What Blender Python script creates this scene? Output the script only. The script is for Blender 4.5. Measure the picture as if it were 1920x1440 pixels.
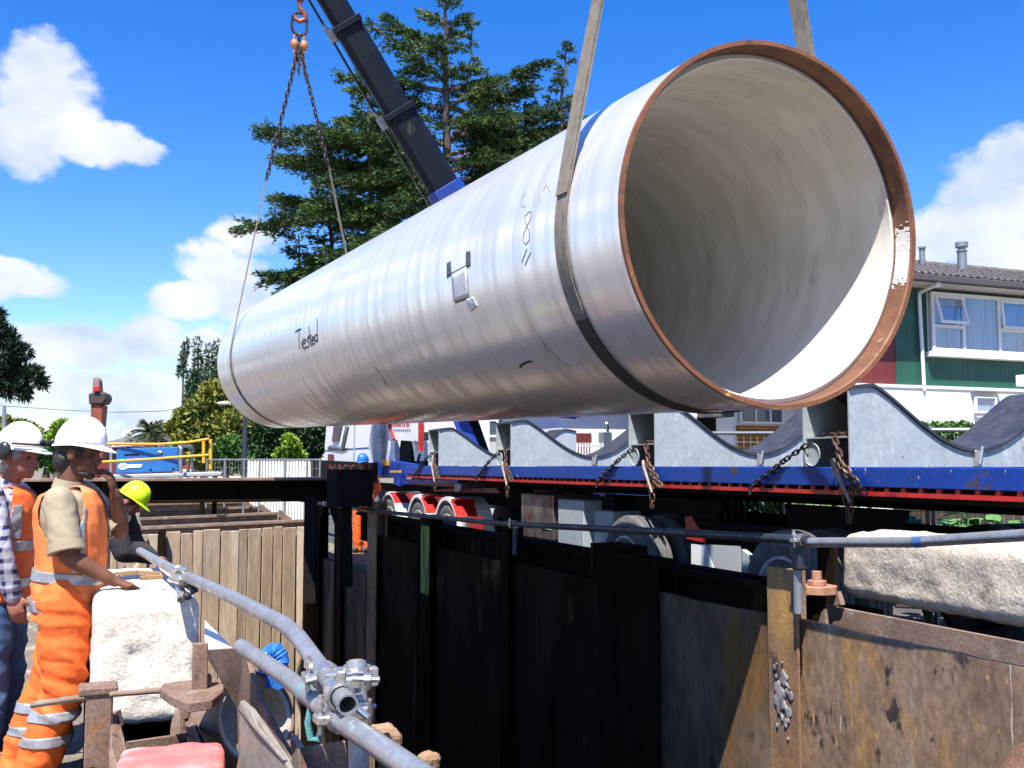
import bpy, bmesh, math, random
import numpy as np
from mathutils import Vector, Matrix, noise
R = math.radians
random.seed(7); rng = np.random.default_rng(7)
scene = bpy.context.scene
for o in list(bpy.data.objects): bpy.data.objects.remove(o)
col = scene.collection

# ------------------------------------------------------------------ camera
CAMH = 1.545; FP = 1950.0; PITCH = math.atan(152 / FP)
cd = bpy.data.cameras.new('camera'); cam = bpy.data.objects.new('camera', cd); col.objects.link(cam)
cd.sensor_width = 36; cd.lens = 36 * FP / 1920; cd.clip_start = .05; cd.clip_end = 3000
cam.location = (0, 0, CAMH); cam.rotation_euler = (R(90) + PITCH, 0, 0)
scene.camera = cam
scene.view_settings.view_transform = 'Standard'; scene.view_settings.look = 'None'
scene.view_settings.exposure = 1.15; scene.view_settings.gamma = 1
scene.render.engine = 'CYCLES'

# ------------------------------------------------------------------ sun and sky
SUN = Vector((-.104, -.475, .873)).normalized()
sl = bpy.data.lights.new('sun', 'SUN'); sl.energy = 5.0; sl.angle = R(.5); sl.color = (1, .955, .88)
so = bpy.data.objects.new('sun', sl); col.objects.link(so)
so.rotation_euler = SUN.to_track_quat('Z', 'Y').to_euler()
world = bpy.data.worlds.new('World'); scene.world = world; world.use_nodes = True

def build_world():
    nt = world.node_tree; N = nt.nodes; L = nt.links; N.clear()
    def nd(t, **k):
        n = N.new(t)
        for a, b in k.items(): setattr(n, a, b)
        return n
    def m(op, a, b=None, c=None, clamp=False):
        n = nd('ShaderNodeMath', operation=op, use_clamp=clamp)
        for i, x in enumerate((a, b, c)):
            if x is None: continue
            if isinstance(x, (int, float)): n.inputs[i].default_value = x
            else: L.new(x, n.inputs[i])
        return n.outputs[0]
    sky = nd('ShaderNodeTexSky', sky_type='NISHITA', sun_disc=False)
    sky.sun_elevation = math.asin(SUN.z); sky.sun_rotation = math.atan2(SUN.x, SUN.y)
    sky.altitude = 0; sky.air_density = 1.0; sky.dust_density = .35; sky.ozone_density = 3.0
    hs = nd('ShaderNodeHueSaturation'); hs.inputs['Saturation'].default_value = 1.42; hs.inputs['Hue'].default_value = .516
    hs.inputs['Value'].default_value = 1.4
    L.new(sky.outputs[0], hs.inputs['Color'])
    bg = nd('ShaderNodeBackground'); bg.inputs[1].default_value = .078
    L.new(hs.outputs[0], bg.inputs[0])
    tc = nd('ShaderNodeTexCoord'); sp = nd('ShaderNodeSeparateXYZ'); L.new(tc.outputs['Generated'], sp.inputs[0])
    az = m('ARCTAN2', sp.outputs[0], sp.outputs[1]); el = m('ARCSINE', sp.outputs[2])
    cb = nd('ShaderNodeCombineXYZ'); L.new(az, cb.inputs[0]); L.new(m('MULTIPLY', el, 1.5), cb.inputs[1])
    def nz(scale, det, rough, off=(0, 0, 0)):
        mp = nd('ShaderNodeMapping'); mp.inputs['Location'].default_value = off
        L.new(cb.outputs[0], mp.inputs[0])
        n = nd('ShaderNodeTexNoise'); n.inputs['Scale'].default_value = scale
        n.inputs['Detail'].default_value = det; n.inputs['Roughness'].default_value = rough
        L.new(mp.outputs[0], n.inputs['Vector']); return n
    w = nz(22, 5, .6); ws = nd('ShaderNodeSeparateColor'); L.new(w.outputs['Color'], ws.inputs[0])
    azd = m('ADD', az, m('MULTIPLY', m('SUBTRACT', ws.outputs[0], .5), .035))
    eld = m('ADD', el, m('MULTIPLY', m('SUBTRACT', ws.outputs[1], .5), .03))
    fbm = nz(13, 8, .62, (3, 1, 0)).outputs['Fac']; fine = nz(45, 6, .6, (1, 5, 0)).outputs['Fac']
    # cumulus heaps, by azimuth and elevation in degrees with half sizes
    blobs = [(50, 110, 75, 62), (65, 190, 105, 80), (10, 240, 90, 70), (165, 255, 85, 45), (235, 275, 60, 28),
             (455, 440, 65, 45), (400, 505, 90, 58), (340, 560, 75, 40), (460, 560, 60, 50), (20, 520, 95, 38), (620, 540, 120, 40),
             (1910, 280, 60, 60), (1860, 350, 85, 75), (1790, 430, 110, 60), (1930, 440, 120, 90), (990, 290, 120, 45), (1130, 350, 110, 70),
             (275, 640, 66, 50), (160, 655, 75, 45), (60, 650, 75, 45), (380, 660, 60, 40),
             (-400, 120, 260, 60), (-900, 330, 420, 90), (2500, 300, 300, 120), (3300, 150, 420, 120), (2300, -300, 260, 80), (-1500, -100, 400, 120)]
    acc = None
    for px, py, hw, hh in blobs:
        a = math.atan((px - 960) / FP); e = math.atan((872 - py) / FP * math.cos(a))
        dx = m('DIVIDE', m('SUBTRACT', azd, a), hw / FP); dy = m('DIVIDE', m('SUBTRACT', eld, e), hh / FP)
        d = m('SUBTRACT', 1.0, m('ADD', m('MULTIPLY', dx, dx), m('MULTIPLY', dy, dy)))
        acc = d if acc is None else m('SMOOTH_MAX', acc, d, .15)
    bank = m('MULTIPLY', m('SUBTRACT', .118, eld), 13.0)      # low bank of cloud near the horizon all round
    acc = m('MAXIMUM', acc, m('MINIMUM', bank, .55))
    dens = m('ADD', m('MAXIMUM', acc, -1.2), m('MULTIPLY', m('SUBTRACT', fbm, .5), 2.1))
    dens = m('ADD', dens, m('MULTIPLY', m('SUBTRACT', fine, .5), .5))
    mr = nd('ShaderNodeMapRange', interpolation_type='SMOOTHSTEP'); mr.inputs[1].default_value = -.12; mr.inputs[2].default_value = .62
    L.new(dens, mr.inputs[0])
    shade = nd('ShaderNodeMapRange'); shade.inputs[1].default_value = .35; shade.inputs[2].default_value = .68
    L.new(nz(9, 6, .55, (7, 2, 0)).outputs['Fac'], shade.inputs[0])
    cr = nd('ShaderNodeMix', data_type='RGBA'); cr.inputs[6].default_value = (.56, .66, .84, 1); cr.inputs[7].default_value = (1, 1, 1, 1)
    L.new(shade.outputs[0], cr.inputs[0])
    cbg = nd('ShaderNodeBackground'); cbg.inputs[1].default_value = .52; L.new(cr.outputs[2], cbg.inputs[0])
    mx = nd('ShaderNodeMixShader'); L.new(m('MULTIPLY', mr.outputs[0], .94), mx.inputs[0]); L.new(bg.outputs[0], mx.inputs[1]); L.new(cbg.outputs[0], mx.inputs[2])
    out = nd('ShaderNodeOutputWorld'); L.new(mx.outputs[0], out.inputs[0])
build_world()

# ------------------------------------------------------------------ frames of reference
# u runs along the trench (away), v across it (to the right)
U = Vector((-.3766, .9264, 0)); V = Vector((.9264, .3766, 0)); Z = Vector((0, 0, 1))
def F(s, t, z): return U * s + V * t + Z * z
def ray(px, py):
    x = (px - 960) / FP; y = (720 - py) / FP
    return Vector((x, math.cos(PITCH) - y * math.sin(PITCH), math.sin(PITCH) + y * math.cos(PITCH)))
def P(px, py, d):
    r = ray(px, py); return Vector((0, 0, CAMH)) + r * (d / r.y)
def Pt(px, py, t):
    r = ray(px, py); return Vector((0, 0, CAMH)) + r * (t / r.dot(V))
def Ps(px, py, s):
    r = ray(px, py); return Vector((0, 0, CAMH)) + r * (s / r.dot(U))
def st(p): return p.dot(U), p.dot(V), p.z

# ------------------------------------------------------------------ materials
MATS = {}
def mat(name, c1, c2=None, rough=.6, metal=0., scale=5., stretch=(1, 1, 1), bump=.15, bdist=.01, spots=None, spot_scale=9., spot_lo=.55,
        spot_hi=.62, spot_stretch=None, layers=(), detail=7., ripple=None, coat=0., rvar=.12, spec=.5, fine=.25):
    """noise mix of c1/c2, optional spots (list of (colour, scale, lo, hi, stretch)), bump from the same noises"""
    if name in MATS: return MATS[name]
    m = bpy.data.materials.new(name); m.use_nodes = True; nt = m.node_tree; N = nt.nodes; L = nt.links
    b = N['Principled BSDF']; c2 = c2 or tuple(x * .8 for x in c1)
    tc = N.new('ShaderNodeTexCoord')
    def noise_tex(sc, stv, off, det=detail, rg=.6):
        mp = N.new('ShaderNodeMapping'); mp.inputs['Scale'].default_value = stv; mp.inputs['Location'].default_value = (off, off * .7, off * 1.3)
        L.new(tc.outputs['Object'], mp.inputs[0])
        n = N.new('ShaderNodeTexNoise'); n.inputs['Scale'].default_value = sc; n.inputs['Detail'].default_value = det; n.inputs['Roughness'].default_value = rg
        L.new(mp.outputs[0], n.inputs['Vector']); return n.outputs['Fac']
    def rng_(x, lo, hi, a=0., bb=1.):
        r = N.new('ShaderNodeMapRange'); r.interpolation_type = 'SMOOTHSTEP'
        for i, q in zip((1, 2, 3, 4), (lo, hi, a, bb)): r.inputs[i].default_value = q
        L.new(x, r.inputs[0]); return r.outputs[0]
    def mixc(f, a, bcol):
        x = N.new('ShaderNodeMix'); x.data_type = 'RGBA'
        L.new(f, x.inputs[0])
        for i, q in ((6, a), (7, bcol)):
            if isinstance(q, tuple): x.inputs[i].default_value = (*q, 1)
            else: L.new(q, x.inputs[i])
        return x.outputs[2]
    n1 = noise_tex(scale, stretch, 0); cur = mixc(rng_(n1, .3, .7), c1, c2)
    ls = list(layers)
    if spots: ls.append((spots, spot_scale, spot_lo, spot_hi, spot_stretch or stretch))
    for i, (c, sc, lo, hi, sv) in enumerate(ls):
        cur = mixc(rng_(noise_tex(sc, sv, 3.1 * (i + 1)), lo, hi), cur, c)
    nf = noise_tex(scale * 9, stretch, 9, 4)
    if fine:
        x = N.new('ShaderNodeMix'); x.data_type = 'RGBA'; x.blend_type = 'MULTIPLY'; x.inputs[0].default_value = 1
        g = N.new('ShaderNodeCombineColor'); q = rng_(nf, .3, .7, 1 - fine, 1.0)
        for k in range(3): L.new(q, g.inputs[k])
        L.new(cur, x.inputs[6]); L.new(g.outputs[0], x.inputs[7]); cur = x.outputs[2]
    L.new(cur, b.inputs['Base Color'])
    L.new(rng_(n1, .3, .7, max(rough - rvar, .03), min(rough + rvar, 1)), b.inputs['Roughness'])
    b.inputs['Metallic'].default_value = metal; b.inputs['Coat Weight'].default_value = coat; b.inputs['Specular IOR Level'].default_value = spec
    if bump:
        a = N.new('ShaderNodeMath'); a.operation = 'ADD'; L.new(n1, a.inputs[0]); L.new(nf, a.inputs[1]); h = a.outputs[0]
        if ripple:      # (axis, wavelength, amount): corrugation
            sx = N.new('ShaderNodeSeparateXYZ'); L.new(tc.outputs['Object'], sx.inputs[0])
            dt = N.new('ShaderNodeVectorMath'); dt.operation = 'DOT_PRODUCT'; L.new(tc.outputs['Object'], dt.inputs[0]); dt.inputs[1].default_value = ripple[0]
            k = N.new('ShaderNodeMath'); k.operation = 'MULTIPLY'; L.new(dt.outputs['Value'], k.inputs[0]); k.inputs[1].default_value = 6.2832 / ripple[1]
            s_ = N.new('ShaderNodeMath'); s_.operation = 'SINE'; L.new(k.outputs[0], s_.inputs[0])
            p_ = N.new('ShaderNodeMath'); p_.operation = 'MULTIPLY_ADD'; L.new(s_.outputs[0], p_.inputs[0]); p_.inputs[1].default_value = ripple[2]; L.new(h, p_.inputs[2]); h = p_.outputs[0]
        bp = N.new('ShaderNodeBump'); bp.inputs['Strength'].default_value = bump; bp.inputs['Distance'].default_value = bdist
        L.new(h, bp.inputs['Height']); L.new(bp.outputs[0], b.inputs['Normal'])
    MATS[name] = m; return m

M = {}
M['rust_wall'] = mat('rust_wall', (.33, .225, .145), (.20, .125, .075), .62, .0, 2.6, (1, 1, .6), .45, .008, fine=.4, layers=[
    ((.38, .21, .07), 2.6, .55, .68, (1, 1, .4)), ((.42, .36, .32), 2.2, .56, .70, (1.6, 1.6, .30)),
    ((.05, .035, .03), 5.2, .63, .69, (1.2, 1.2, .8)), ((.70, .64, .50), 11., .655, .69, (2.2, 2.2, .10)), ((.52, .30, .10), 22, .62, .70, (1, 1, .5)), ((.10, .06, .04), 34, .66, .72, (1, 1, 1))])
M['rust_1'] = mat('rust_panel_part_shade', (.17, .115, .07), (.08, .052, .032), .8, .0, 1.8, (1, 1, .5), .35, .008, fine=.35, spec=.15, layers=[((.22, .165, .12), 1.1, .56, .72, (1.6, 1.6, .35)), ((.045, .035, .03), 5.2, .60, .70, (1.2, 1.2, .8)), ((.2, .1, .03), 1.5, .56, .7, (1, 1, .4))])  # panel rust darkened, part of the pipe's shade painted in
M['rust_dark_shade'] = mat('rust_dark_shade', (.020, .013, .008), (.008, .006, .004), .9, .0, 2.5, (1, 1, .3), .3, .006, layers=[
    ((.045, .038, .030), 3., .62, .74, (2, 2, .12)), ((.045, .026, .010), 2.0, .58, .7, (1, 1, .5))], spec=.02)  # dark rust deepened further with the trench shade painted in
M['rust_post'] = mat('rust_post', (.33, .18, .08), (.20, .11, .06), .65, 0, 9, (1, 1, .8), .4, .006, fine=.4, layers=[
    ((.27, .21, .16), 2.6, .52, .64, (1, 1, .5)), ((.05, .045, .045), 4.0, .58, .66, (1, 1, .6)), ((.55, .52, .46), 6., .66, .70, (2, 2, .5)), ((.48, .27, .07), 2.0, .5, .7, (1, 1, .3))])
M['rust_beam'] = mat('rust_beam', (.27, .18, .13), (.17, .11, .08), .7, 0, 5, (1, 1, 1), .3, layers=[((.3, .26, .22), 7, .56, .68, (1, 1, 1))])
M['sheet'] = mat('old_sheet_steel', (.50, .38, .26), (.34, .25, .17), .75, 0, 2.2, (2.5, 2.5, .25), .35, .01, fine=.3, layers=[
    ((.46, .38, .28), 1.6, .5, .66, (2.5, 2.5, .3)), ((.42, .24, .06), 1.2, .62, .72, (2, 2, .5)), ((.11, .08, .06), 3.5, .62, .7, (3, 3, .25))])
M['rust_painted_shade'] = mat('steel_panel_painted_shade', (.032, .020, .012), (.014, .009, .006), .9, .0, 2.2, (1, 1, .3), .3, .006, spec=.02, layers=[((.085, .072, .06), 3., .62, .74, (2, 2, .12)), ((.12, .07, .03), 1.6, .58, .7, (1, 1, .5))])  # pipe's shade painted in as near-black steel, with rust streaks over it
M['soil'] = mat('trench_soil', (.13, .08, .05), (.09, .055, .035), .95, 0, 6, bump=.6, bdist=.03)
M['redsoil'] = mat('red_spoil', (.24, .12, .07), (.16, .085, .055), .95, 0, 14, bump=.8, bdist=.02)
M['asphalt'] = mat('asphalt', (.075, .073, .07), (.05, .05, .05), .9, 0, 3, bump=.4, bdist=.004, layers=[((.16, .14, .12), 1.1, .52, .68, (1, 1, 1))])
M['dirt'] = mat('dusty_ground', (.21, .175, .13), (.13, .105, .078), .95, 0, 5, bump=.7, bdist=.02, layers=[((.36, .32, .26), 3, .55, .68, (1, 1, 1))])
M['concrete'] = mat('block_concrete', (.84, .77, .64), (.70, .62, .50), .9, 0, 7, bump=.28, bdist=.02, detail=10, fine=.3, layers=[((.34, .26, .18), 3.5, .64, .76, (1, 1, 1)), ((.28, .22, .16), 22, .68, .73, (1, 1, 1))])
M['galv'] = mat('galvanised_tube', (.36, .38, .41), (.26, .265, .28), .42, .5, 9, (1, 1, 1), .15, .002, layers=[((.30, .21, .15), 8, .64, .72, (1, 1, 1)), ((.50, .50, .52), 16, .62, .7, (1, 1, 1))])
M['galv_dark'] = mat('weathered_tube', (.05, .06, .085), (.03, .035, .05), .5, .4, 14, bump=.1)
M['clamp'] = mat('zinc_clamp', (.72, .70, .66), (.5, .48, .45), .33, .85, 20, bump=.1, bdist=.001)
M['cradle'] = mat('cradle_zinc_paint', (.44, .49, .51), (.35, .40, .43), .5, .2, 3.0, (1, 1, 1), .08, .003, fine=.15, layers=[((.30, .31, .31), 6, .60, .72, (1.5, 1.5, .3)), ((.20, .13, .09), 30, .68, .72, (1, 1, .5)), ((.53, .58, .60), 5, .56, .68, (1, 1, .6)), ((.24, .2, .17), 13, .70, .74, (1, 1, 1))])
M['rubber'] = mat('rubber_lining', (.028, .032, .042), (.045, .048, .06), .55, 0, 7, bump=.2, layers=[((.2, .2, .22), 9, .68, .75, (1, 1, 1))])
M['blue'] = mat('blue_deck_paint', (.006, .040, .27), (.010, .055, .34), .42, 0, 3, bump=.08, bdist=.002, spec=.3, layers=[((.07, .05, .055), 5, .60, .70, (1, 1, 1)), ((.50, .44, .40), 24, .675, .70, (1, 1, .5))])
M['blue_crane'] = mat('crane_blue', (.018, .065, .36), (.014, .05, .28), .35, 0, 3, bump=.04)
M['boom'] = mat('boom_dark_blue', (.004, .007, .020), (.007, .010, .018), .6, 0, 4, bump=.05, spec=.2, layers=[((.05, .045, .04), 6, .62, .72, (1, 1, .3))])
M['red'] = mat('red_paint', (.52, .022, .016), (.38, .018, .014), .4, 0, 6, bump=.05)
M['black'] = mat('black_chassis', (.011, .010, .009), (.018, .015, .013), .8, 0, 6, bump=.15, spec=.08)
M['tyre'] = mat('tyre_rubber', (.13, .13, .13), (.085, .085, .088), .8, 0, 8, bump=.25, layers=[((.22, .21, .19), 6, .55, .75, (1, 1, 1))])
M['rim'] = mat('wheel_rim', (.75, .74, .70), (.52, .50, .47), .4, .3, 9, bump=.05, layers=[((.14, .11, .08), 7, .58, .72, (1, 1, 1))])
M['white'] = mat('white_paint', (.80, .80, .79), (.72, .72, .71), .35, 0, 4, bump=.03, fine=.06)
M['whitewall'] = mat('white_house_paint', (.80, .80, .78), (.74, .74, .72), .7, 0, 3, bump=.05, fine=.06, ripple=None)
M['greywall'] = mat('grey_house_wall', (.40, .41, .42), (.36, .37, .38), .75, 0, 3, bump=.05, fine=.08)
M['green'] = mat('green_cladding', (.016, .095, .060), (.012, .078, .05), .5, 0, 3, bump=.35, bdist=.008, ripple=(tuple(V), .10, .5), fine=.12)
M['maroon'] = mat('maroon_cladding', (.16, .022, .02), (.12, .018, .016), .55, 0, 3, bump=.35, bdist=.008, ripple=(tuple(V), .10, .5), fine=.12)
M['roof'] = mat('roof_tile', (.14, .122, .115), (.095, .085, .082), .75, 0, 3, bump=.3, layers=[((.24, .2, .17), 12, .6, .7, (1, 1, 1))])
M['grey_roof'] = mat('grey_roof', (.16, .15, .15), (.12, .115, .12), .8, 0, 3, bump=.2)
M['glass'] = mat('window_glass', (.08, .10, .13), (.05, .07, .09), .08, 0, 2, bump=.02, rvar=.02, spec=.8, fine=0)
M['curtain'] = mat('net_curtain', (.58, .62, .70), (.34, .38, .46), .8, 0, 3, (8, 8, .2), .2, .01, ripple=(tuple(V), .11, .4))
M['orange_wood'] = mat('varnished_louvre', (.50, .21, .035), (.40, .16, .03), .45, 0, 8, bump=.1)
M['yellow'] = mat('yellow_rail_paint', (.80, .42, .012), (.70, .36, .012), .4, 0, 9, bump=.03)
M['welder_blue'] = mat('blue_cabinet', (.020, .16, .46), (.016, .13, .40), .4, 0, 3, bump=.03)
M['lining'] = None
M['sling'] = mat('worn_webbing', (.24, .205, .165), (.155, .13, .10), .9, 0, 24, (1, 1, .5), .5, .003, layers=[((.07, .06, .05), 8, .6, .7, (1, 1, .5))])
M['sling_dark'] = mat('dark_webbing', (.05, .038, .03), (.03, .025, .02), .85, 0, 24, bump=.4, bdist=.002)  # darker webbing for the underside run of the strap
M['chain'] = mat('rusty_chain', (.14, .075, .05), (.08, .05, .04), .6, .5, 30, bump=.2, bdist=.001)
M['chain_dark'] = mat('dark_chain', (.035, .03, .035), (.06, .045, .04), .5, .5, 30, bump=.2, bdist=.001)
M['hook'] = mat('orange_hook', (.60, .24, .06), (.40, .13, .04), .5, .1, 12, bump=.1)
M['hook_red'] = mat('rusty_red_hook', (.34, .10, .06), (.2, .06, .05), .5, .2, 12, bump=.1)
M['bark'] = mat('bark', (.13, .10, .075), (.08, .06, .045), .9, 0, 9, (1, 1, .3), .7, .03)
M['skin'] = mat('tanned_skin', (.19, .08, .048), (.12, .05, .03), .7, 0, 11, bump=.2, bdist=.003, fine=.2, spec=.3)
M['skin2'] = mat('ruddy_skin', (.36, .15, .10), (.27, .10, .065), .7, 0, 11, bump=.2, bdist=.003, fine=.2, spec=.3)
M['hair'] = mat('black_hair', (.012, .010, .009), (.02, .016, .013), .6, 0, 30, bump=.6, bdist=.004)
M['hair_grey'] = mat('grey_hair', (.36, .33, .3), (.26, .24, .22), .7, 0, 30, bump=.6, bdist=.004)
M['hv'] = mat('orange_hi_vis', (.84, .15, .018), (.76, .115, .016), .75, 0, 6, bump=.12, bdist=.01, fine=.1, layers=[((.66, .19, .06), 3, .58, .75, (1, 1, 1))])
M['hv_faded'] = mat('faded_orange_hi_vis', (.86, .23, .055), (.78, .17, .04), .8, 0, 5, bump=.12, bdist=.01, fine=.1, layers=[((.60, .25, .11), 3, .55, .75, (1, 1, .6))])
M['reflective'] = mat('reflective_strip', (.40, .41, .44), (.32, .33, .36), .4, .35, 9, bump=.15, bdist=.004)
M['khaki'] = mat('khaki_shirt_cloth', (.34, .28, .19), (.29, .24, .16), .9, 0, 3, bump=.12, bdist=.008, fine=.1)
M['black_cloth'] = mat('black_cloth', (.016, .015, .017), (.026, .024, .026), .9, 0, 6, bump=.4, bdist=.01)
M['denim'] = mat('blue_denim', (.055, .115, .25), (.035, .08, .18), .85, 0, 4, bump=.15, bdist=.01, layers=[((.12, .20, .34), 5, .55, .75, (1, 1, .5))])
M['leather'] = mat('dusty_boot_leather', (.10, .075, .05), (.06, .045, .03), .8, 0, 9, bump=.3)
M['helmet'] = mat('white_helmet_plastic', (.84, .83, .80), (.80, .79, .76), .28, 0, 3, bump=.02, fine=.03)
M['helmet_y'] = mat('yellow_green_helmet', (.60, .86, .02), (.54, .78, .02), .3, 0, 3, bump=.02, fine=.03)
M['helmet_b'] = mat('blue_helmet', (.02, .16, .62), (.02, .14, .55), .3, 0, 3, bump=.02, fine=.03)
M['lime'] = mat('lime_plastic', (.26, .80, .01), (.22, .7, .01), .4, 0, 3, bump=.02)
M['black_plastic'] = mat('black_plastic', (.02, .02, .022), (.03, .03, .032), .35, 0, 5, bump=.03)
M['pink'] = mat('sun_bleached_red_paint', (.72, .20, .17), (.62, .13, .12), .6, 0, 9, bump=.2, layers=[((.78, .42, .38), 5, .5, .7, (1, 1, 1)), ((.5, .04, .04), 16, .66, .7, (1, 1, 1))])
M['hose'] = mat('blue_hose', (.03, .19, .60), (.025, .15, .5), .4, 0, 6, bump=.05)
M['teal'] = mat('teal_rope', (.10, .30, .30), (.06, .2, .21), .8, 0, 20, bump=.3)
M['greenpaint'] = mat('lime_marking_paint', (.12, .30, .03), (.08, .2, .02), .6, 0, 20, (1, 1, .2), .2, .003, layers=[((.02, .02, .015), 20, .52, .6, (1, 1, .15))])
M['ink'] = mat('marker_ink', (.014, .014, .018), (.03, .03, .034), .6, 0, 40, bump=0)
M['ink_thin'] = mat('pencil_marks', (.24, .235, .23), (.33, .32, .31), .8, 0, 40, bump=0)
M['tape'] = mat('grey_tape', (.07, .08, .09), (.05, .055, .06), .45, 0, 20, bump=.3, bdist=.002)
M['tape_silver'] = mat('crumpled_silver_tape', (.80, .80, .80), (.66, .66, .66), .3, .35, 10, (1, 1, 6), .9, .006)
M['timber'] = mat('broken_timber', (.36, .22, .12), (.25, .15, .08), .85, 0, 8, (1, 1, 1), .5, .01)
M['picket'] = mat('white_picket_paint', (.74, .74, .68), (.62, .62, .56), .7, 0, 8, bump=.1)
M['mesh_wire'] = mat('fence_wire', (.34, .35, .35), (.28, .29, .29), .5, .4, 8, bump=0)

def leafmat(name, c1, c2, c3, sc=1.2, rough=.6):
    m = bpy.data.materials.new(name); m.use_nodes = True; N = m.node_tree.nodes; L = m.node_tree.links; b = N['Principled BSDF']
    tc = N.new('ShaderNodeTexCoord'); n = N.new('ShaderNodeTexNoise'); n.inputs['Scale'].default_value = sc; n.inputs['Detail'].default_value = 5
    L.new(tc.outputs['Object'], n.inputs['Vector'])
    g = N.new('ShaderNodeNewGeometry'); a = N.new('ShaderNodeMath'); a.operation = 'MULTIPLY_ADD'
    L.new(g.outputs['Random Per Island'], a.inputs[0]); a.inputs[1].default_value = .45
    s = N.new('ShaderNodeMath'); s.operation = 'SUBTRACT'; L.new(n.outputs['Fac'], s.inputs[0]); s.inputs[1].default_value = .22; L.new(s.outputs[0], a.inputs[2])
    r = N.new('ShaderNodeValToRGB'); e = r.color_ramp.elements; e[0].position = .2; e[0].color = (*c1, 1); e[1].position = .8; e[1].color = (*c3, 1)
    k = r.color_ramp.elements.new(.5); k.color = (*c2, 1); L.new(a.outputs[0], r.inputs[0]); L.new(r.outputs[0], b.inputs['Base Color'])
    b.inputs['Roughness'].default_value = rough; b.inputs['Specular IOR Level'].default_value = .25
    return m
M['cedar'] = leafmat('cedar_needles', (.012, .032, .014), (.042, .095, .028), (.13, .19, .035), .7)
M['dark_conifer'] = leafmat('dark_conifer_needles', (.004, .012, .007), (.010, .024, .012), (.022, .042, .018), .7)
M['cypress'] = leafmat('cypress_green', (.025, .055, .03), (.05, .10, .05), (.08, .14, .06), 1)
M['olive'] = leafmat('olive_foliage', (.06, .095, .02), (.19, .21, .035), (.33, .30, .07), .45)
M['bush'] = leafmat('bright_bush_leaves', (.02, .06, .015), (.06, .15, .03), (.13, .25, .04), .8)
M['lime_bush'] = leafmat('lime_bush_leaves', (.09, .17, .02), (.20, .32, .03), (.30, .42, .05), .8)
M['darkbush'] = leafmat('dark_bush_leaves', (.012, .035, .012), (.035, .08, .028), (.08, .14, .045), .8)  # darker green than the other bush leaves
M['palm'] = leafmat('palm_fronds', (.03, .05, .02), (.06, .09, .035), (.11, .13, .05), .8)
M['hosta'] = leafmat('broad_leaves', (.035, .11, .03), (.06, .18, .045), (.13, .28, .08), 2)
M['grassy'] = leafmat('strap_leaves', (.05, .13, .03), (.12, .26, .05), (.25, .4, .1), 2)

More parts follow.
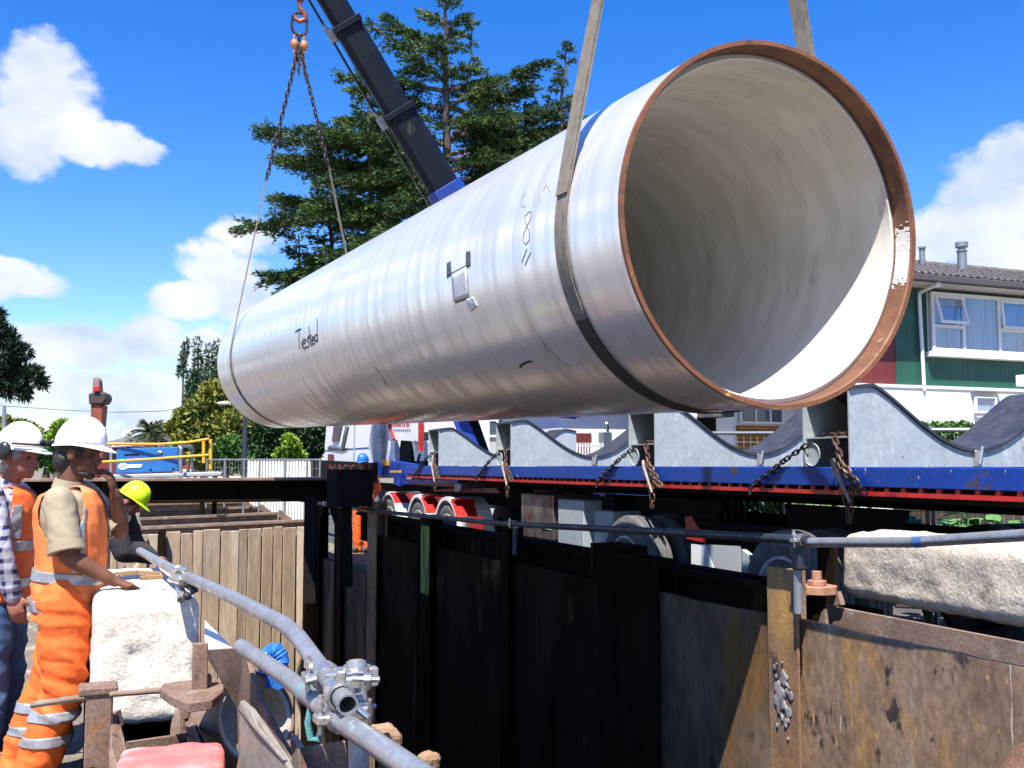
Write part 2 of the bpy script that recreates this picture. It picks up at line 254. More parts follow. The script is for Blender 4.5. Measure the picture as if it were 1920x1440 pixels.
def pipe_material(name, c1, c2, c3, rough, metal, streak, zs, angs, bump, coat=0.):
    """circumferential streaks: noise stretched round the pipe; object z runs along the pipe"""
    m = bpy.data.materials.new(name); m.use_nodes = True; N = m.node_tree.nodes; L = m.node_tree.links; b = N['Principled BSDF']
    tc = N.new('ShaderNodeTexCoord'); sp = N.new('ShaderNodeSeparateXYZ'); L.new(tc.outputs['Object'], sp.inputs[0])
    at = N.new('ShaderNodeMath'); at.operation = 'ARCTAN2'; L.new(sp.outputs[0], at.inputs[0]); L.new(sp.outputs[1], at.inputs[1])
    def nz(zz, aa, det, off=0, rg=.6):
        cb = N.new('ShaderNodeCombineXYZ')
        a = N.new('ShaderNodeMath'); a.operation = 'MULTIPLY'; L.new(sp.outputs[2], a.inputs[0]); a.inputs[1].default_value = zz; L.new(a.outputs[0], cb.inputs[0])
        a = N.new('ShaderNodeMath'); a.operation = 'MULTIPLY_ADD'; L.new(at.outputs[0], a.inputs[0]); a.inputs[1].default_value = aa; a.inputs[2].default_value = off; L.new(a.outputs[0], cb.inputs[1])
        n = N.new('ShaderNodeTexNoise'); n.inputs['Scale'].default_value = 1; n.inputs['Detail'].default_value = det; n.inputs['Roughness'].default_value = rg
        L.new(cb.outputs[0], n.inputs['Vector']); return n.outputs['Fac']
    def mr(x, lo, hi, a=0., c=1.):
        r = N.new('ShaderNodeMapRange'); r.interpolation_type = 'SMOOTHSTEP'
        for i, q in zip((1, 2, 3, 4), (lo, hi, a, c)): r.inputs[i].default_value = q
        L.new(x, r.inputs[0]); return r.outputs[0]
    def mix(f, a, c):
        x = N.new('ShaderNodeMix'); x.data_type = 'RGBA'; L.new(f, x.inputs[0])
        for i, q in ((6, a), (7, c)):
            if isinstance(q, tuple): x.inputs[i].default_value = (*q, 1)
            else: L.new(q, x.inputs[i])
        return x.outputs[2]
    s1 = nz(zs, angs, 6); s2 = nz(zs * 3.2, angs * .8, 5, 20); blot = nz(1.4, 2.2, 6, 40)
    c = mix(mr(s1, .35, .68), c1, c2); c = mix(mr(s2, .60, .72, 0, streak), c, c3)
    if name == 'cement_lining':
        v = nz(zs * .55, angs * 1.5, 8, 77, .7); c = mix(mr(v, .58, .70, 0, .6), c, (.34, .30, .24)); c = mix(mr(nz(30, 3.2, 6, 55), .56, .70, 0, .5), c, (.36, .33, .28))
        c = mix(mr(blot, .45, .7, 0, .4), c, (.50, .46, .38))
        c = mix(mr(nz(40, 18, 3, 90), .76, .79, 0, .8), c, (.12, .10, .08))
    if name == 'pipe_white_coating':
        c = mix(mr(blot, .55, .72, 0, .30), c, (.50, .46, .41)); c = mix(mr(nz(3, 14, 8, 61, .7), .62, .70, 0, .35), c, (.42, .38, .34)); c = mix(mr(nz(60, 3, 4, 33), .70, .74, 0, .5), c, (.38, .35, .32))
    L.new(c, b.inputs['Base Color']); L.new(mr(s1, .3, .7, rough - .08, rough + .10), b.inputs['Roughness'])
    b.inputs['Metallic'].default_value = metal; b.inputs['Coat Weight'].default_value = coat; b.inputs['Coat Roughness'].default_value = .2
    bp = N.new('ShaderNodeBump'); bp.inputs['Strength'].default_value = bump; bp.inputs['Distance'].default_value = .004
    ad = N.new('ShaderNodeMath'); ad.operation = 'ADD'; L.new(s1, ad.inputs[0]); L.new(s2, ad.inputs[1]); L.new(ad.outputs[0], bp.inputs['Height']); L.new(bp.outputs[0], b.inputs['Normal'])
    return m
M['coating'] = pipe_material('pipe_white_coating', (.92, .90, .88), (.70, .68, .66), (.96, .95, .93), .24, .50, .8, 7, .55, .22, .3)
M['lining'] = pipe_material('cement_lining', (.70, .665, .59), (.58, .54, .46), (.78, .75, .69), .85, 0, .7, 5.5, 1.1, .35)
M['rust_rim'] = mat('rust_rim', (.27, .10, .035), (.17, .065, .028), .6, .0, 6, bump=.3, bdist=.003, layers=[((.10, .045, .02), 5, .55, .7, (1, 1, 1)), ((.62, .45, .12), 13, .66, .72, (1, 1, 1))])
M['rust_band'] = mat('rust_socket', (.22, .10, .055), (.13, .055, .03), .62, 0, 4, bump=.3, bdist=.003, layers=[((.42, .30, .22), 9, .62, .74, (1, 1, 1)), ((.09, .035, .02), 4, .58, .72, (1, 1, 1))])

# ------------------------------------------------------------------ mesh helpers
class MB:
    def __init__(s): s.v = []; s.f = []
    def add(s, vs, fs):
        n = len(s.v); s.v += [Vector(x) for x in vs]; s.f += [tuple(i + n for i in f) for f in fs]; return s
    def box(s, c, e, ax=(U, V, Z)):
        c = Vector(c); vs = []
        for i in (-1, 1):
            for j in (-1, 1):
                for k in (-1, 1): vs.append(c + ax[0] * (i * e[0] / 2) + ax[1] * (j * e[1] / 2) + ax[2] * (k * e[2] / 2))
        return s.add(vs, [(0, 1, 3, 2), (4, 6, 7, 5), (0, 4, 5, 1), (2, 3, 7, 6), (0, 2, 6, 4), (1, 5, 7, 3)])
    def stbox(s, s0, s1, t0, t1, z0, z1): return s.box(F((s0 + s1) / 2, (t0 + t1) / 2, (z0 + z1) / 2), (abs(s1 - s0), abs(t1 - t0), abs(z1 - z0)))
    def bar(s, a, b, w, h=None, up=Z):
        a = Vector(a); b = Vector(b); d = (b - a); l = d.length; d.normalize(); x = d.cross(up)
        if x.length < 1e-3: x = d.cross(Vector((1, 0, 0)))
        x.normalize(); y = x.cross(d)
        return s.box((a + b) / 2, (l, w, h or w), (d, x, y))
    def tube(s, pts, r, n=12, cap=True, closed=False):
        pts = [Vector(p) for p in pts]; rs = r if isinstance(r, (list, tuple)) else [r] * len(pts); base = len(s.v); px = None; m = len(pts)
        for i, p in enumerate(pts):
            a = pts[(i - 1) % m] if closed or i else p; b = pts[(i + 1) % m] if closed or i < m - 1 else p
            d = (b - a).normalized()
            if px is None: px = d.orthogonal().normalized()
            px = (px - d * px.dot(d)).normalized(); py = d.cross(px)
            for k in range(n):
                q = 2 * math.pi * k / n; s.v.append(p + (px * math.cos(q) + py * math.sin(q)) * rs[i])
        for i in range(m if closed else m - 1):
            a0 = base + i * n; b0 = base + ((i + 1) % m) * n
            for k in range(n): s.f.append((a0 + k, a0 + (k + 1) % n, b0 + (k + 1) % n, b0 + k))
        if cap and not closed:
            s.f.append(tuple(base + k for k in reversed(range(n)))); s.f.append(tuple(base + (m - 1) * n + k for k in range(n)))
        return s
    def prism(s, poly, d):
        """poly: list of points in a plane, d: extrusion vector"""
        n = len(poly); poly = [Vector(p) for p in poly]; d = Vector(d)
        return s.add(poly + [p + d for p in poly], [tuple(reversed(range(n))), tuple(range(n, 2 * n))] + [(i, (i + 1) % n, n + (i + 1) % n, n + i) for i in range(n)])
    def lathe(s, prof, c, ax, n=32, closed=False, x=None):
        """prof: (radius, distance along ax)"""
        c = Vector(c); ax = Vector(ax).normalized(); x = Vector(x) if x else ax.orthogonal().normalized(); y = ax.cross(x); base = len(s.v); m = len(prof)
        for r_, h in prof:
            for k in range(n):
                q = 2 * math.pi * k / n; s.v.append(c + ax * h + (x * math.cos(q) + y * math.sin(q)) * r_)
        for i in range(m if closed else m - 1):
            j = (i + 1) % m
            for k in range(n): s.f.append((base + i * n + k, base + i * n + (k + 1) % n, base + j * n + (k + 1) % n, base + j * n + k))
        return s
    def ell(s, c, r, ax=(Vector((1, 0, 0)), Vector((0, 1, 0)), Z), n=14, m=9):
        c = Vector(c); base = len(s.v)
        for i in range(m + 1):
            ph = math.pi * i / m
            for k in range(n):
                q = 2 * math.pi * k / n
                s.v.append(c + ax[0] * (r[0] * math.sin(ph) * math.cos(q)) + ax[1] * (r[1] * math.sin(ph) * math.sin(q)) + ax[2] * (r[2] * math.cos(ph)))
        for i in range(m):
            for k in range(n): s.f.append((base + i * n + k, base + (i + 1) * n + k, base + (i + 1) * n + (k + 1) % n, base + i * n + (k + 1) % n))
        return s
    def link(s, c, d, side, L_, w, r, n=5, m=10):
        pts = []
        for k in range(m):
            q = 2 * math.pi * k / m; e = (L_ - w) / 2 * (1 if math.cos(q) > 0 else -1)
            pts.append(c + d * (math.cos(q) * w / 2 + e) + side * (math.sin(q) * w / 2))
        return s.tube(pts, r, n, closed=True)
    def build(s, name, m, parent=None, smooth=False, bevel=0, seg=1, loc=None, auto=35, thing=None):
        me = bpy.data.meshes.new(name); org = Vector((0, 0, 0))
        if parent is not None:
            q = parent
            while q.parent: q = q.parent
            org = q.location.copy()
        elif loc is not None: org = Vector(loc)
        me.from_pydata([tuple(x - org) for x in s.v], [], s.f); me.validate(); me.update()
        bm = bmesh.new(); bm.from_mesh(me)
        bmesh.ops.recalc_face_normals(bm, faces=bm.faces)
        if bevel:
            bmesh.ops.bevel(bm, geom=[e for e in bm.edges if len(e.link_faces) == 2 and e.calc_face_angle(0) > .5], offset=bevel, segments=seg, affect='EDGES', profile=.6)
        bm.to_mesh(me); bm.free()
        if smooth:
            me.shade_smooth()
            if auto: me.set_sharp_from_angle(angle=R(auto))
        me.materials.append(m if not isinstance(m, str) else M[m])
        o = bpy.data.objects.new(name, me); col.objects.link(o)
        if parent is not None: o.parent = parent
        else: o.location = org
        return o

def empty(name, loc, label, cat, group=None):
    o = bpy.data.objects.new(name, None); col.objects.link(o); o.location = Vector(loc); o.empty_display_size = .1
    o['label'] = label; o['category'] = cat
    if group: o['group'] = group
    return o
def tag(o, label, cat, group=None):
    o['label'] = label; o['category'] = cat
    if group: o['group'] = group
    return o
def kind(o, k): o['kind'] = k; return o
def copy_tree(o, parent=None):
    c = o.copy(); col.objects.link(c); c.parent = parent
    for ch in [x for x in o.children]: copy_tree(ch, c)
    return c
def mesh_from_arrays(name, v, f, m, parent=None, loc=(0, 0, 0)):
    """v (n,3), f (k,3 or 4) numpy"""
    me = bpy.data.meshes.new(name); k = f.shape[1]
    me.vertices.add(len(v)); me.vertices.foreach_set('co', np.ascontiguousarray(v, dtype=np.float32).ravel())
    me.loops.add(f.size); me.loops.foreach_set('vertex_index', np.ascontiguousarray(f, dtype=np.int32).ravel())
    me.polygons.add(len(f)); me.polygons.foreach_set('loop_start', np.arange(0, f.size, k, dtype=np.int32))
    me.update(calc_edges=True); me.validate(); me.materials.append(M[m] if isinstance(m, str) else m)
    o = bpy.data.objects.new(name, me); col.objects.link(o)
    if parent is not None: o.parent = parent
    else: o.location = loc
    return o
def remesh(mb, voxel, sm=4, name='tmp'):
    me = bpy.data.meshes.new(name); me.from_pydata([tuple(x) for x in mb.v], [], mb.f); me.update()
    bm = bmesh.new(); bm.from_mesh(me); bmesh.ops.remove_doubles(bm, verts=bm.verts, dist=1e-6); bmesh.ops.recalc_face_normals(bm, faces=bm.faces); bm.to_mesh(me); bm.free()
    o = bpy.data.objects.new(name, me); col.objects.link(o)
    r = o.modifiers.new('r', 'REMESH'); r.mode = 'VOXEL'; r.voxel_size = voxel
    if sm: q = o.modifiers.new('s', 'SMOOTH'); q.iterations = sm; q.factor = .5
    dg = bpy.context.evaluated_depsgraph_get(); e = o.evaluated_get(dg); out = bpy.data.meshes.new_from_object(e)
    bpy.data.objects.remove(o); bpy.data.meshes.remove(me); return out
def roughbox(c, e, ax, n, rnd, amp, seed=0, fs=5., pit=0.):
    """subdivided box with rounded corners and a lumpy, pitted surface"""
    mb = MB(); c = Vector(c); idx = {}
    def vid(i, j, k):
        key = (i, j, k)
        if key in idx: return idx[key]
        p = [(-.5 + a / b) * w for a, b, w in zip(key, n, e)]; q = []
        core = [max(-w / 2 + rnd, min(w / 2 - rnd, x)) for x, w in zip(p, e)]
        d = Vector([x - y for x, y in zip(p, core)])
        if d.length > 1e-9: d = d.normalized() * min(rnd, d.length)
        pl = Vector(core) + d; nn = d.normalized() if d.length > 1e-9 else Vector((0, 0, 1))
        nv = noise.fractal(pl * fs + Vector((seed, seed, 0)), 1.0, 2.0, 5)
        h = amp * nv
        if pit:
            w_ = noise.noise(pl * fs * 2.3 + Vector((seed * 2, 5, 1)))
            if w_ > .35: h -= pit * (w_ - .35) * 3
        pl = pl + nn * h
        mb.v.append(c + ax[0] * pl.x + ax[1] * pl.y + ax[2] * pl.z); idx[key] = len(mb.v) - 1; return idx[key]
    a, b, d = n
    for i in range(a):
        for j in range(b):
            for k in (0, d): mb.f.append((vid(i, j, k), vid(i + 1, j, k), vid(i + 1, j + 1, k), vid(i, j + 1, k)))
    for i in range(a):
        for k in range(d):
            for j in (0, b): mb.f.append((vid(i, j, k), vid(i + 1, j, k), vid(i + 1, j, k + 1), vid(i, j, k + 1)))
    for j in range(b):
        for k in range(d):
            for i in (0, a): mb.f.append((vid(i, j, k), vid(i, j + 1, k), vid(i, j + 1, k + 1), vid(i, j, k + 1)))
    return mb
# ------------------------------------------------------------------ ground and trench
S0, S1, T0, T1, ZB = .6, 18.9, .02, 3.75, -4.3
def ground():
    g = MB(); B = 900
    def q(s0, s1, t0, t1, z): g.add([F(s0, t0, z), F(s1, t0, z), F(s1, t1, z), F(s0, t1, z)], [(0, 1, 2, 3)])
    q(-60, B, -B, T0, 0); q(-60, B, T1, 4.5, 0); q(-60, S0, T0, T1, 0); q(S1, B, T0, T1, 0); q(-60, B, 10, B, 0)
    kind(g.build('ground', 'dirt'), 'structure')
    r = MB(); r.add([F(-60, 4.5, -.004), F(200, 4.5, -.004), F(200, 10, -.004), F(-60, 10, -.004)], [(0, 1, 2, 3)]); kind(r.build('road', 'asphalt'), 'structure')
    p = MB()
    for a, b in (((S0, T0), (S1, T0)), ((S1, T0), (S1, T1)), ((S1, T1), (S0, T1)), ((S0, T1), (S0, T0))):
        p.add([F(*a, 0), F(*b, 0), F(*b, ZB), F(*a, ZB)], [(0, 1, 2, 3)])
    p.add([F(S0, T0, ZB), F(S1, T0, ZB), F(S1, T1, ZB), F(S0, T1, ZB)], [(0, 1, 2, 3)])
    kind(p.build('trench_soil', 'soil'), 'structure')
ground()

# ------------------------------------------------------------------ right trench wall: steel panels between posts
def right_wall():
    w = empty('trench_wall', F(8, 3.66, 0), 'long right hand trench wall of rusty steel panels between posts', 'trench wall')
    # (s of far edge, s of near edge, top z far, top z near)
    def s_at(px, t=3.64):
        r = ray(px, 900); k = t / r.dot(V); return r.dot(U) * k
    def panel(s0, s1, z0, z1, m, t=3.64, th=.035):
        n = max(4, int((s1 - s0) / .12)); top = []
        for i in range(n + 1):
            s = s0 + (s1 - s0) * i / n; z = z0 + (z1 - z0) * i / n + (noise.noise(Vector((s * 5, t, 0))) * .012 if m == 'rust_wall' else noise.noise(Vector((s * 3, t, 0))) * .01)
            top.append(F(s, t + noise.noise(Vector((s * .8, 3, 1))) * .02, z))
        mb = MB(); b = len(top)
        vs = top + [p + V * th for p in top] + [Vector((p.x, p.y, ZB)) for p in top] + [Vector((p.x, p.y, ZB)) + V * th for p in top]
        fs = []
        for i in range(n): fs += [(i, i + 1, b + i + 1, b + i), (i, 2 * b + i, 2 * b + i + 1, i + 1), (b + i, b + i + 1, 3 * b + i + 1, 3 * b + i)]
        fs += [(0, b, 3 * b, 2 * b), (n, 2 * b + n, 3 * b + n, b + n)]
        mb.add(vs, fs); return mb.build('steel_panel', m, w)
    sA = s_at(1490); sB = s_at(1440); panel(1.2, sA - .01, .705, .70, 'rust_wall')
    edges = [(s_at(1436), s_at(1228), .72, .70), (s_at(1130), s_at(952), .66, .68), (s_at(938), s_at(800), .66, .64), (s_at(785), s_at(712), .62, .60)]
    panel(s_at(1436), s_at(1136), .69, .67, 'rust_1'); panel(s_at(1128), s_at(950), .66, .66, 'rust_painted_shade')
    panel(s_at(940), s_at(806), .64, .63, 'rust_painted_shade'); panel(s_at(785), s_at(707), .62, .60, 'rust_painted_shade')
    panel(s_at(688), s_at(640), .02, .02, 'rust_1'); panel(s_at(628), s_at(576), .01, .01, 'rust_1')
    def post(px0, px1, ztop, m='rust_dark_shade', t0=3.56, dep=.14, name='post', poly=None):
        a, b = s_at(px1, t0), s_at(px0, t0); mb = MB(); mb.stbox(a, b, t0, t0 + .016, ZB, ztop)          # inner flange
        c = (a + b) / 2; mb.stbox(c - .009, c + .009, t0 + .016, t0 + dep, ZB, ztop - .003)
        if m != 'rust_post' or px0 < 1000: mb.stbox(a, b, t0 + dep, t0 + dep + .016, ZB, ztop)
        return mb.build(name, m, w, bevel=.003)
    post(1434, 1489, .975, 'rust_post', 3.565, .16)
    post(1118, 1228, .90, 'rust_dark_shade', 3.60, .16)
    post(938, 952, 1.0, 'rust_dark_shade'); 
    gp = post(788, 807, .98, 'rust_dark_shade')
    post(690, 706, 1.06, 'rust_post'); post(628, 641, .92, 'rust_dark_shade'); post(571, 600, 1.06, 'rust_dark_shade'); 
    # lime paint stripe on the post
    a, b = s_at(805, 3.55), s_at(790, 3.55); mb = MB(); mb.stbox(a, b, 3.549, 3.557, .10, .86); mb.build('painted_stripe', 'greenpaint', w)
    # outer waler beams behind the panels
    mb = MB(); mb.stbox(5.4, 15.5, 3.84, 3.88, .42, .84); mb.stbox(5.4, 15.5, 3.76, 4.02, .80, .84); mb.build('waler_beam', 'rust_dark_shade', w)
    mb = MB(); mb.stbox(4.9, 16.5, 4.20, 4.24, .2, .70); mb.stbox(4.9, 16.5, 4.12, 4.34, .66, .70); mb.build('waler_beam', 'rust_dark_shade', w)
    # steel box cover at the post head (dark block in front of the wheel)
    mb = MB(); s_ = s_at(1145, 3.8); mb.stbox(s_ - .25, s_ + .2, 3.72, 3.98, .5, .93); mb.build('post_head', 'rust_dark_shade', w)
    # weld scabs on the near post
    return w
right_wall()

# ------------------------------------------------------------------ end wall of the trench: old sheet piles
def end_wall():
    w = empty('end_wall', F(18.7, 2, 0), 'sunlit far end wall of the trench made of old upright sheet piles', 'trench wall')
    t = .1; k = 0
    while t < 3.6:
        wd = random.choice((.16, .2, .24, .3)); ztop = .42 + random.uniform(-.04, .05)
        lean = random.uniform(-.02, .03); off = random.choice((0, .02, .03)); tt = min(t + wd, 3.62)
        g = .003
        o2 = off + random.choice((-.05, 0, .05, .08)); poly = [F(18.58 + off, t + g, ztop), F(18.58 + o2, tt - g, ztop), F(18.58 + o2, tt - g + lean, ZB), F(18.58 + off, t + g + lean, ZB)]
        MB().prism(poly, U * .05).build('sheet_pile', 'sheet', w, bevel=.008)
        t = tt; k += 1
    MB().stbox(18.72, 18.76, .05, 3.64, ZB, .3).build('backing_plate', 'rust_dark_shade', w)
    MB().stbox(18.44, 18.56, 1.12, 1.24, ZB, .46).build('post', 'rust_dark_shade', w, bevel=.004)
end_wall()

# ------------------------------------------------------------------ struts stacked across the trench beyond the big beam
def struts():
    rows = [(250, 570, 995, 980, 19.9, .16), (262, 521, 977, 966, 21.2, .15), (262, 487, 961, 955, 22.8, .15), (262, 455, 950, 945, 24.8, .15), (262, 425, 941, 937, 27, .16), (255, 490, 934, 931, 29.5, .2)]
    names = ['front', 'second from the front', 'third from the front', 'fourth from the front', 'second from the back', 'rearmost and highest in the picture']
    for i, (x0, x1, y0, y1, d, h) in enumerate(rows):
        a = P(x0, y0 - 4, d * .965); b = P(x1, y1 - 4, d * 1.03); ctr = (a + b) / 2
        o = empty('brace_beam', ctr, 'brown steel brace beam laid across the trench, ' + names[i] + ' of the row', 'beam', 'brace beams across the far trench')
        dd = (b - a).normalized(); side = dd.cross(Z)
        mb = MB(); mb.bar(a, b, .2, .045); mb.build('top_flange', 'rust_beam', o)
        mb = MB(); mb.bar(a - Z * h / 2, b - Z * h / 2, .014, h - .02); mb.build('web', 'rust_beam', o)
        mb = MB(); mb.bar(a - Z * h, b - Z * h, .2, .03); mb.build('bottom_flange', 'rust_beam', o)
        if i in (1, 2, 3, 4):
            e = MB(); q = b + dd * .05
            e.box(q - Z * h / 2, (.02, .2, h + .12), (dd, side, Z)); e.build('end_plate', 'rust_beam', o)
            g = MB(); g.prism([q + dd * .01 + Z * .03, q + dd * .22 - Z * .12, q + dd * .22 - Z * .2, q + dd * .01 - Z * .2], side * .015)
            g.prism([q + dd * .01 + Z * .03 + side * .08, q + dd * .22 - Z * .12 + side * .08, q + dd * .22 - Z * .2 + side * .08, q + dd * .01 - Z * .2 + side * .08], side * .015); g.build('gusset', 'rust_beam', o)
struts()

def big_beam():
    o = empty('cross_beam', F(14.7, 2, 1.06), 'heavy dark steel beam spanning the trench with a sunlit top flange', 'beam')
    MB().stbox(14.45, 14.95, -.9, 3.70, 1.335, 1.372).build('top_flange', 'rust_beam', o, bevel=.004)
    MB().stbox(14.68, 14.72, -.9, 3.70, 1.08, 1.335).build('web', 'rust_dark_shade', o)  # web and lower flange painted dark as shade below the lighter top flange
    MB().stbox(14.45, 14.95, -.9, 3.70, 1.045, 1.08).build('bottom_flange', 'rust_dark_shade', o, bevel=.004)
    p = empty('beam_bracket', F(14.6, 3.5, 1), 'black steel box bracket holding the right end of the heavy cross beam', 'bracket')
    a = P(622, 884, 14.0); b = P(690, 884, 14.25); d = (b - a).normalized(); n = d.cross(Z)
    MB().box((a + b) / 2 - Z * .22, ((b - a).length, .4, .50), (d, n, Z)).build('box', 'black', p, bevel=.01)
    q = P(600, 960, 14.1); MB().bar(P(583, 930, 14.2), P(583, 1130, 14.2), .15, .15).build('leg', 'black', p)
    MB().bar(P(650, 930, 14.3), P(652, 1100, 14.3), .12, .12).build('leg', 'black', p)
    MB().bar(P(620, 945, 14.25), P(648, 1035, 14.25), .06, .06).build('brace', 'black', p)
big_beam()

# ------------------------------------------------------------------ concrete pipe
CP = Vector((1.429, 5.478, 1.284 + CAMH)); AZ, EL, LP, RP = .442, .023, 11.65, .99
AX = Vector((-math.sin(AZ) * math.cos(EL), math.cos(AZ) * math.cos(EL), math.sin(EL)))
PV = AX.cross(Z).normalized(); PW = PV.cross(AX).normalized()
PM = Matrix((PV, PW, -AX)).transposed().to_4x4(); PM.translation = CP; PI_ = PM.inverted()
def cyl_hit(px, py, r=RP):
    """where a line of sight meets the outside of the pipe, in pipe coordinates"""
    o = PI_ @ Vector((0, 0, CAMH)); d = (PI_.to_3x3() @ ray(px, py)).normalized()
    A = d.x ** 2 + d.y ** 2; B = 2 * (o.x * d.x + o.y * d.y); C_ = o.x ** 2 + o.y ** 2 - r * r; D = B * B - 4 * A * C_
    if D < 0: D = 0
    return o + d * ((-B - math.sqrt(D)) / 2 / A)
def pipe():
    root = empty('pipe_section', (0, 0, 0), 'huge white coated pipe with cement lined mouth hanging from two slings', 'pipe')
    root.matrix_world = PM
    def lathe(name, prof, m, n=224, closed=True, sub=1):
        mb = MB(); mb.lathe(prof, (0, 0, 0), (0, 0, 1), n, closed, x=(1, 0, 0))
        me = bpy.data.meshes.new(name); me.from_pydata([tuple(x) for x in mb.v], [], mb.f); me.update()
        bm = bmesh.new(); bm.from_mesh(me); bmesh.ops.recalc_face_normals(bm, faces=bm.faces); bm.to_mesh(me); bm.free()
        me.shade_smooth(); me.set_sharp_from_angle(angle=R(30)); me.materials.append(M[m]); o = bpy.data.objects.new(name, me); col.objects.link(o); o.parent = root; return o
    lathe('outer_coating', [(.972, -.02), (.983, -.02), (.985, -.05), (.985, -.585), (.981, -.59), (.981, -.605), (.985, -.61), (.985, -10.95), (.980, -10.955), (.980, -10.98), (.984, -10.985), (.984, -LP + .03), (.972, -LP + .03)], 'coating')
    lathe('steel_rim', [(.990, 0), (.990, -.022), (.9735, -.03), (.966, -.03), (.966, 0.0)], 'rust_rim')
    lathe('socket_band', [(.9655, -.004), (.9655, -.14), (.9605, -.14), (.9605, -.012)], 'rust_band')
    lathe('cement_lining', [(.962, -.137), (.932, -.118), (.925, -.124), (.925, -2), (.925, -5), (.925, -LP + .02), (.962, -LP + .02)], 'lining')
    lathe('steel_rim', [(.984, -LP + .028), (.984, -LP), (.962, -LP), (.962, -LP + .028)], 'rust_rim')
    # strokes written or stuck on the surface, traced along the shell
    def ribbon(mb, pts, w, r=.9862, sub=4):
        loc = []
        for a, b in zip(pts[:-1], pts[1:]):
            for k in range(sub): loc.append((a[0] + (b[0] - a[0]) * k / sub, a[1] + (b[1] - a[1]) * k / sub))
        loc.append(pts[-1]); h = [cyl_hit(*p) for p in loc]
        h = [Vector((x.x, x.y, 0)).normalized() * r + Vector((0, 0, x.z)) for x in h]; base = len(mb.v)
        for i, p in enumerate(h):
            d = (h[min(i + 1, len(h) - 1)] - h[max(i - 1, 0)]).normalized(); n = Vector((p.x, p.y, 0)).normalized(); sd = d.cross(n)
            for s_, rr in ((1, 0), (-1, 0), (-1, .0012), (1, .0012)): mb.v.append(p + sd * s_ * w / 2 + n * rr)
        for i in range(len(h) - 1):
            for a, b in ((0, 1), (1, 2), (2, 3), (3, 0)): mb.f.append((base + 4 * i + a, base + 4 * i + b, base + 4 * i + 4 + b, base + 4 * i + 4 + a))
        mb.f.append((base, base + 1, base + 2, base + 3)); mb.f.append(tuple(base + 4 * (len(h) - 1) + k for k in range(4)))
    def part(name, strokes, w, m):
        mb = MB()
        for s_ in strokes: ribbon(mb, s_, w)
        me = bpy.data.meshes.new(name); me.from_pydata([tuple(x) for x in mb.v], [], mb.f); me.update(); me.materials.append(M[m])
        o = bpy.data.objects.new(name, me); col.objects.link(o); o.parent = root; return o
    for i_, lt in enumerate([[[(553, 622), (558, 619), (564, 617)], [(560, 619), (560, 638), (561, 655)]],
        [[(565, 647), (571, 643), (573, 638), (569, 636), (565, 643), (566, 651), (570, 654), (574, 650)]],
        [[(581, 635), (577, 633), (575, 638), (579, 643), (579, 649), (575, 652)]],
        [[(578, 612), (580, 630), (582, 646), (584, 648)], [(577, 632), (583, 629)]],
        [[(583, 640), (588, 637), (588, 632), (585, 632), (583, 639), (585, 646), (589, 644)]],
        [[(594, 598), (594, 620), (595, 641)], [(594, 628), (590, 629), (589, 638), (592, 641), (595, 634)]]]):
        part('handwritten_letter', lt, .020, 'ink')['label'] = 'letter %s of the word Tested in black marker' % 'Tested'[i_]
    part('handwritten_figure', [[(996, 396), (990, 397), (984, 404), (983, 414), (988, 424), (992, 436), (991, 450), (985, 458), (980, 452), (980, 440), (986, 426), (992, 414), (996, 402), (996, 396)]], .008, 'ink_thin')['label'] = 'thin handwritten figure 8'
    for q_ in ([(987, 466), (977, 492)], [(994, 472), (983, 497)]): part('tick_mark', [q_], .008, 'ink_thin')
    for q_ in ([(985, 360), (977, 372), (976, 384), (984, 388)], [(1002, 352), (1001, 384)], [(1012, 348), (1010, 380)], [(1018, 356), (1024, 345), (1030, 358)]): part('pencil_scrawl', [q_], .006, 'ink_thin')
    part('scuff_mark', [[(974, 690), (978, 684), (986, 680), (996, 678)]], .016, 'ink')
    part('scuff_mark', [[(716, 708), (721, 716), (724, 726)]], .007, 'ink'); part('scuff_mark', [[(700, 688), (712, 700)]], .007, 'ink')
    part('scuff_mark', [[(1010, 630), (1022, 648), (1040, 668), (1056, 682), (1070, 690)]], .007, 'ink_thin'); part('scuff_mark', [[(1018, 640), (1024, 662)]], .007, 'ink_thin')
    def patch(name, quad, m, r=.9864):
        mb = MB(); n = 6; g = []
        for i in range(n + 1):
            for j in range(n + 1):
                a = Vector(quad[0]).lerp(Vector(quad[1]), i / n); b = Vector(quad[3]).lerp(Vector(quad[2]), i / n); q = a.lerp(b, j / n); h = cyl_hit(q.x, q.y)
                rr = r + (random.uniform(0, .004) if m == 'tape_silver' else random.uniform(0, .001))
                g.append(Vector((h.x, h.y, 0)).normalized() * rr + Vector((0, 0, h.z)))
        fs = [(i * (n + 1) + j, (i + 1) * (n + 1) + j, (i + 1) * (n + 1) + j + 1, i * (n + 1) + j + 1) for i in range(n) for j in range(n)]
        me = bpy.data.meshes.new(name); me.from_pydata([tuple(x) for x in g], [], fs); me.update(); me.materials.append(M[m]); me.shade_smooth()
        o = bpy.data.objects.new(name, me); col.objects.link(o); o.parent = root
        sm = o.modifiers.new('thickness', 'SOLIDIFY'); sm.thickness = .002
        return o
    patch('tape', [(837, 494), (844, 489), (845, 516), (837, 521)], 'tape'); patch('tape', [(873, 472), (881, 470), (881, 499), (873, 503)], 'tape')
    patch('silver_tape', [(846, 517), (874, 500), (878, 557), (851, 567)], 'tape_silver'); patch('tape', [(851, 563), (877, 553), (879, 561), (853, 569)], 'tape')
    patch('silver_tape', [(873, 562), (886, 556), (896, 574), (882, 584)], 'tape_silver')
    mb = MB(); ribbon(mb, [(844, 513), (872, 498)], .005)
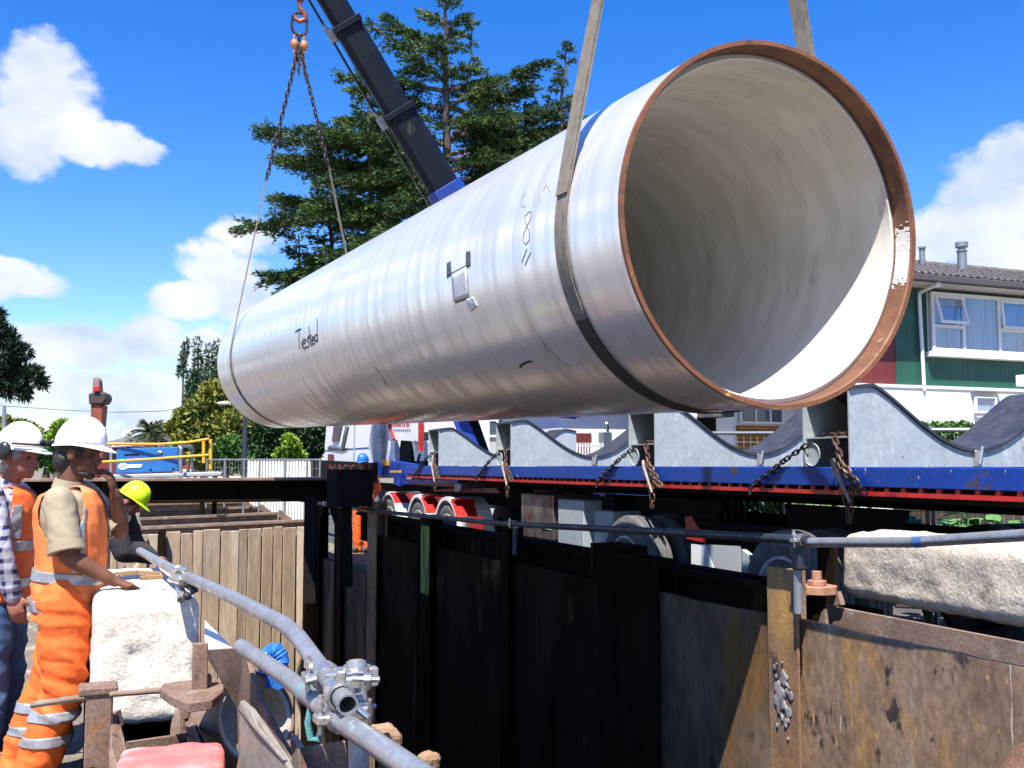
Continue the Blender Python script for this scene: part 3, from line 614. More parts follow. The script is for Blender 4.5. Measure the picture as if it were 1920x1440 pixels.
    me = bpy.data.meshes.new('s'); me.from_pydata([tuple(x) for x in mb.v], [], mb.f); me.materials.append(M['ink']); o = bpy.data.objects.new('scratch_line', me); col.objects.link(o); o.parent = root
    # painted white smear on the socket and dark tick marks inside
    mb = MB()
    a0, a1 = math.atan2(.06, 1), math.atan2(.33, 1)
    n = 130; kk = 44; pts = []
    for i in range(n + 1):
        q = R(-17) + (R(7) - R(-17)) * i / n
        for k in range(kk + 1): pts.append(Vector((math.cos(q) * .9590, math.sin(q) * .9590, -.015 - .108 * k / kk)))
    fs = []
    for i in range(n):
        for k in range(kk):
            e = min(i, n - 1 - i) / n; nv = noise.fractal(Vector((i * .16, k * .06, 3)), 1, 2, 3)
            if e + nv * .16 > .10 and (0 < k < kk - 1 or nv > -.1): fs.append((i * (kk + 1) + k, i * (kk + 1) + k + 1, (i + 1) * (kk + 1) + k + 1, (i + 1) * (kk + 1) + k))
    me = bpy.data.meshes.new('paint_patch'); me.from_pydata([tuple(x) for x in pts], [], fs); me.materials.append(M['smear']); me.shade_smooth()
    o = bpy.data.objects.new('paint_patch', me); col.objects.link(o); o.parent = root
    sm = o.modifiers.new('thickness', 'SOLIDIFY'); sm.thickness = .0015
M['smear'] = mat('white_smeared_paint', (.80, .80, .80), (.66, .64, .62), .5, 0, 6, bump=.1, layers=[((.30, .135, .065), 5, .60, .68, (1, 1, 1))])
pipe()

# ------------------------------------------------------------------ slings, chains, hooks
def sling(a, hook_h, hook_off, w, label, m='sling', far=False):
    """webbing round the pipe at distance a from the mouth, rising to a hook"""
    c = CP + AX * a; H = c + PV * hook_off + PW * hook_h; d = math.hypot(hook_off, hook_h); r = .992
    base = math.atan2(hook_h, hook_off); be = math.acos(r / d); aL = base + be; aR = base - be
    root = empty('lifting_sling', H, label, 'sling')
    th = .006 if far else .008
    def strap(pts, nrm):
        mb = MB()
        for i, (p, n) in enumerate(zip(pts, nrm)):
            for sa, sn in ((-1, 0), (1, 0), (1, 1), (-1, 1)): mb.v.append(p + AX * (sa * w / 2) + n * (sn * th))
        for i in range(len(pts) - 1):
            for q, e in ((0, 1), (1, 2), (2, 3), (3, 0)): mb.f.append((4 * i + q, 4 * i + e, 4 * i + 4 + e, 4 * i + 4 + q))
        mb.f += [(0, 1, 2, 3), tuple(4 * len(pts) - 4 + k for k in range(4))]
        return mb
    def on(q, rr=r): return c + (PV * math.cos(q) + PW * math.sin(q)) * rr
    n = 60; L_ = []; Nn = []
    for i in range(n + 1):
        q = aL + (aR + 2 * math.pi - aL) * i / n; L_.append(on(q)); Nn.append((PV * math.cos(q) + PW * math.sin(q)))
    j = 12 if not far else n
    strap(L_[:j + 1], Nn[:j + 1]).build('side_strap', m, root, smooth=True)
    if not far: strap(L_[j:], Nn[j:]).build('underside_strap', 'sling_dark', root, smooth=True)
    ends = []
    for q in (aL, aR):
        p0 = on(q); nn = (PV * math.cos(q) + PW * math.sin(q)); top = H
        if far: top = p0.lerp(H, .50 if q == aL else .56)
        k = 14; pts = []; nr = []
        for i in range(k + 1):
            f = i / k; pts.append(p0.lerp(top, f) + nn * math.sin(f * 3.14159) * -.004 * (0 if far else 3)); nr.append(nn)
        strap(pts, nr).build('strap', m, root, smooth=True); ends.append(top)
        if not far:   # second ply, slightly apart
            pts2 = [p + nn * .012 + AX * (.012 * math.sin(i)) for i, p in enumerate(pts)]
            strap(pts2, nr).build('strap', m, root, smooth=True)
    return root, H, ends
def chain(mb, a, b, pitch, w, r, sag=0.):
    d = (b - a); n = max(2, int(d.length / pitch)); dn = d.normalized(); s1 = dn.orthogonal().normalized(); s2 = dn.cross(s1)
    for i in range(n):
        f = (i + .5) / n; p = a.lerp(b, f) - Z * sag * 4 * f * (1 - f)
        mb.link(p, dn, s1 if i % 2 else s2, pitch * 1.45, w, r)
    return mb
def rigging():
    rt, H, e = sling(.62, 4.95, -.09, .125, 'wide worn webbing sling round the near end of the pipe')
    mb = MB(); mb.link(H + Z * .12, Z, V, .34, .2, .02, 8, 18); hk = mb.build('ring', 'hook_red', rt, smooth=True)
    rt, H, e = sling(10.5, 4.95, -.12, .085, 'thin webbing and chain sling round the far end of the pipe', far=True)
    k = 3.9
    for end in e:
        mb = MB(); mid = end.lerp(H, 1.0); chain(mb, end, H - Z * .35, .085, .05, .011); mb.build('chain', 'chain_dark', rt, smooth=True)
    for off in (-.03, 0, .035):
        mb = MB(); chain(mb, H - Z * .38 + V * off, H - Z * (.78 + off) + V * off * 3, .075, .045, .010); mb.build('chain_tail', 'chain', rt, smooth=True)
    for off in (-.07, .07):
        mb = MB(); q = H - Z * .33 + V * off
        mb.ell(q, (.06, .05, .075)); mb.tube([q + Z * .06, q + Z * .14], .02, 8); mb.tube([q + V * .03 - Z * .05, q - Z * .12, q - V * .02 - Z * .13], .016, 8); mb.build('chain_shortener', 'hook', rt, smooth=True)
    mb = MB(); mb.link(H - Z * .02, Z, V, .34, .22, .022, 8, 20); mb.link(H - Z * .22, Z, U, .12, .08, .014); mb.build('master_ring', 'chain_dark', rt, smooth=True)
    h = empty('hook_block', H + Z * .3, 'rusty red crane hook holding the chain sling', 'hook')
    mb = MB(); pts = [H + Z * .34, H + Z * .22, H + V * .07 + Z * .16, H + V * .08 + Z * .06, H + Z * .12 - Z * .1, H - V * .07 + Z * .06, H - V * .08 + Z * .12]
    mb.tube(pts, [.035, .035, .04, .042, .04, .03, .015], 10); mb.build('hook', 'hook_red', h, smooth=True)
    mb = MB(); mb.lathe([(.0, 0), (.06, 0), (.075, .04), (.075, .16), (.05, .2), (0, .2)], H + Z * .34, Z, 18); mb.build('swivel', 'hook_red', h, smooth=True)
    mb = MB(); mb.box(H + Z * 1.15, (.12, .36, .6)); mb.build('sheave_block', 'boom', h, bevel=.03)
    return H
HOOK = rigging()

# ------------------------------------------------------------------ mobile crane boom behind the pipe
def crane():
    base = P(1068, 745, 17.6); dirp = P(652, 50, 15.8)
    d = (dirp - base).normalized(); side = d.cross(Vector((0, 1, 0))).normalized(); fr = side.cross(d)
    o = empty('mobile_crane', (base.x + .6, base.y + .6, 0), 'blue mobile crane with dark telescopic boom rising behind the pipe', 'crane')
    def sec(a, b, w, dp, m, name='boom_section'):
        pa = base + d * a; pb = base + d * b; prof = [(-.5, -.30), (-.32, -.5), (.32, -.5), (.5, -.30), (.5, .5), (-.5, .5)]
        mb = MB(); vs = []
        for q in (pa, pb):
            for x, y in prof: vs.append(q + side * x * w + fr * y * dp)
        mb.add(vs, [(0, 1, 2, 3, 4, 5), (11, 10, 9, 8, 7, 6)] + [(i, (i + 1) % 6, 6 + (i + 1) % 6, 6 + i) for i in range(6)])
        return mb.build(name, m, o, bevel=.01)
    def at(py):  # distance along the boom where it crosses a picture row
        lo, hi = 0, 14
        for _ in range(40):
            mid = (lo + hi) / 2; p = base + d * mid; y = 720 - FP * ((-p.y * math.sin(PITCH) + (p.z - CAMH) * math.cos(PITCH)) / (p.y * math.cos(PITCH) + (p.z - CAMH) * math.sin(PITCH)))
            if y > py: lo = mid
            else: hi = mid
        return mid
    a1, a2, a3, tip = at(350), at(212), at(50), at(-70)
    sec(0, a1, .58, .62, 'blue_crane'); sec(a1 - .5, a2, .50, .54, 'boom'); sec(a2 - .4, a3, .44, .48, 'boom'); sec(a3 - .4, tip, .39, .43, 'boom')
    for a, w in ((a2, .54), (a3, .48)):
        mb = MB(); mb.box(base + d * a, (.10, w, w + .08), (d, side, fr)); mb.build('collar', 'boom', o, bevel=.012)
        mb = MB(); q = base + d * (a - .02) - side * 0 + side * (w / 2 + .05) * -1; q2 = base + d * a + side * (w / 2 + .05)
        mb.box(q2, (.22, .12, .12), (d, side, fr)); mb.tube([q2 + d * .1, q2 + d * .22 + side * .04], .03, 8); mb.build('wear_pad_bracket', 'galv', o, bevel=.01)
    mb = MB(); mb.tube([base + d * 1 + side * .40, base + d * tip + side * .30], .022, 6); mb.build('hydraulic_hose', 'black_plastic', o)
    mb = MB(); q = base + d * tip; mb.box(q + d * .2, (.6, .5, .6), (d, side, fr)); mb.lathe([(.0, -.06), (.24, -.06), (.24, .06), (0, .06)], Vector((HOOK.x + .0, q.y, q.z + .35)), fr, 20); mb.build('boom_head', 'boom', o, bevel=.01)
    mb = MB(); mb.tube([HOOK + Z * 1.4 + V * .08, Vector((q.x + .05, q.y, q.z + .5))], .012, 6); mb.tube([HOOK + Z * 1.4 - V * .08, Vector((q.x - .1, q.y, q.z + .5))], .012, 6); mb.build('hoist_rope', 'black_plastic', o)
    # ram, turret and carrier
    g = Vector((base.x, base.y, 0))
    MB().bar(P(858, 772, 18.2), P(898, 872, 18.2), .26, .26).build('stabiliser_frame', 'blue_crane', o, bevel=.02)
    MB().bar(P(876, 760, 18.4), P(915, 872, 18.4), .1, .2).build('stabiliser_frame', 'boom', o, bevel=.02)
    MB().bar(P(865, 740, 18.2), base + Vector((.2, .3, -.1)), .7, .55).build('turret', 'blue_crane', o, bevel=.04)
    MB().box(g + Vector((-.6, 1.6, 1.0)), (7.0, 2.2, .4)).build('carrier_deck', 'blue_crane', o, bevel=.03)
    for k in (-2.6, -1.2, 1.4, 2.7):
        for sd in (-1, 1):
            c = g + Vector((-.6, 1.2, .5)) + U * k + V * sd * .95
            mb = MB(); mb.lathe([(.2, -.14), (.42, -.15), (.5, -.1), (.5, .1), (.42, .15), (.2, .14)], c, V, 24); mb.build('wheel', 'tyre', o, smooth=True)
crane()

# ------------------------------------------------------------------ trailer
TS = 4.88
def wheel(parent, s, t, face, rr=.5, w=.27, zc=None):
    zc = rr if zc is None else zc
    c = F(s, t, zc); ax = -V if face < 0 else V; N_ = 40
    mb = MB(); h = w / 2
    mb.lathe([(.322, h * .75), (.335, h * .95), (.40, h * 1.05), (.455, h * .98), (rr - .012, h * .78), (rr, h * .6), (rr, h * .46), (rr - .012, h * .44), (rr - .012, h * .38), (rr, h * .36), (rr, h * .12), (rr - .012, h * .1), (rr - .012, h * .0), (rr, -h * .02), (rr, -h * .3), (rr - .012, -h * .32), (rr - .012, -h * .38), (rr, -h * .4), (rr, -h * .6), (rr - .012, -h * .78), (.455, -h), (.40, -h * 1.05), (.322, -h * .8)], c, ax, N_, closed=True)
    ty = mb.build('tyre', 'tyre', parent, smooth=True)
    mb = MB(); mb.lathe([(.336, h * .95), (.336, h * 1.0), (.312, h * 1.0), (.305, h * .9), (.298, h * .5), (.275, h * .3), (.265, -h * .35), (.16, -h * .45), (.13, -h * .1), (.11, h * .05), (0, h * .08)], c, ax, N_)
    rm = mb.build('rim', 'rim', parent, smooth=True)
    mb = MB()
    for k in range(10):
        q = 2 * math.pi * k / 10; x = ax.orthogonal().normalized(); y = ax.cross(x); p = c + (x * math.cos(q) + y * math.sin(q)) * .19
        mb.tube([p - ax * (h * .5), p - ax * (h * .2)], .014, 6)
    kind(mb.build('wheel_nuts', 'rim', rm), 'stuff'); return ty
def trailer():
    o = empty('flatbed_trailer', F(9, 6, 0), 'long blue flatbed trailer with red rope rail and grey pipe cradles', 'trailer')
    s0, s1 = 1.8, 16.7; t0, t1 = TS, TS + 2.45
    MB().stbox(s0, s1, t0, t0 + .06, 1.395, 1.530).build('side_rail', 'blue', o, bevel=.006)
    MB().stbox(s0, s1, t1 - .06, t1, 1.395, 1.530).build('side_rail', 'blue', o, bevel=.006)
    MB().stbox(s0, s1, t0 + .062, t1 - .062, 1.47, 1.522).build('deck', 'black', o)
    mb = MB(); mb.bar(F(s0, t0 + .02, 1.352), F(s1, t0 + .02, 1.352), .022, .030); mb.build('rope_rail', 'red', o)
    mb = MB(); s = s0
    while s < s1 - .1:
        mb.prism([F(s, t0 + .018, 1.366), F(s + .045, t0 + .018, 1.366), F(s + .036, t0 + .018, 1.396), F(s + .009, t0 + .018, 1.396)], V * .02); s += .152
    kind(mb.build('rope_rail_studs', 'red', o), 'stuff')
    for t in (5.75, 6.55):
        MB().stbox(s0, s1, t - .01, t + .01, 1.24, 1.468).build('chassis_web', 'black', o)
        MB().stbox(s0, s1, t - .08, t + .08, 1.215, 1.238).build('chassis_flange', 'black', o)
    MB().stbox(s0, s1, t0 + .1, t0 + .12, 1.30, 1.468).build('inner_side_member', 'black', o)
    mb = MB()
    for s in np.arange(s0 + .2, s1, .5): mb.stbox(s, s + .05, t0 + .122, t1 - .08, 1.36, 1.468)
    mb.build('cross_members', 'black', o)
    # axle group
    MB().stbox(5.6, 10.1, 5.3, 5.42, .62, 1.03).build('sub_frame', 'black', o); MB().stbox(5.6, 10.1, 6.7, 6.82, .62, 1.03).build('sub_frame', 'black', o)
    mb = MB(); mb.prism([F(8.2, 5.44, 1.22), F(10.6, 5.44, 1.22), F(10.0, 5.44, .6), F(8.6, 5.44, .6)], V * .06); mb.prism([F(5.9, 5.44, 1.22), F(7.3, 5.44, 1.22), F(7.1, 5.44, .6), F(6.2, 5.44, .6)], V * .06)
    mb.stbox(9.9, 10.4, 5.2, 6.9, .45, 1.2); mb.build('suspension_hanger', 'black', o)
    for s in (6.52, 8.98):
        MB().tube([F(s, 5.1, .53), F(s, 7.1, .53)], .07, 12).build('axle', 'black', o)
        for t, fc in ((4.96, -1), (5.30, -1), (6.9, 1), (7.22, 1)): wheel(o, s, t, fc, .53)
        mb = MB(); n = 12; pts = []
    # mud flap with red wedge and grey guard panel between the wheels
    a = Pt(1288, 968, 5.0); 
    fl = [Pt(1284, 968, 5.02), Pt(1296, 968, 5.02), Pt(1321, 1008, 5.02), Pt(1322, 1018, 5.02), Pt(1287, 1010, 5.02)]
    MB().prism(fl, V * .012).build('mudguard_wedge', 'red', o)
    MB().prism([Pt(1296, 1020, 5.03), Pt(1322, 1021, 5.03), Pt(1345, 1085, 5.03), Pt(1296, 1078, 5.03)], V * .01).build('mud_flap', 'white', o)
    MB().prism([Pt(1324, 1021, 5.035), Pt(1388, 1024, 5.035), Pt(1388, 1092, 5.035), Pt(1347, 1087, 5.035)], V * .01).build('mud_flap', 'greywall', o)
    MB().prism([Pt(1146, 1004, 5.0), Pt(1166, 1002, 5.0), Pt(1160, 1050, 5.0), Pt(1146, 1040, 5.0)], V * .05).build('guard_end', 'cradle', o)
    MB().prism([Pt(1391, 1030, 5.0), Pt(1404, 1042, 5.0), Pt(1402, 1086, 5.0), Pt(1390, 1084, 5.0)], V * .05).build('guard_end', 'cradle', o)
    # tool boxes
    MB().stbox(11.0, 11.95, 4.98, 5.6, .68, 1.20).build('tool_box', 'tool', o, bevel=.01)
    MB().stbox(11.06, 11.30, 4.972, 4.98, .80, .86).build('label_plate', 'white', o)
    MB().stbox(10.2, 10.86, 4.98, 5.5, .62, 1.16).build('battery_box', 'cradle', o, bevel=.01)
    MB().stbox(9.75, 10.19, 5.1, 5.5, .62, 1.06).build('battery_box', 'cradle', o, bevel=.01)
    mb = MB(); mb.bar(F(12.5, 5.2, 1.2), F(12.5, 5.2, .25), .09, .09); mb.stbox(12.35, 12.65, 5.05, 5.35, .1, .14); mb.build('landing_leg', 'black', o)
    return o
M['tool'] = mat('polished_tool_box', (.42, .38, .36), (.16, .12, .11), .25, .7, 5, (1, 1, .4), .1, layers=[((.30, .05, .04), 2, .55, .68, (1, 1, 2))])
trailer()

def cradles():
    W_ = 2.30; prof = []
    # saddle profile across the trailer: hump, valley, hump
    def top(x, k=1.0):
        u_ = x / W_
        def sm(e0, e1, v): q = max(0, min(1, (v - e0) / (e1 - e0))); return q * q * (3 - 2 * q)
        e = 1 if u_ < .5 else 0; q = min(u_, 1 - u_) / .5
        # q 0 at the outer edge, 1 at the valley
        h = .56
        if q < .18: y = h - .03 * (1 - q / .18) ** 2
        else: y = h - (h - .105) * (math.sin((q - .18) / .82 * math.pi / 2) ** 1.25)
        return y
    spots = [(Pt(1590, 870, TS).dot(U), 'nearest'), (Pt(1225, 870, TS).dot(U), 'second nearest'), (Pt(955, 870, TS).dot(U), 'third nearest'), (Pt(820, 870, TS).dot(U), 'farthest, beside the truck')]
    sp0 = spots[0][0]; dep = .50
    o = empty('pipe_cradle', F(sp0, TS, 1.532), 'grey steel pipe cradle with rubber saddle, nearest of the four on the trailer', 'pipe cradle', 'pipe cradles on the trailer')
    n = 44; zb = 1.5325
    def plate(s):
        up = [F(s, TS + .02 + W_ * i / n, zb + top(W_ * i / n)) for i in range(n + 1)]
        return MB().prism([F(s, TS + .02, zb)] + up + [F(s, TS + .02 + W_, zb)], U * .014)
    plate(sp0).build('side_plate', 'cradle', o); plate(sp0 + dep).build('side_plate', 'cradle', o)
    mb = MB(); pts = []
    for i in range(n + 1):
        x = W_ * i / n; z = zb + top(x)
        pts.append((x, z))
    for i, (x, z) in enumerate(pts):
        nx = Vector((0, 0, 1))
        for s_, dz in ((sp0 - .02, .003), (sp0 + dep + .034, .003), (sp0 + dep + .034, .025), (sp0 - .02, .025)): mb.v.append(F(s_, TS + .02 + x, z + dz))
    for i in range(n):
        for q, e in ((0, 1), (1, 2), (2, 3), (3, 0)): mb.f.append((4 * i + q, 4 * i + e, 4 * i + 4 + e, 4 * i + 4 + q))
    mb.f += [(0, 1, 2, 3), tuple(4 * n + k for k in range(4))]
    mb.build('rubber_saddle', 'rubber', o, smooth=True)
    MB().stbox(sp0 + .016, sp0 + dep - .002, TS + .55, TS + .57, zb, zb + .3).build('inner_web', 'black', o)
    MB().stbox(sp0 + .016, sp0 + dep - .002, TS + .04, TS + .50, zb + .205, zb + .215).build('shelf', 'cradle', o)
    mb = MB(); mb.stbox(sp0 - .03, sp0 - .002, TS + 1.14, TS + 1.20, zb + .0, zb + .12); mb.build('centre_clip', 'clamp', o, bevel=.004)
    mb = MB(); mb.tube([F(sp0 - .035, TS + 1.20, zb + .15), F(sp0 - .035, TS + 1.17, zb + .02)], .012, 6); mb.build('pin', 'clamp', o)
    mb = MB(); q = F(sp0 + .25, TS + .1, zb + .225); chain(mb, F(sp0 + .06, TS + .08, zb + .23), F(sp0 + .42, TS + .14, zb + .23), .05, .036, .008); mb.build('coiled_chain', 'chain', o, smooth=True)
    mb = MB(); mb.lathe([(.085, -.006), (.085, .006), (.0, .006), (0, -.006)], F(sp0 + .44, TS + .045, zb + .09), V, 16); mb.build('lug', 'cradle', o)
    for s, lab in spots[1:]:
        c = copy_tree(o); c.location = F(s, TS, 1.532)
        c['label'] = 'grey steel pipe cradle with rubber saddle, %s of four on trailer' % (lab if 'farthest' not in lab else 'farthest')
    # chains with load binders over the edge of the deck
    for i, (s, lab) in enumerate(spots):
        if i == 3: pass
        lb = ('nearest', 'second', 'third', 'farthest')[i]
        z0 = 1.532
        d = empty('tie_down_chain', F(s + dep, TS, z0), 'dark chain slanting forward over the blue deck edge from the %s cradle' % lb, 'chain', 'tie down chains on the trailer')
        a = F(s + dep - .03, TS + .02, z0 + .16); b = F(s + dep + .62, TS - .03, z0 - .17)
        mb = MB(); chain(mb, a, F(s + dep + .18, TS - .02, z0 + .05), .044, .030, .0068); chain(mb, F(s + dep + .18, TS - .02, z0 + .05), b, .044, .030, .0068); mb.build('chain', 'chain_dark', d, smooth=True)
        mb = MB(); mb.tube([b, b - Z * .05], .012, 6); mb.build('hook', 'chain_dark', d)
        e = empty('load_binder', F(s, TS, z0), 'rusty chain and lever binder hanging over the deck edge at the %s cradle' % lb, 'load binder', 'load binders on the trailer')
        p0 = F(s + .12, TS - .01, z0 + .20); p1 = F(s + .02, TS - .035, z0 + .03); p2 = F(s - .22, TS - .045, z0 - .185); 
        mb = MB(); chain(mb, p0, p1, .048, .034, .0085); chain(mb, p1, p2, .048, .034, .0085); chain(mb, p1 + U * .02, p2 + U * .06, .048, .034, .0085)
        g = F(s - .09, TS - .05, z0 - .14); chain(mb, g, g - Z * .24 + U * .02, .05, .034, .007); chain(mb, g + U * .07 - Z * .05, g - Z * .24 + U * .03, .05, .034, .007); mb.build('chain', 'chain', e, smooth=True)
        mb = MB(); mb.tube([p1 + U * .07 + Z * .02 - V * .02, p1 + U * .04 - V * .035 - Z * .03, F(s - .10, TS - .075, z0 - .24)], [.018, .016, .011], 8); mb.build('lever', 'binder', e, smooth=True)
M['binder'] = mat('worn_lever', (.36, .29, .22), (.25, .19, .14), .6, .2, 12, bump=.1)
cradles()
# ------------------------------------------------------------------ truck pulling the trailer
def truck():
    o = empty('truck', F(19, 6, 0), 'white cab truck with grey exhaust stacks coupled to the blue trailer', 'truck')
    t0 = 4.95; t1 = 7.35
    def sz(px, py, t=4.95): p = Pt(px, py, t); return p.dot(U), p.z
    sF, _ = sz(608, 830); sR, _ = sz(697, 830)
    # cab: side profile as a prism across the truck
    z0, zt = 1.55, 3.35
    prof = [(sR, z0 - .25), (sF, z0 - .25), (sF - .02, 2.02), (sF - .42, 3.2), (sR, zt)]
    MB().prism([F(s, t0, z) for s, z in prof], V * 2.4).build('cab', 'white', o, bevel=.05, seg=2)
    s = lambda px, y: sz(px, y)
    a = [Pt(620, 828, 4.93), Pt(624, 800, 4.93), Pt(646, 800, 4.93), Pt(636, 832, 4.93)]
    b = [Pt(616, 834, 4.94), Pt(621, 785, 4.94), Pt(651, 785, 4.94), Pt(640, 838, 4.94)]
    w = MB().prism(b, -V * .012).build('window', 'white', o); MB().prism([Pt(622, 828, 4.9), Pt(626, 792, 4.9), Pt(641, 792, 4.9), Pt(634, 828, 4.9)], V * .02).build('pane', 'glass', w)
    MB().prism([Pt(614, 838, 4.93), Pt(640, 842, 4.93), Pt(650, 800, 4.93), Pt(653, 800, 4.93), Pt(643, 846, 4.93), Pt(614, 842, 4.93)], V * .015).build('mirror_arm', 'black_plastic', o)
    MB().prism([Pt(641, 842, 4.93), Pt(650, 840, 4.93), Pt(650, 843, 4.93), Pt(641, 845, 4.93)], V * .02).build('door_handle', 'black', o)
    MB().stbox(sR + .2, sF - .1, t0 - .006, t0 - .001, 1.86, 1.885).build('side_stripe', 'blue', o)
    MB().prism([Pt(614, 863, 4.93), Pt(625, 864, 4.93), Pt(625, 852, 4.93), Pt(615, 851, 4.93)], V * .015).build('badge', 'maroon', o)
    MB().prism([Pt(662, 866, 4.94), Pt(664, 788, 4.94), Pt(666, 788, 4.94), Pt(665, 866, 4.94)], V * .008).build('panel_joint', 'greywall', o)
    # exhaust stacks and air cleaner
    for px, r in ((696, .07), (706, .10), (716, .09)):
        p = Pt(px, 860, 5.1); MB().tube([Vector((p.x, p.y, 1.5)), Vector((p.x, p.y, 3.3))], r, 16).build('exhaust_stack', 'galv', o, smooth=True)
    # headboard sign
    q = [Pt(727, 824, 5.0), Pt(789, 828, 5.0), Pt(791, 792, 5.0), Pt(727, 790, 5.0)]
    sg = MB().prism(q, V * .05).build('sign_board', 'white', o)
    n = (q[1] - q[0]).normalized(); ln = (q[1] - q[0]).length; up = (q[3] - q[0]).normalized()
    mb = MB()
    for a0, a1 in ((-.0, .02), (.98, 1.0)): mb.prism([q[0] + n * ln * a0 - V * .004, q[0] + n * ln * a1 - V * .004, q[0] + n * ln * a1 + up * .34 - V * .004, q[0] + n * ln * a0 + up * .34 - V * .004], V * .006)
    mb.build('sign_edge', 'red', sg)
    mb = MB(); x = .06
    for ch in range(15):
        wd = random.uniform(.018, .036); h = random.choice((.07, .09, .10))
        b0 = q[0] + n * ln * x + up * .24 - V * .006
        MB().prism([b0, b0 + n * ln * wd, b0 + n * ln * wd + up * h, b0 + n * ln * .004 + up * h], V * .003).build('letter', 'red', sg)
        x += wd + random.choice((.012, .014, .035))
        if x > .93: break
    mb = MB(); x = .2
    for ch in range(9):
        b0 = q[0] + n * ln * x + up * .16 - V * .006; mb.prism([b0, b0 + n * ln * .03, b0 + n * ln * .03 + up * .03, b0 + up * .03], V * .003); x += .06
    mb.build('small_lettering', 'blue', sg)
    MB().bar(Pt(789, 788, 4.98), Pt(789, 845, 4.98), .07, .07).build('red_post', 'red', o)
    MB().bar(Pt(727, 790, 4.98), Pt(739, 824, 4.98), .04, .04).build('red_stay', 'red', o)
    # white fuel body with dark round end under the sign
    MB().prism([Pt(724, 864, 5.1), Pt(740, 864, 5.1), Pt(740, 826, 5.1), Pt(727, 826, 5.1)], V * .4).build('cabinet', 'white', o)
    MB().prism([Pt(778, 864, 5.1), Pt(796, 864, 5.1), Pt(796, 826, 5.1), Pt(772, 826, 5.1)], V * .4).build('cabinet', 'white', o)
    c = Pt(760, 848, 5.15); MB().tube([c, c + V * .9], .36, 24).build('drum', 'black', o)
    mb = MB(); mb.tube([Pt(779, 828, 5.0), Pt(784, 838, 5.0), Pt(787, 852, 5.0), Pt(783, 866, 5.0)], .025, 8); mb.build('air_hose', 'galv_dark', o, smooth=True)
    # chassis, fifth wheel, gooseneck
    MB().stbox(13.4, 22.5, 5.6, 5.7, .95, 1.18).build('chassis_rail', 'black', o); MB().stbox(13.4, 22.5, 6.6, 6.7, .95, 1.18).build('chassis_rail', 'black', o)
    MB().prism([Pt(690, 893, 4.97), Pt(780, 893, 4.97), Pt(780, 872, 4.97), Pt(722, 862, 4.97), Pt(700, 866, 4.97)], V * .4).build('gooseneck', 'blue', o)
    MB().prism([Pt(740, 898, 4.92), Pt(858, 900, 4.92), Pt(858, 907, 4.92), Pt(742, 908, 4.92)], V * .1).build('blue_side_frame', 'blue', o)
    MB().prism([Pt(738, 896, 4.9), Pt(752, 889, 4.9), Pt(750, 912, 4.9), Pt(738, 908, 4.9)], V * .1).build('blue_bracket', 'blue', o)
    MB().prism([Pt(731, 882, 4.9), Pt(749, 882, 4.9), Pt(749, 886, 4.9), Pt(731, 886, 4.9)], V * .03).build('amber_reflector', 'yellow', o)
    MB().prism([Pt(716, 862, 4.95), Pt(728, 862, 4.95), Pt(728, 873, 4.95), Pt(716, 873, 4.95)], V * .015).build('amber_placard', 'yellow', o)
    MB().prism([Pt(780, 908, 5.2), Pt(888, 916, 5.2), Pt(886, 905, 5.2), Pt(815, 902, 5.2), Pt(782, 904, 5.2)], V * .5).build('fifth_wheel_ramp', 'red', o)
    MB().prism([Pt(812, 921, 5.1), Pt(940, 925, 5.1), Pt(930, 915, 5.1), Pt(828, 917, 5.1)], V * .5).build('skid_plate', 'maroon', o)
    c = Pt(858, 909, 4.95); mb = MB(); mb.tube([c, c + V * .4 + U * .1], .10, 14); mb.build('air_tank', 'galv', o, smooth=True)
    # wheels and mudguards
    for px in (742, 797, 852):
        p = Pt(px, 985, 5.02); sC = p.dot(U)
        for t in (5.05, 7.2): wheel(o, sC, t, -1 if t < 6 else 1, .5, .3)
        mb = MB(); nn = 14; rr = .58
        ar = [(sC + rr * math.cos(R(8 + 164 * i / nn)), .5 + rr * math.sin(R(8 + 164 * i / nn))) for i in range(nn + 1)]
        ar2 = [(sC + (rr - .05) * math.cos(R(8 + 164 * i / nn)), .5 + (rr - .05) * math.sin(R(8 + 164 * i / nn))) for i in range(nn + 1)]
        for i in range(nn): mb.prism([F(*(ar[i][0], 4.88, ar[i][1])), F(*(ar[i + 1][0], 4.88, ar[i + 1][1])), F(ar2[i + 1][0], 4.88, ar2[i + 1][1]), F(ar2[i][0], 4.88, ar2[i][1])], V * .55)
        mb.build('mudguard', 'white', o)
        mb = MB(); i = 7 if px != 742 else 6
        for k in (i + 2, i + 3, i + 4) : 
            if k < nn:
                e = .004; pts = [ar[k], ar[k + 1]]; cx = sC
                q = [(cx + (x - cx) * 1.012, .5 + (z - .5) * 1.012) for x, z in pts]
                mb.add([F(q[0][0], 4.875, q[0][1]), F(q[1][0], 4.875, q[1][1]), F(q[1][0], 5.2, q[1][1]), F(q[0][0], 5.2, q[0][1])], [(0, 1, 2, 3)])
        mb.build('mudguard_stripe', 'red', o)
        if px != 852: MB().prism([Pt(px + 18, 925 + (px - 742) * .12, 4.9), Pt(px + 58, 929 + (px - 742) * .12, 4.9), Pt(px + 50, 938 + (px - 742) * .12, 4.9), Pt(px + 26, 938 + (px - 742) * .12, 4.9)], V * .3).build('mudguard_infill', 'red', o)
    p = Pt(717, 960, 5.2); MB().tube([F(p.dot(U) - .1, 5.15, .75), F(p.dot(U) + .9, 5.15, .75)], .33, 24).build('fuel_tank', 'galv', o, smooth=True)
    MB().prism([Pt(880, 968, 4.95), Pt(903, 970, 4.95), Pt(903, 1008, 4.95), Pt(880, 1010, 4.95)], V * .02).build('rear_marker_board', 'red', o)
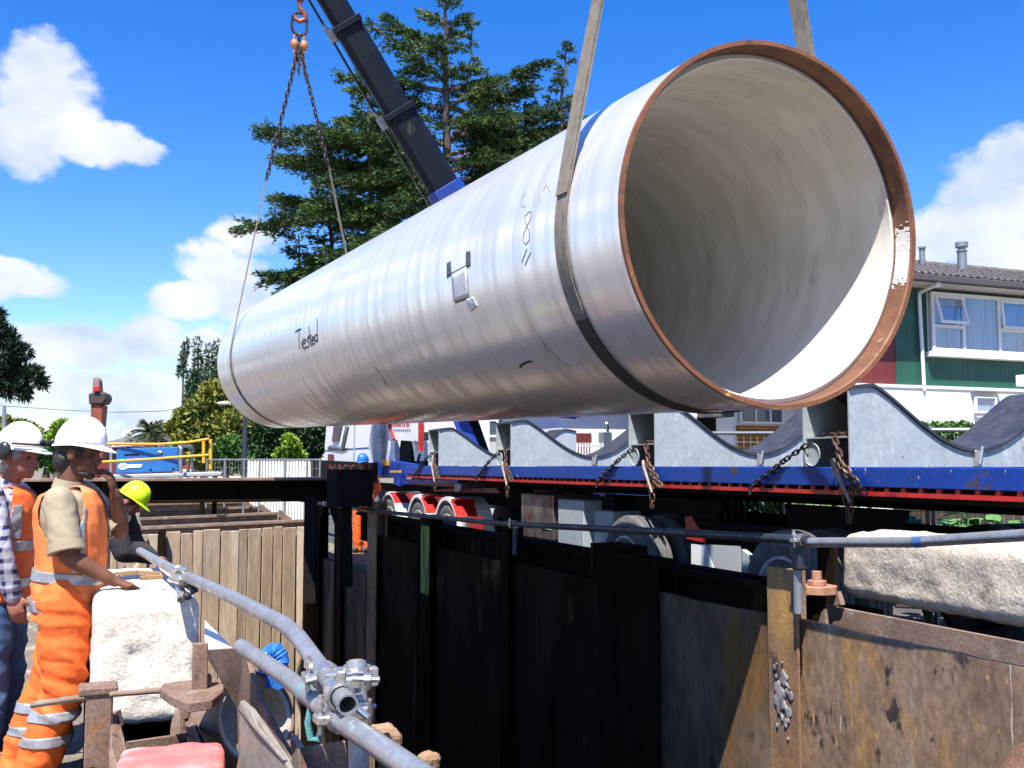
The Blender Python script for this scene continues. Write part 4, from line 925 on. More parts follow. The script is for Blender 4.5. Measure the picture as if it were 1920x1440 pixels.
    MB().prism([Pt(852, 970, 4.94), Pt(879, 968, 4.94), Pt(879, 1012, 4.94), Pt(850, 1012, 4.94)], V * .02).build('mud_flap', 'tool', o)
    MB().prism([Pt(745, 972, 4.4), Pt(790, 974, 4.4), Pt(790, 1010, 4.4), Pt(745, 1004, 4.4)], V * .08).build('tar_sheet', 'cover_grey', o)
    MB().prism([Pt(790, 971, 4.4), Pt(846, 976, 4.4), Pt(843, 1003, 4.4), Pt(791, 1003, 4.4)], V * .08).build('cover_sheet', 'cover_blue', o)
    b = empty('site_barrier', Pt(620, 900, 4.6), 'black barrier panel with dull red lettering beside the truck cab', 'barrier')
    MB().prism([Pt(583, 905, 4.6), Pt(700, 905, 4.6), Pt(700, 868, 4.6), Pt(583, 862, 4.6)], V * .08).build('panel', 'black', b)
    # lettering: M A C, the rest hidden behind the beam
    u_ = lambda x, y: Pt(x, y, 4.595)
    for lt in ([[(617, 884), (618, 872), (623, 880), (628, 872), (628, 884)]], [[(631, 884), (636, 872), (641, 884)], [(633, 880), (639, 880)]], [[(653, 874), (647, 872), (644, 878), (647, 884), (653, 883)]], [[(657, 872), (657, 884)], [(664, 872), (657, 878), (664, 884)]]):
        mb = MB()
        for pts in lt:
            for a, c in zip(pts[:-1], pts[1:]): mb.bar(u_(*a), u_(*c), .035, .01, up=V)
        mb.build('letter', 'maroon', b)
M['cover_grey'] = mat('grey_cover', (.07, .07, .07), (.05, .05, .05), .8, 0, 9, bump=.2)
M['cover_blue'] = mat('faded_blue_cover', (.07, .10, .19), (.05, .075, .15), .8, 0, 9, bump=.2)
truck()

# ------------------------------------------------------------------ houses
def window(parent, pts, s, fr=.06, split=None, curtain=True):
    """pts: t0,t1,z0,z1 in plane s facing -U"""
    t0, t1, z0, z1 = pts
    mb = MB(); mb.stbox(s - .05, s, t0, t1, z0, z0 + fr); mb.stbox(s - .05, s, t0, t1, z1 - fr, z1); mb.stbox(s - .05, s, t0, t0 + fr, z0 + fr, z1 - fr); mb.stbox(s - .05, s, t1 - fr, t1, z0 + fr, z1 - fr)
    for t in (split or ()): mb.stbox(s - .048, s, t - fr / 2, t + fr / 2, z0 + fr, z1 - fr)
    w = mb.build('window', 'whitewall', parent, bevel=.004)
    MB().stbox(s - .022, s - .016, t0 + fr, t1 - fr, z0 + fr, z1 - fr).build('pane', 'clear_glass' if curtain else 'glass', w)
    return w
M['clear_glass'] = None
def clear_glass():
    m = bpy.data.materials.new('window_pane'); m.use_nodes = True; N = m.node_tree.nodes; L = m.node_tree.links
    b = N['Principled BSDF']; t = N.new('ShaderNodeBsdfTransparent'); g = N.new('ShaderNodeBsdfGlossy'); g.inputs['Roughness'].default_value = .02
    fr = N.new('ShaderNodeLayerWeight'); fr.inputs[0].default_value = .25; mx = N.new('ShaderNodeMixShader'); t.inputs[0].default_value = (.93, .96, 1, 1)
    N.remove(b); q = N.new('ShaderNodeMath'); q.operation = 'MULTIPLY_ADD'; L.new(fr.outputs['Facing'], q.inputs[0]); q.inputs[1].default_value = .35; q.inputs[2].default_value = .05; L.new(q.outputs[0], mx.inputs[0]); L.new(t.outputs[0], mx.inputs[1]); L.new(g.outputs[0], mx.inputs[2]); L.new(mx.outputs[0], N['Material Output'].inputs[0]); return m
M['clear_glass'] = clear_glass()
def house():
    S = 15.35
    def tz(px, py, s=S): p = Ps(px, py, s); return p.dot(V), p.z
    tG, zf = tz(1681, 721); t0 = tz(1310, 800)[0]; t1 = 24.5; ze = 4.98
    o = empty('green_house', F(S, 16, 0), 'two storey green and maroon clad house with white lower walls and brown tiled roof', 'house')
    tr = tG
    MB().stbox(S, S + 7.5, tr, t1, zf, ze - .04).build('upper_wall', 'green', o)
    MB().stbox(S + .01, S + 7.5, tr - 3.6, tr - .002, zf, ze - .04).build('upper_wall', 'maroon', o)
    tR = tz(1590, 780)[0] - .2
    MB().stbox(S - .05, S + 7.4, tR, t1, 0, zf - .003).build('lower_wall', 'whitewall', o)
    MB().stbox(S - .075, S - .051, tR, t1, zf - .06, zf - .005).build('floor_band', 'whitewall', o)
    # joint line of the lower wall
    tj = tz(1724, 760)[0]; MB().stbox(S - .056, S - .0505, tj, tj + .015, 0, zf - .07).build('panel_joint', 'cradle', o)
    # roof: gutter, soffit, tiles
    ov = .58; te0, te1 = tr - 4.0, t1 + .6; sr = S + 4.2; zr = 6.42; zg = 5.06
    MB().stbox(S - ov + .02, S, te0, te1, 4.93, 4.955).build('soffit', 'soffit', o)
    MB().stbox(S - ov - .09, S - ov, te0, te1, 4.94, 5.06).build('gutter', 'gutter', o, bevel=.015)
    MB().stbox(S - ov, S - ov + .02, te0, te1, 4.93, 5.05).build('fascia', 'gutter', o)
    # tiles: each course a row of rolled tiles
    mb = MB(); rows = 24; cols = int((te1 - te0) / .17); slope = Vector(U * (sr - (S - ov)) + Z * (zr - zg)) / rows; nrm = slope.cross(V).normalized(); nrm = nrm if nrm.z > 0 else -nrm
    base = F(S - ov, te0, zg)
    prof = [(0, .0), (.2, .028), (.4, .034), (.6, .022), (.8, -.003), (1.0, .0)]
    for r in range(rows):
        for c in range(cols):
            jit = random.uniform(-.004, .006); p = base + slope * r + V * (c * .17)
            vs = []
            for e, lift in ((0, .035), (1.06, .002)):
                for x, h in prof: vs.append(p + slope * e + V * (x * .168) + nrm * (h + lift + jit))
            for x, h in prof: vs.append(p + V * (x * .168) + nrm * (h + .005 + jit))
            mb.add(vs, [(i, i + 1, i + 7, i + 6) for i in range(5)] + [(12 + i, 13 + i, i + 1, i) for i in range(5)])
    kind(mb.build('roof_tiles', 'roof', o), 'stuff')
    MB().prism([F(S - ov + .02, te0, zg), F(sr, te0, zr - .01), F(S + 8.6, te0, zg)], V * (te1 - te0)).build('roof_structure', 'roof', o)
    mb = MB()
    for c in range(int((te1 - te0) / .4)):
        p = F(sr, te0 + c * .4, zr + .03); mb.tube([p, p + V * .39 + Z * .012], .09, 8)
    kind(mb.build('ridge_tiles', 'roof', o), 'stuff')
    # flues
    def flue(px, py0, py1, r, s, cowl):
        p = Ps(px, py1, s); q = Ps(px, py0, s); h = q.z - p.z
        mb = MB(); mb.lathe([(0, -.3), (r, -.3), (r, h * .55), (r * 1.25, h * .56), (r * .8, h * .66), (r * .8, h * .74), (r * 1.35, h * .76), (r * 1.35, h), (0, h)], p, Z, 20); mb.build('flue', 'galvflue', o, smooth=True)
    flue(1804, 455, 492, .105, S + 2.6, True); flue(1729, 463, 476, .07, S + 4.0, False)
    # downpipe
    mb = MB(); mb.tube([Ps(1754, 527, S - .5), Ps(1754, 535, S - .48), Ps(1724, 549, S - .07), Ps(1724, 560, S - .07), F(S - .07, tz(1724, 600)[0], zf - .1)], .035, 10); mb.build('downpipe', 'whitewall', o, smooth=True)
    MB().box(Ps(1756, 531, S - .52), (.12, .12, .14)).build('rain_head', 'whitewall', o, bevel=.01)
    # big window with curtains
    w0, _ = tz(1738, 600); w1 = w0 + 3.35; zt = tz(1745, 549)[1]; zb = tz(1745, 660)[1]
    a = w0 + .80; b = w0 + 1.72
    MB().stbox(S - .012, S + .003, w0, w1, zb, zt).build('window_reveal', 'white', o)
    mb = MB(); n = 160
    vs = []
    for i in range(n + 1):
        t = w0 + .05 + (w1 - w0 - .1) * i / n; off = -.05 + .018 * math.sin(i * 1.25) + .012 * math.sin(i * .37 + 1)
        vs += [F(S + off - .02, t, zb + .04), F(S + off - .02, t, zt - .04)]
    mb.add(vs, [(2 * i, 2 * i + 1, 2 * i + 3, 2 * i + 2) for i in range(n)]); mb.build('curtain', 'curtain', o, smooth=True)
    W = window(o, (w0, w1, zb, zt), S - .09, .07, (a, b, b + .86))
    for q0, q1 in ((w0 + .07, a - .035), (b + .035, b + .825)):
        zm = zb + (zt - zb) * .43
        MB().stbox(S - .138, S - .09, q0, q1, zm - .03, zm + .03).build('transom', 'whitewall', W)
        # open top hung sash: swings out at the bottom
        hz = zt - .07; L_ = hz - zm - .02; an = R(16 if q0 < a else 5); dn = -Z * math.cos(an) - U * math.sin(an); fo = U * math.cos(an) - Z * math.sin(an)
        c = F(S - .145, (q0 + q1) / 2, hz); wd = q1 - q0
        mb = MB()
        for k in (0, L_ - .05): mb.box(c + dn * (k + .025), (.05, wd, .035), (dn, V, fo))
        for sd in (-1, 1): mb.box(c + dn * (L_ / 2) + V * sd * (wd / 2 - .025), (L_ - .1, .05, .035), (dn, V, fo))
        sh = mb.build('sash', 'whitewall', W, bevel=.003); MB().box(c + dn * (L_ / 2), (L_ - .1, wd - .1, .006), (dn, V, fo)).build('pane', 'clear_glass', sh)
    MB().stbox(S - .20, S - .0, w0 - .06, w1 + .06, zb - .10, zb - .002).build('window_sill', 'whitewall', o, bevel=.006)
    # small lower window
    l0, z0 = tz(1823, 775, S - .05); l1, z1 = tz(1862, 744, S - .05)
    MB().stbox(S - .085, S - .055, l0 + .03, l1 - .03, z0 + .03, z1 - .03).build('blind', 'curtain', o)
    window(o, (l0, l1, z0, z1), S - .10, .04); MB().stbox(S - .2, S - .05, l0 - .05, l1 + .12, z1 + .09, z1 + .115).build('window_hood', 'cradle', o)
    # balcony post at the far right
    p = Ps(1912, 725, S - .6); MB().stbox(S - .7, S - .55, p.dot(V) - .05, p.dot(V) + .8, p.z, p.z + .22).build('balcony_post', 'white', o, bevel=.01)
    # recessed carport left of the wall: window band and louvred door
    s2 = S + 1.2
    def q(px0, px1, py0, py1, s): a_, z1_ = tz(px0, py0, s); b_, _ = tz(px1, py0, s); _, z0_ = tz((px0 + px1) / 2, py1, s); return a_, b_, z0_, z1_
    a_, b_, z0_, z1_ = q(1300, 1600, 700, 875, s2 + .1); MB().stbox(s2 + .1, s2 + .3, a_, b_ + .5, 0, 3.02).build('lower_wall', 'whitewall', o)
    a_, b_, z0_, z1_ = q(1311, 1347, 780, 862, s2); MB().stbox(s2 + .08, s2 + .09, a_, b_, z0_, z1_).build('recess_shade_panel', 'black', o)  # black panel painted as the shade of the recess
    mb = MB()
    for k in range(5): mb.stbox(s2 + .02, s2 + .05, a_ + .05 + k * .07, a_ + .07 + k * .07, z0_ + .25, z0_ + .5)
    mb.stbox(s2 + .02, s2 + .05, a_, b_, z0_ + .5, z0_ + .53); mb.build('porch_rail', 'greywall', o)
    mb = MB()
    for k in range(9): mb.stbox(s2 - .5, s2 + .07, a_ + k * .05, a_ + k * .05 + .03, z1_ - .03, z1_ + .06)
    mb.build('porch_blind', 'roof', o)
    a_, b_, z0_, z1_ = q(1389, 1470, 763, 794, s2); window(o, (a_, b_, z0_, z1_), s2 + .06, .035, (a_ + (b_ - a_) * .36, a_ + (b_ - a_) * .70), curtain=False)
    a_, b_, z0_, z1_ = q(1386, 1482, 797, 862, s2)
    MB().stbox(s2 + .07, s2 + .09, a_, b_, z0_, z1_).build('louvre_backing', 'roof', o)
    k = 0; z = z1_
    while z > z0_:
        MB().prism([F(s2 + .07, a_, z), F(s2 + .03, a_, z - .055), F(s2 + .035, a_, z - .07), F(s2 + .075, a_, z - .02)], V * (b_ - a_)).build('louvre', 'orange_wood', o); z -= .09
M['soffit'] = mat('painted_soffit', (.62, .61, .60), (.55, .54, .53), .7, 0, 3, bump=.03)
M['gutter'] = mat('brown_gutter', (.10, .085, .085), (.07, .06, .06), .5, 0, 5, bump=.05)
M['galvflue'] = mat('flue_metal', (.36, .38, .38), (.26, .28, .28), .4, .6, 5, bump=.05)
house()
def garages():
    def tz(px, py, s): p = Ps(px, py, s); return p.dot(V), p.z
    s = 19.6; o = empty('white_garage', F(s, 10, 0), 'long low white garage seen under the pipe, with a maroon door', 'garage')
    a = tz(1054, 800, s)[0]; b = tz(1318, 800, s)[0]
    MB().stbox(s, s + 6, a, b, 0, 2.95).build('wall', 'whitewall', o); MB().stbox(s - .3, s + 6.2, a - .2, b + .2, 2.953, 3.05).build('roof', 'grey_roof', o)
    d0, z1 = tz(1070, 812, s); d1, z0 = tz(1108, 845, s); MB().stbox(s - .03, s - .005, d0, d1, .05, z1).build('door', 'maroon', o)
    MB().stbox(s - .25, s - .0, tz(1122, 812, s)[0], tz(1137, 812, s)[0], 1.3, tz(1122, 811, s)[1]).build('meter_box', 'glass', o)
    mb = MB(); mb.tube([Ps(1137, 840, s - .2), Ps(1140, 800, s - .2), Ps(1137, 793, s - .3)], .03, 8); mb.build('vent_pipe', 'galvflue', o)
    # low railing seen through the saddle
    mb = MB(); a0 = Ps(1068, 836, s - 1.5); b0 = Ps(1132, 836, s - 1.5); mb.bar(a0, b0, .04, .04); mb.bar(a0 - Z * .35, b0 - Z * .35, .04, .04)
    f = empty('garden_fence', (a0 + b0) / 2, 'low pale slatted fence in front of the white garage', 'fence'); mb.build('rail', 'greywall', f)
    for k in range(12): MB().bar(a0.lerp(b0, (k + .5) / 12) - Z * .5, a0.lerp(b0, (k + .5) / 12) + Z * .06, .045, .03).build('slat', 'picket', f)
    s = 23; g = empty('grey_house', F(s, 6, 0), 'plain grey rendered house wall with a slot vent and dark window', 'house')
    a = tz(884, 800, s)[0]; b = tz(1062, 800, s)[0]
    MB().stbox(s, s + 6, a, b, 0, 4.2).build('wall', 'greywall', g)
    MB().prism([F(s - .4, a - .3, 4.2), F(s + 6.4, a - .3, 4.2), F(s + 3, a - .3, 5.4)], V * (b - a + .6)).build('roof', 'grey_roof', g)
    x0, z1 = tz(1002, 783, s); x1, z0 = tz(1041, 790, s); MB().stbox(s - .03, s, x0, x1, z0, z1).build('slot_vent', 'black', g)
    x0, z1 = tz(911, 790, s); x1, z0 = tz(930, 816, s); MB().stbox(s - .03, s - .005, x0, x1, z0, z1).build('pane', 'glass', window(g, (x0 - .05, x1 + .05, z0 - .05, z1 + .05), s, .05, curtain=False))
    MB().stbox(s - .06, s - .002, a, b, 1.5, 1.56).build('band', 'maroon', g)
    # brown roof far left behind the welder
    p = P(240, 850, 62); h = empty('distant_house', (p.x, p.y, 0), 'far house with a low brown hipped roof behind the blue cabinet', 'house')
    zr = P(240, 806, 62).z; ze = P(240, 838, 62).z; l = P(150, 838, 62).x; r_ = P(300, 838, 62).x
    MB().add([Vector((l, 62, ze)), Vector((r_ + .6, 62, ze)), Vector((r_ + .6, 72, ze)), Vector((l, 72, ze)), Vector((l + 2.5, 67, zr)), Vector((r_ - 1.6, 67, zr))], [(0, 1, 5, 4), (1, 2, 5), (2, 3, 4, 5), (3, 0, 4), (3, 2, 1, 0)]).build('roof', 'grey_roof', h)
    MB().box(Vector(((l + r_) / 2, 67, ze / 2)), (r_ - l - .6, 9, ze - .02), (Vector((1, 0, 0)), Vector((0, 1, 0)), Z)).build('wall', 'maroon', h)
    q = P(238, 813, 61.8); MB().ell((q.x, q.y, q.z), (.35, .06, .25)).build('dish', 'white', h)
    MB().tube([P(221, 808, 66), P(221, 797, 66)], .03, 6).build('aerial', 'white', h)
garages()

# ------------------------------------------------------------------ vegetation
def tris_leaves(c, d, ln, wd, name, m, parent=None, loc=(0, 0, 0), jitter=.5):
    """c (n,3) leaf bases, d (n,3) leaf directions; each leaf a folded pair of triangles"""
    n = len(c); d = d / np.linalg.norm(d, axis=1, keepdims=True)
    r = rng.normal(size=(n, 3)); s = np.cross(d, r); s /= np.linalg.norm(s, axis=1, keepdims=True) + 1e-9
    up = np.cross(s, d); L_ = (ln * rng.uniform(.6, 1.3, n))[:, None]; W_ = (wd * rng.uniform(.6, 1.3, n))[:, None]
    v = np.empty((n, 4, 3)); v[:, 0] = c; v[:, 1] = c + d * L_ * .5 + s * W_ * .5 + up * W_ * .15; v[:, 2] = c + d * L_; v[:, 3] = c + d * L_ * .5 - s * W_ * .5 + up * W_ * .15
    f = (np.arange(n)[:, None] * 4 + np.array([0, 1, 2, 3])[None]).astype(np.int32)
    return mesh_from_arrays(name, v.reshape(-1, 3) - np.array(loc)[None] * (0 if parent is None else 0), f, m, parent, loc)
def cedar():
    root = empty('cedar_tree', (P(850, 800, 30).x, 30, 0), 'tall dark green cedar with drooping layered branches behind the pipe', 'tree'); O = np.array(root.location)
    tr = MB(); base = P(850, 800, 30); x0, y0 = base.x, base.y; D = 30
    tips = []; C_ = []; Dn = []
    def px(x, y, d=D): return P(x, y, d)
    def spray(a, b, dens, wdt, droop=.25, up=0.):
        """flat layered foliage along a branch from a to b"""
        d = b - a; L_ = d.length; dn = d.normalized(); side = dn.cross(Z)
        side = side.normalized() if side.length > .05 else Vector((1, 0, 0)); k = max(5, int(L_ / .13))
        for i in range(k):
            f = (i + random.random()) / k; p = a.lerp(b, f) + Z * (droop * L_ * .35 * math.sin(f * 2.6) * .5)
            wl = wdt * (1.05 - f) ** .7 * random.uniform(.5, 1.15) + .12
            for sd in (-1, 1):
                if random.random() < .12: continue
                sdv = (side * sd + dn * random.uniform(.3, 1.0) + Vector((0, random.uniform(-.5, .5), 0))).normalized()
                m_ = max(2, int(wl / .055))
                for j in range(m_):
                    g = j / m_; q = p + sdv * wl * g - Z * (droop * wl * g * g * .9) + Vector((random.gauss(0, .03), random.gauss(0, .03), random.gauss(0, .03)))
                    for _ in range(dens + 2):
                        C_.append(tuple(q)); Dn.append((sdv.x * .7 + dn.x * .5 + random.gauss(0, .45), sdv.y * .7 + dn.y * .5 + random.gauss(0, .45), .22 + up + random.gauss(0, .35) - droop * g * .6))
    def leader(bot, top, n, l0, l1, thick, dens=3, wide=.55):
        pts = [bot.lerp(top, i / 6) + Vector((random.gauss(0, .05), random.gauss(0, .05), 0)) * (1 if 0 < i < 6 else 0) for i in range(7)]
        tr.tube(pts, [thick * (1 - .9 * i / 6) + .012 for i in range(7)], 8)
        for i in range(n):
            f = .06 + .92 * i / n + random.uniform(-.01, .01); p = bot.lerp(top, f); an = random.uniform(0, 6.283); L_ = (l0 * (1 - f) + l1 * f) * random.uniform(.7, 1.15)
            e = random.uniform(-.05, .22) + .35 * f
            b = p + Vector((math.cos(an) * L_, math.sin(an) * L_, L_ * e)); tr.tube([p, p.lerp(b, .5) + Z * .04 * L_, b], [.035 * L_ ** .5, .022 * L_ ** .5, .008], 5)
            spray(p, b, dens, L_ * wide, .3); 
    ground_ = Vector((x0, D, 0)); T = px(833, -55)
    bot = Vector((px(850, 600).x, D, 1.2))
    tr.tube([ground_, bot.lerp(T, .35), bot.lerp(T, .7), T], [.24, .13, .05, .012], 10)
    # named limbs that make the outline, as picture rows: (start px,py) -> (tip px,py), depth offset
    limbs = [((820, 310), (482, 252), -.6), ((800, 400), (437, 440), -.8), ((800, 330), (520, 312), .4), ((780, 470), (485, 540), -.5), ((800, 360), (520, 300), 1.2), ((800, 430), (505, 378), .6),
             ((830, 170), (640, 150), 0), ((830, 205), (655, 172), .7), ((830, 150), (690, 45), -.3), ((832, 120), (725, 30), .5), ((835, 95), (770, 60), .3), ((835, 60), (878, 30), 0), ((835, 45), (790, 20), .3),
             ((835, 130), (905, 135), 0), ((840, 200), (1030, 118), -.3), ((840, 230), (1000, 165), .5), ((845, 260), (1090, 195), 0), ((845, 290), (1095, 240), .8), ((850, 300), (1060, 275), -.5),
             ((850, 340), (1000, 330), .4), ((800, 520), (560, 560), 0), ((790, 290), (565, 245), 1.0), ((800, 240), (640, 232), 1.6), ((800, 240), (700, 215), -.6), ((790, 560), (500, 520), .8),
             ((830, 270), (620, 270), -.9), ((830, 350), (590, 350), -1.3), ((820, 400), (560, 420), -1.3), ((820, 450), (600, 490), -1.5), ((850, 250), (960, 230), -1.2), ((850, 320), (980, 300), -1.3), ((845, 170), (930, 150), .8), ((840, 100), (800, 85), -.5), ((838, 75), (860, 60), .4)]
    for (ax_, ay), (bx, by), dz in limbs:
        a = px(ax_, ay); b = px(bx, by, D + dz * 1.6); mid = a.lerp(b, .5) + Z * .12 * (b - a).length * .3
        tr.tube([a, mid, b], [.07, .045, .01], 6); L_ = (b - a).length
        spray(a.lerp(b, .12), mid, 2, min(1.5, L_ * .30), .3); spray(mid, b, 3, min(1.2, L_ * .24), .35)
        for k in range(int(L_ * 4.2)):     # side branches with their own sprays
            f = random.uniform(.1, .9); p = a.lerp(b, f) + Z * .1; an = random.uniform(-1.3, 1.3); d = (b - a).normalized(); q = Vector((d.x * math.cos(an) - d.y * math.sin(an), d.x * math.sin(an) + d.y * math.cos(an), random.uniform(-.25, .2))) * (L_ * .34 * (1.1 - f) + .3)
            tr.tube([p, p + q], [.02, .006], 4); spray(p, p + q, 2, q.length * .42, .35)
    leader(bot.lerp(T, .62), T, 22, 1.5, .25, .12, 3, .5)
    leader(px(880, 200), px(887, 28), 12, .35, .08, .03, 2, .35)
    leader(px(1050, 260), px(1066, 72), 16, .75, .10, .05, 3, .45)
    leader(px(980, 320, 30.5), px(985, 190, 30.5), 12, .8, .2, .05, 3, .5)
    leader(px(700, 480, 29), px(690, 175, 30), 26, 1.6, .25, .1, 3, .45)
    leader(px(780, 560, 28.6), px(770, 250, 29), 30, 1.9, .5, .1, 2, .45)
    leader(px(900, 420, 31), px(905, 170, 31), 22, 1.5, .4, .08, 3, .45)
    leader(px(620, 580, 29.5), px(618, 330, 29.5), 24, 1.4, .3, .08, 3, .45)
    leader(px(560, 620, 29.5), px(560, 440, 29.5), 16, 1.1, .3, .06, 3, .45)
    leader(px(820, 620, 31), px(820, 300, 31), 30, 2.4, 1.2, .1, 2, .45)
    tr.build('trunk_and_limbs', 'bark', root, smooth=True)
    c = np.array(C_) - O; d = np.array(Dn); print('cedar leaves', len(c))
    o = tris_leaves(c, d, .15, .030, 'needle_foliage', 'cedar', root)
cedar()
def crown(centers, n, ln, wd, m, name='crown', parent=None, loc=None, flat=1.0):
    """leaf shells round many small lobes; centers: list of (x,y,z,r)"""
    loc = np.array(loc if loc is not None else (0, 0, 0)); C_ = []; D_ = []
    tot = sum(r * r for *_, r in centers)
    for x, y, z, r in centers:
        k = int(n * r * r / tot) + 4; d = rng.normal(size=(k, 3)); d /= np.linalg.norm(d, axis=1, keepdims=True)
        rr = r * rng.uniform(.55, 1.08, k)[:, None]; p = np.array((x, y, z)) + d * rr * np.array((1, 1, flat))
        C_.append(p); D_.append(d + rng.normal(size=(k, 3)) * .7 + np.array((0, 0, .1)))
    return tris_leaves(np.concatenate(C_) - loc, np.concatenate(D_), ln, wd, name, m, parent)
def lobes(pxs, d, spread=.35, dep=1.5, per=5, sub=.55):
    out = []
    for px, py, rp in pxs:
        p = P(px, py, d); r = rp * d / FP
        for k in range(per):
            a = rng.normal(size=3); a /= np.linalg.norm(a); q = r * rng.uniform(.2, .75)
            out.append((p.x + a[0] * q, p.y + a[1] * q * dep, p.z + a[2] * q, r * sub * rng.uniform(.6, 1.1)))
    return out
def bush(name, label, cat, pxs, d, n, ln, wd, m, trunk_px=None, per=6, group=None):
    ls = lobes(pxs, d, per=per); b = P(pxs[0][0], pxs[0][1], d); root = empty(name, (b.x, b.y, 0), label, cat, group)
    crown(ls, n, ln, wd, m, 'crown', root, root.location)
    t = MB(); top = Vector((b.x, b.y, b.z)); t.tube([Vector((b.x, b.y, 0)), top.lerp(Vector((b.x, b.y, 0)), .4), top], [.02 * d / 4, .015 * d / 4, .01], 7)
    for x, y, z, r in ls[::max(1, len(ls) // 8)]: t.tube([Vector((b.x, b.y, b.z * .8)), Vector((x, y, z))], [.012 * d / 5, .01], 5)
    t.build('trunk', 'bark', root); return root
bush('pine_tree', 'dark conifer leaning in from the left edge above the helmets', 'tree', [(-60, 640, 60), (-6, 612, 22), (4, 640, 28), (34, 662, 20), (20, 690, 26), (62, 700, 18), (30, 715, 20), (78, 716, 12), (-20, 690, 50), (-6, 592, 12), (-60, 690, 70), (48, 733, 14), (15, 735, 14)], 24, 26000, .17, .04, 'dark_conifer')
bush('olive_tree', 'rounded olive brown leafed tree left of the far end of the pipe', 'tree', [(385, 800, 50), (350, 780, 30), (400, 765, 42), (430, 800, 50), (345, 820, 28), (375, 850, 34), (440, 850, 46), (330, 800, 14)], 34, 16000, .20, .12, 'olive')
bush('green_shrub', 'bright green leafy shrub below the olive tree beside the lamp post', 'shrub', [(425, 850, 30), (410, 862, 22), (455, 862, 20), (430, 835, 18)], 30, 7000, .16, .10, 'bush')
bush('dark_shrub', 'deep green bush under the far end of the pipe, left of the lime one', 'shrub', [(490, 835, 34), (520, 820, 30), (470, 850, 24), (500, 855, 28), (535, 800, 26)], 32, 8000, .17, .10, 'darkbush')
bush('lime_shrub', 'lime green shrub between the dark bushes under the far end of the pipe', 'shrub', [(545, 842, 22), (555, 858, 14), (535, 856, 18), (540, 826, 12)], 29, 5000, .14, .09, 'lime_bush')
bush('dark_tree', 'dark tree immediately left of the truck cab', 'tree', [(585, 815, 26), (600, 835, 22), (575, 840, 24), (610, 800, 20), (640, 800, 30), (580, 855, 18)], 36, 7000, .2, .1, 'darkbush')
bush('yellow_shrub', 'small yellow flowering shrub beside the truck cab', 'shrub', [(600, 855, 8), (592, 858, 6), (607, 857, 6)], 26, 1500, .1, .08, 'yellowleaf') if False else None
bush('hedge_tree', 'mid green rounded tree on the far left horizon behind the workers', 'tree', [(20, 800, 26), (55, 805, 24), (85, 822, 18), (-10, 800, 26), (60, 835, 26), (30, 835, 30), (-40, 795, 30)], 60, 9000, .38, .22, 'cypressish')if False else None
bush('hedge_tree', 'rounded tree on the far left horizon behind the two helmets', 'tree', [(20, 805, 26), (55, 810, 24), (85, 828, 18), (-10, 803, 26), (60, 838, 26), (30, 838, 30), (-40, 800, 30)], 60, 9000, .38, .22, 'olive')
bush('garden_shrub', 'sunlit green shrub between the heads of the two workers', 'shrub', [(88, 852, 16), (75, 862, 12), (100, 866, 14)], 36, 2500, .2, .12, 'bush')
bush('golden_shrub', 'golden leaved shrub just left of the taller white helmet', 'shrub', [(110, 812, 14), (122, 800, 10), (100, 822, 10)], 48, 2000, .25, .16, 'lime_bush')
for i, (x, y0, y1, lean, lab) in enumerate([(345, 640, 700, 12, 'thin lone cypress spire at the left of the group'), (372, 640, 780, -4, 'tall cypress spire rising above the olive tree'), (392, 652, 780, 0, 'broad cypress spire beside the tallest one'), (357, 700, 780, 0, 'low cypress spire in front of the group'), (408, 645, 780, 2, 'cypress spire half hidden by the end of the pipe')]):
    d = 37; ls = []; 
    for k in range(12):
        f = k / 11; p = P(x + lean * (f - .5), y1 + (y0 - y1) * f, d); w = (.21 if i else .08) * (1 - f * .75); ls.append((p.x, p.y, p.z, w + .05))
    b = P(x, 860, d); root = empty('cypress_tree', (b.x, b.y, 0), lab, 'tree', 'cypress spires behind the olive tree'); crown(ls, 1700 if i else 500, .14, .06, 'cypress', 'crown', root, root.location, 1.3)
    p = P(x, y0 + 4, d); MB().tube([Vector((p.x, p.y, 0)), p], [.09, .02], 6).build('trunk', 'bark', root)
def palm():
    d = 60; c = P(283, 812, d); root = empty('palm_tree', (c.x, c.y, 0), 'distant palm with arching fronds on the horizon above the blue cabinet', 'tree')
    MB().tube([Vector((c.x, c.y, 0)), c], [.45, .38], 10).build('trunk', 'bark', root, smooth=True)
    C_ = []; D_ = []
    for k in range(70):
        an = random.uniform(0, 6.283); e = random.uniform(-.35, 1.35); L_ = random.uniform(1.1, 1.6); h = Vector((math.cos(an) * math.cos(e), math.sin(an) * math.cos(e), math.sin(e)))
        for j in range(16):
            f = j / 15; p = c + h * L_ * f - Z * (1.0 * f * f * L_ * .62); 
            for sd in (-1, 1):
                C_.append(tuple(p - root.location)); s_ = h.cross(Z); D_.append((h.x * .8 + s_.x * sd * .8, h.y * .8 + s_.y * sd * .8, h.z * .6 - .35))
    tris_leaves(np.array(C_), np.array(D_), .42, .05, 'fronds', 'palm', root)
palm()
M['bankboard'] = mat('dark_garden_boards', (.07, .055, .04), (.04, .03, .022), .9, 0, 5, bump=.3)
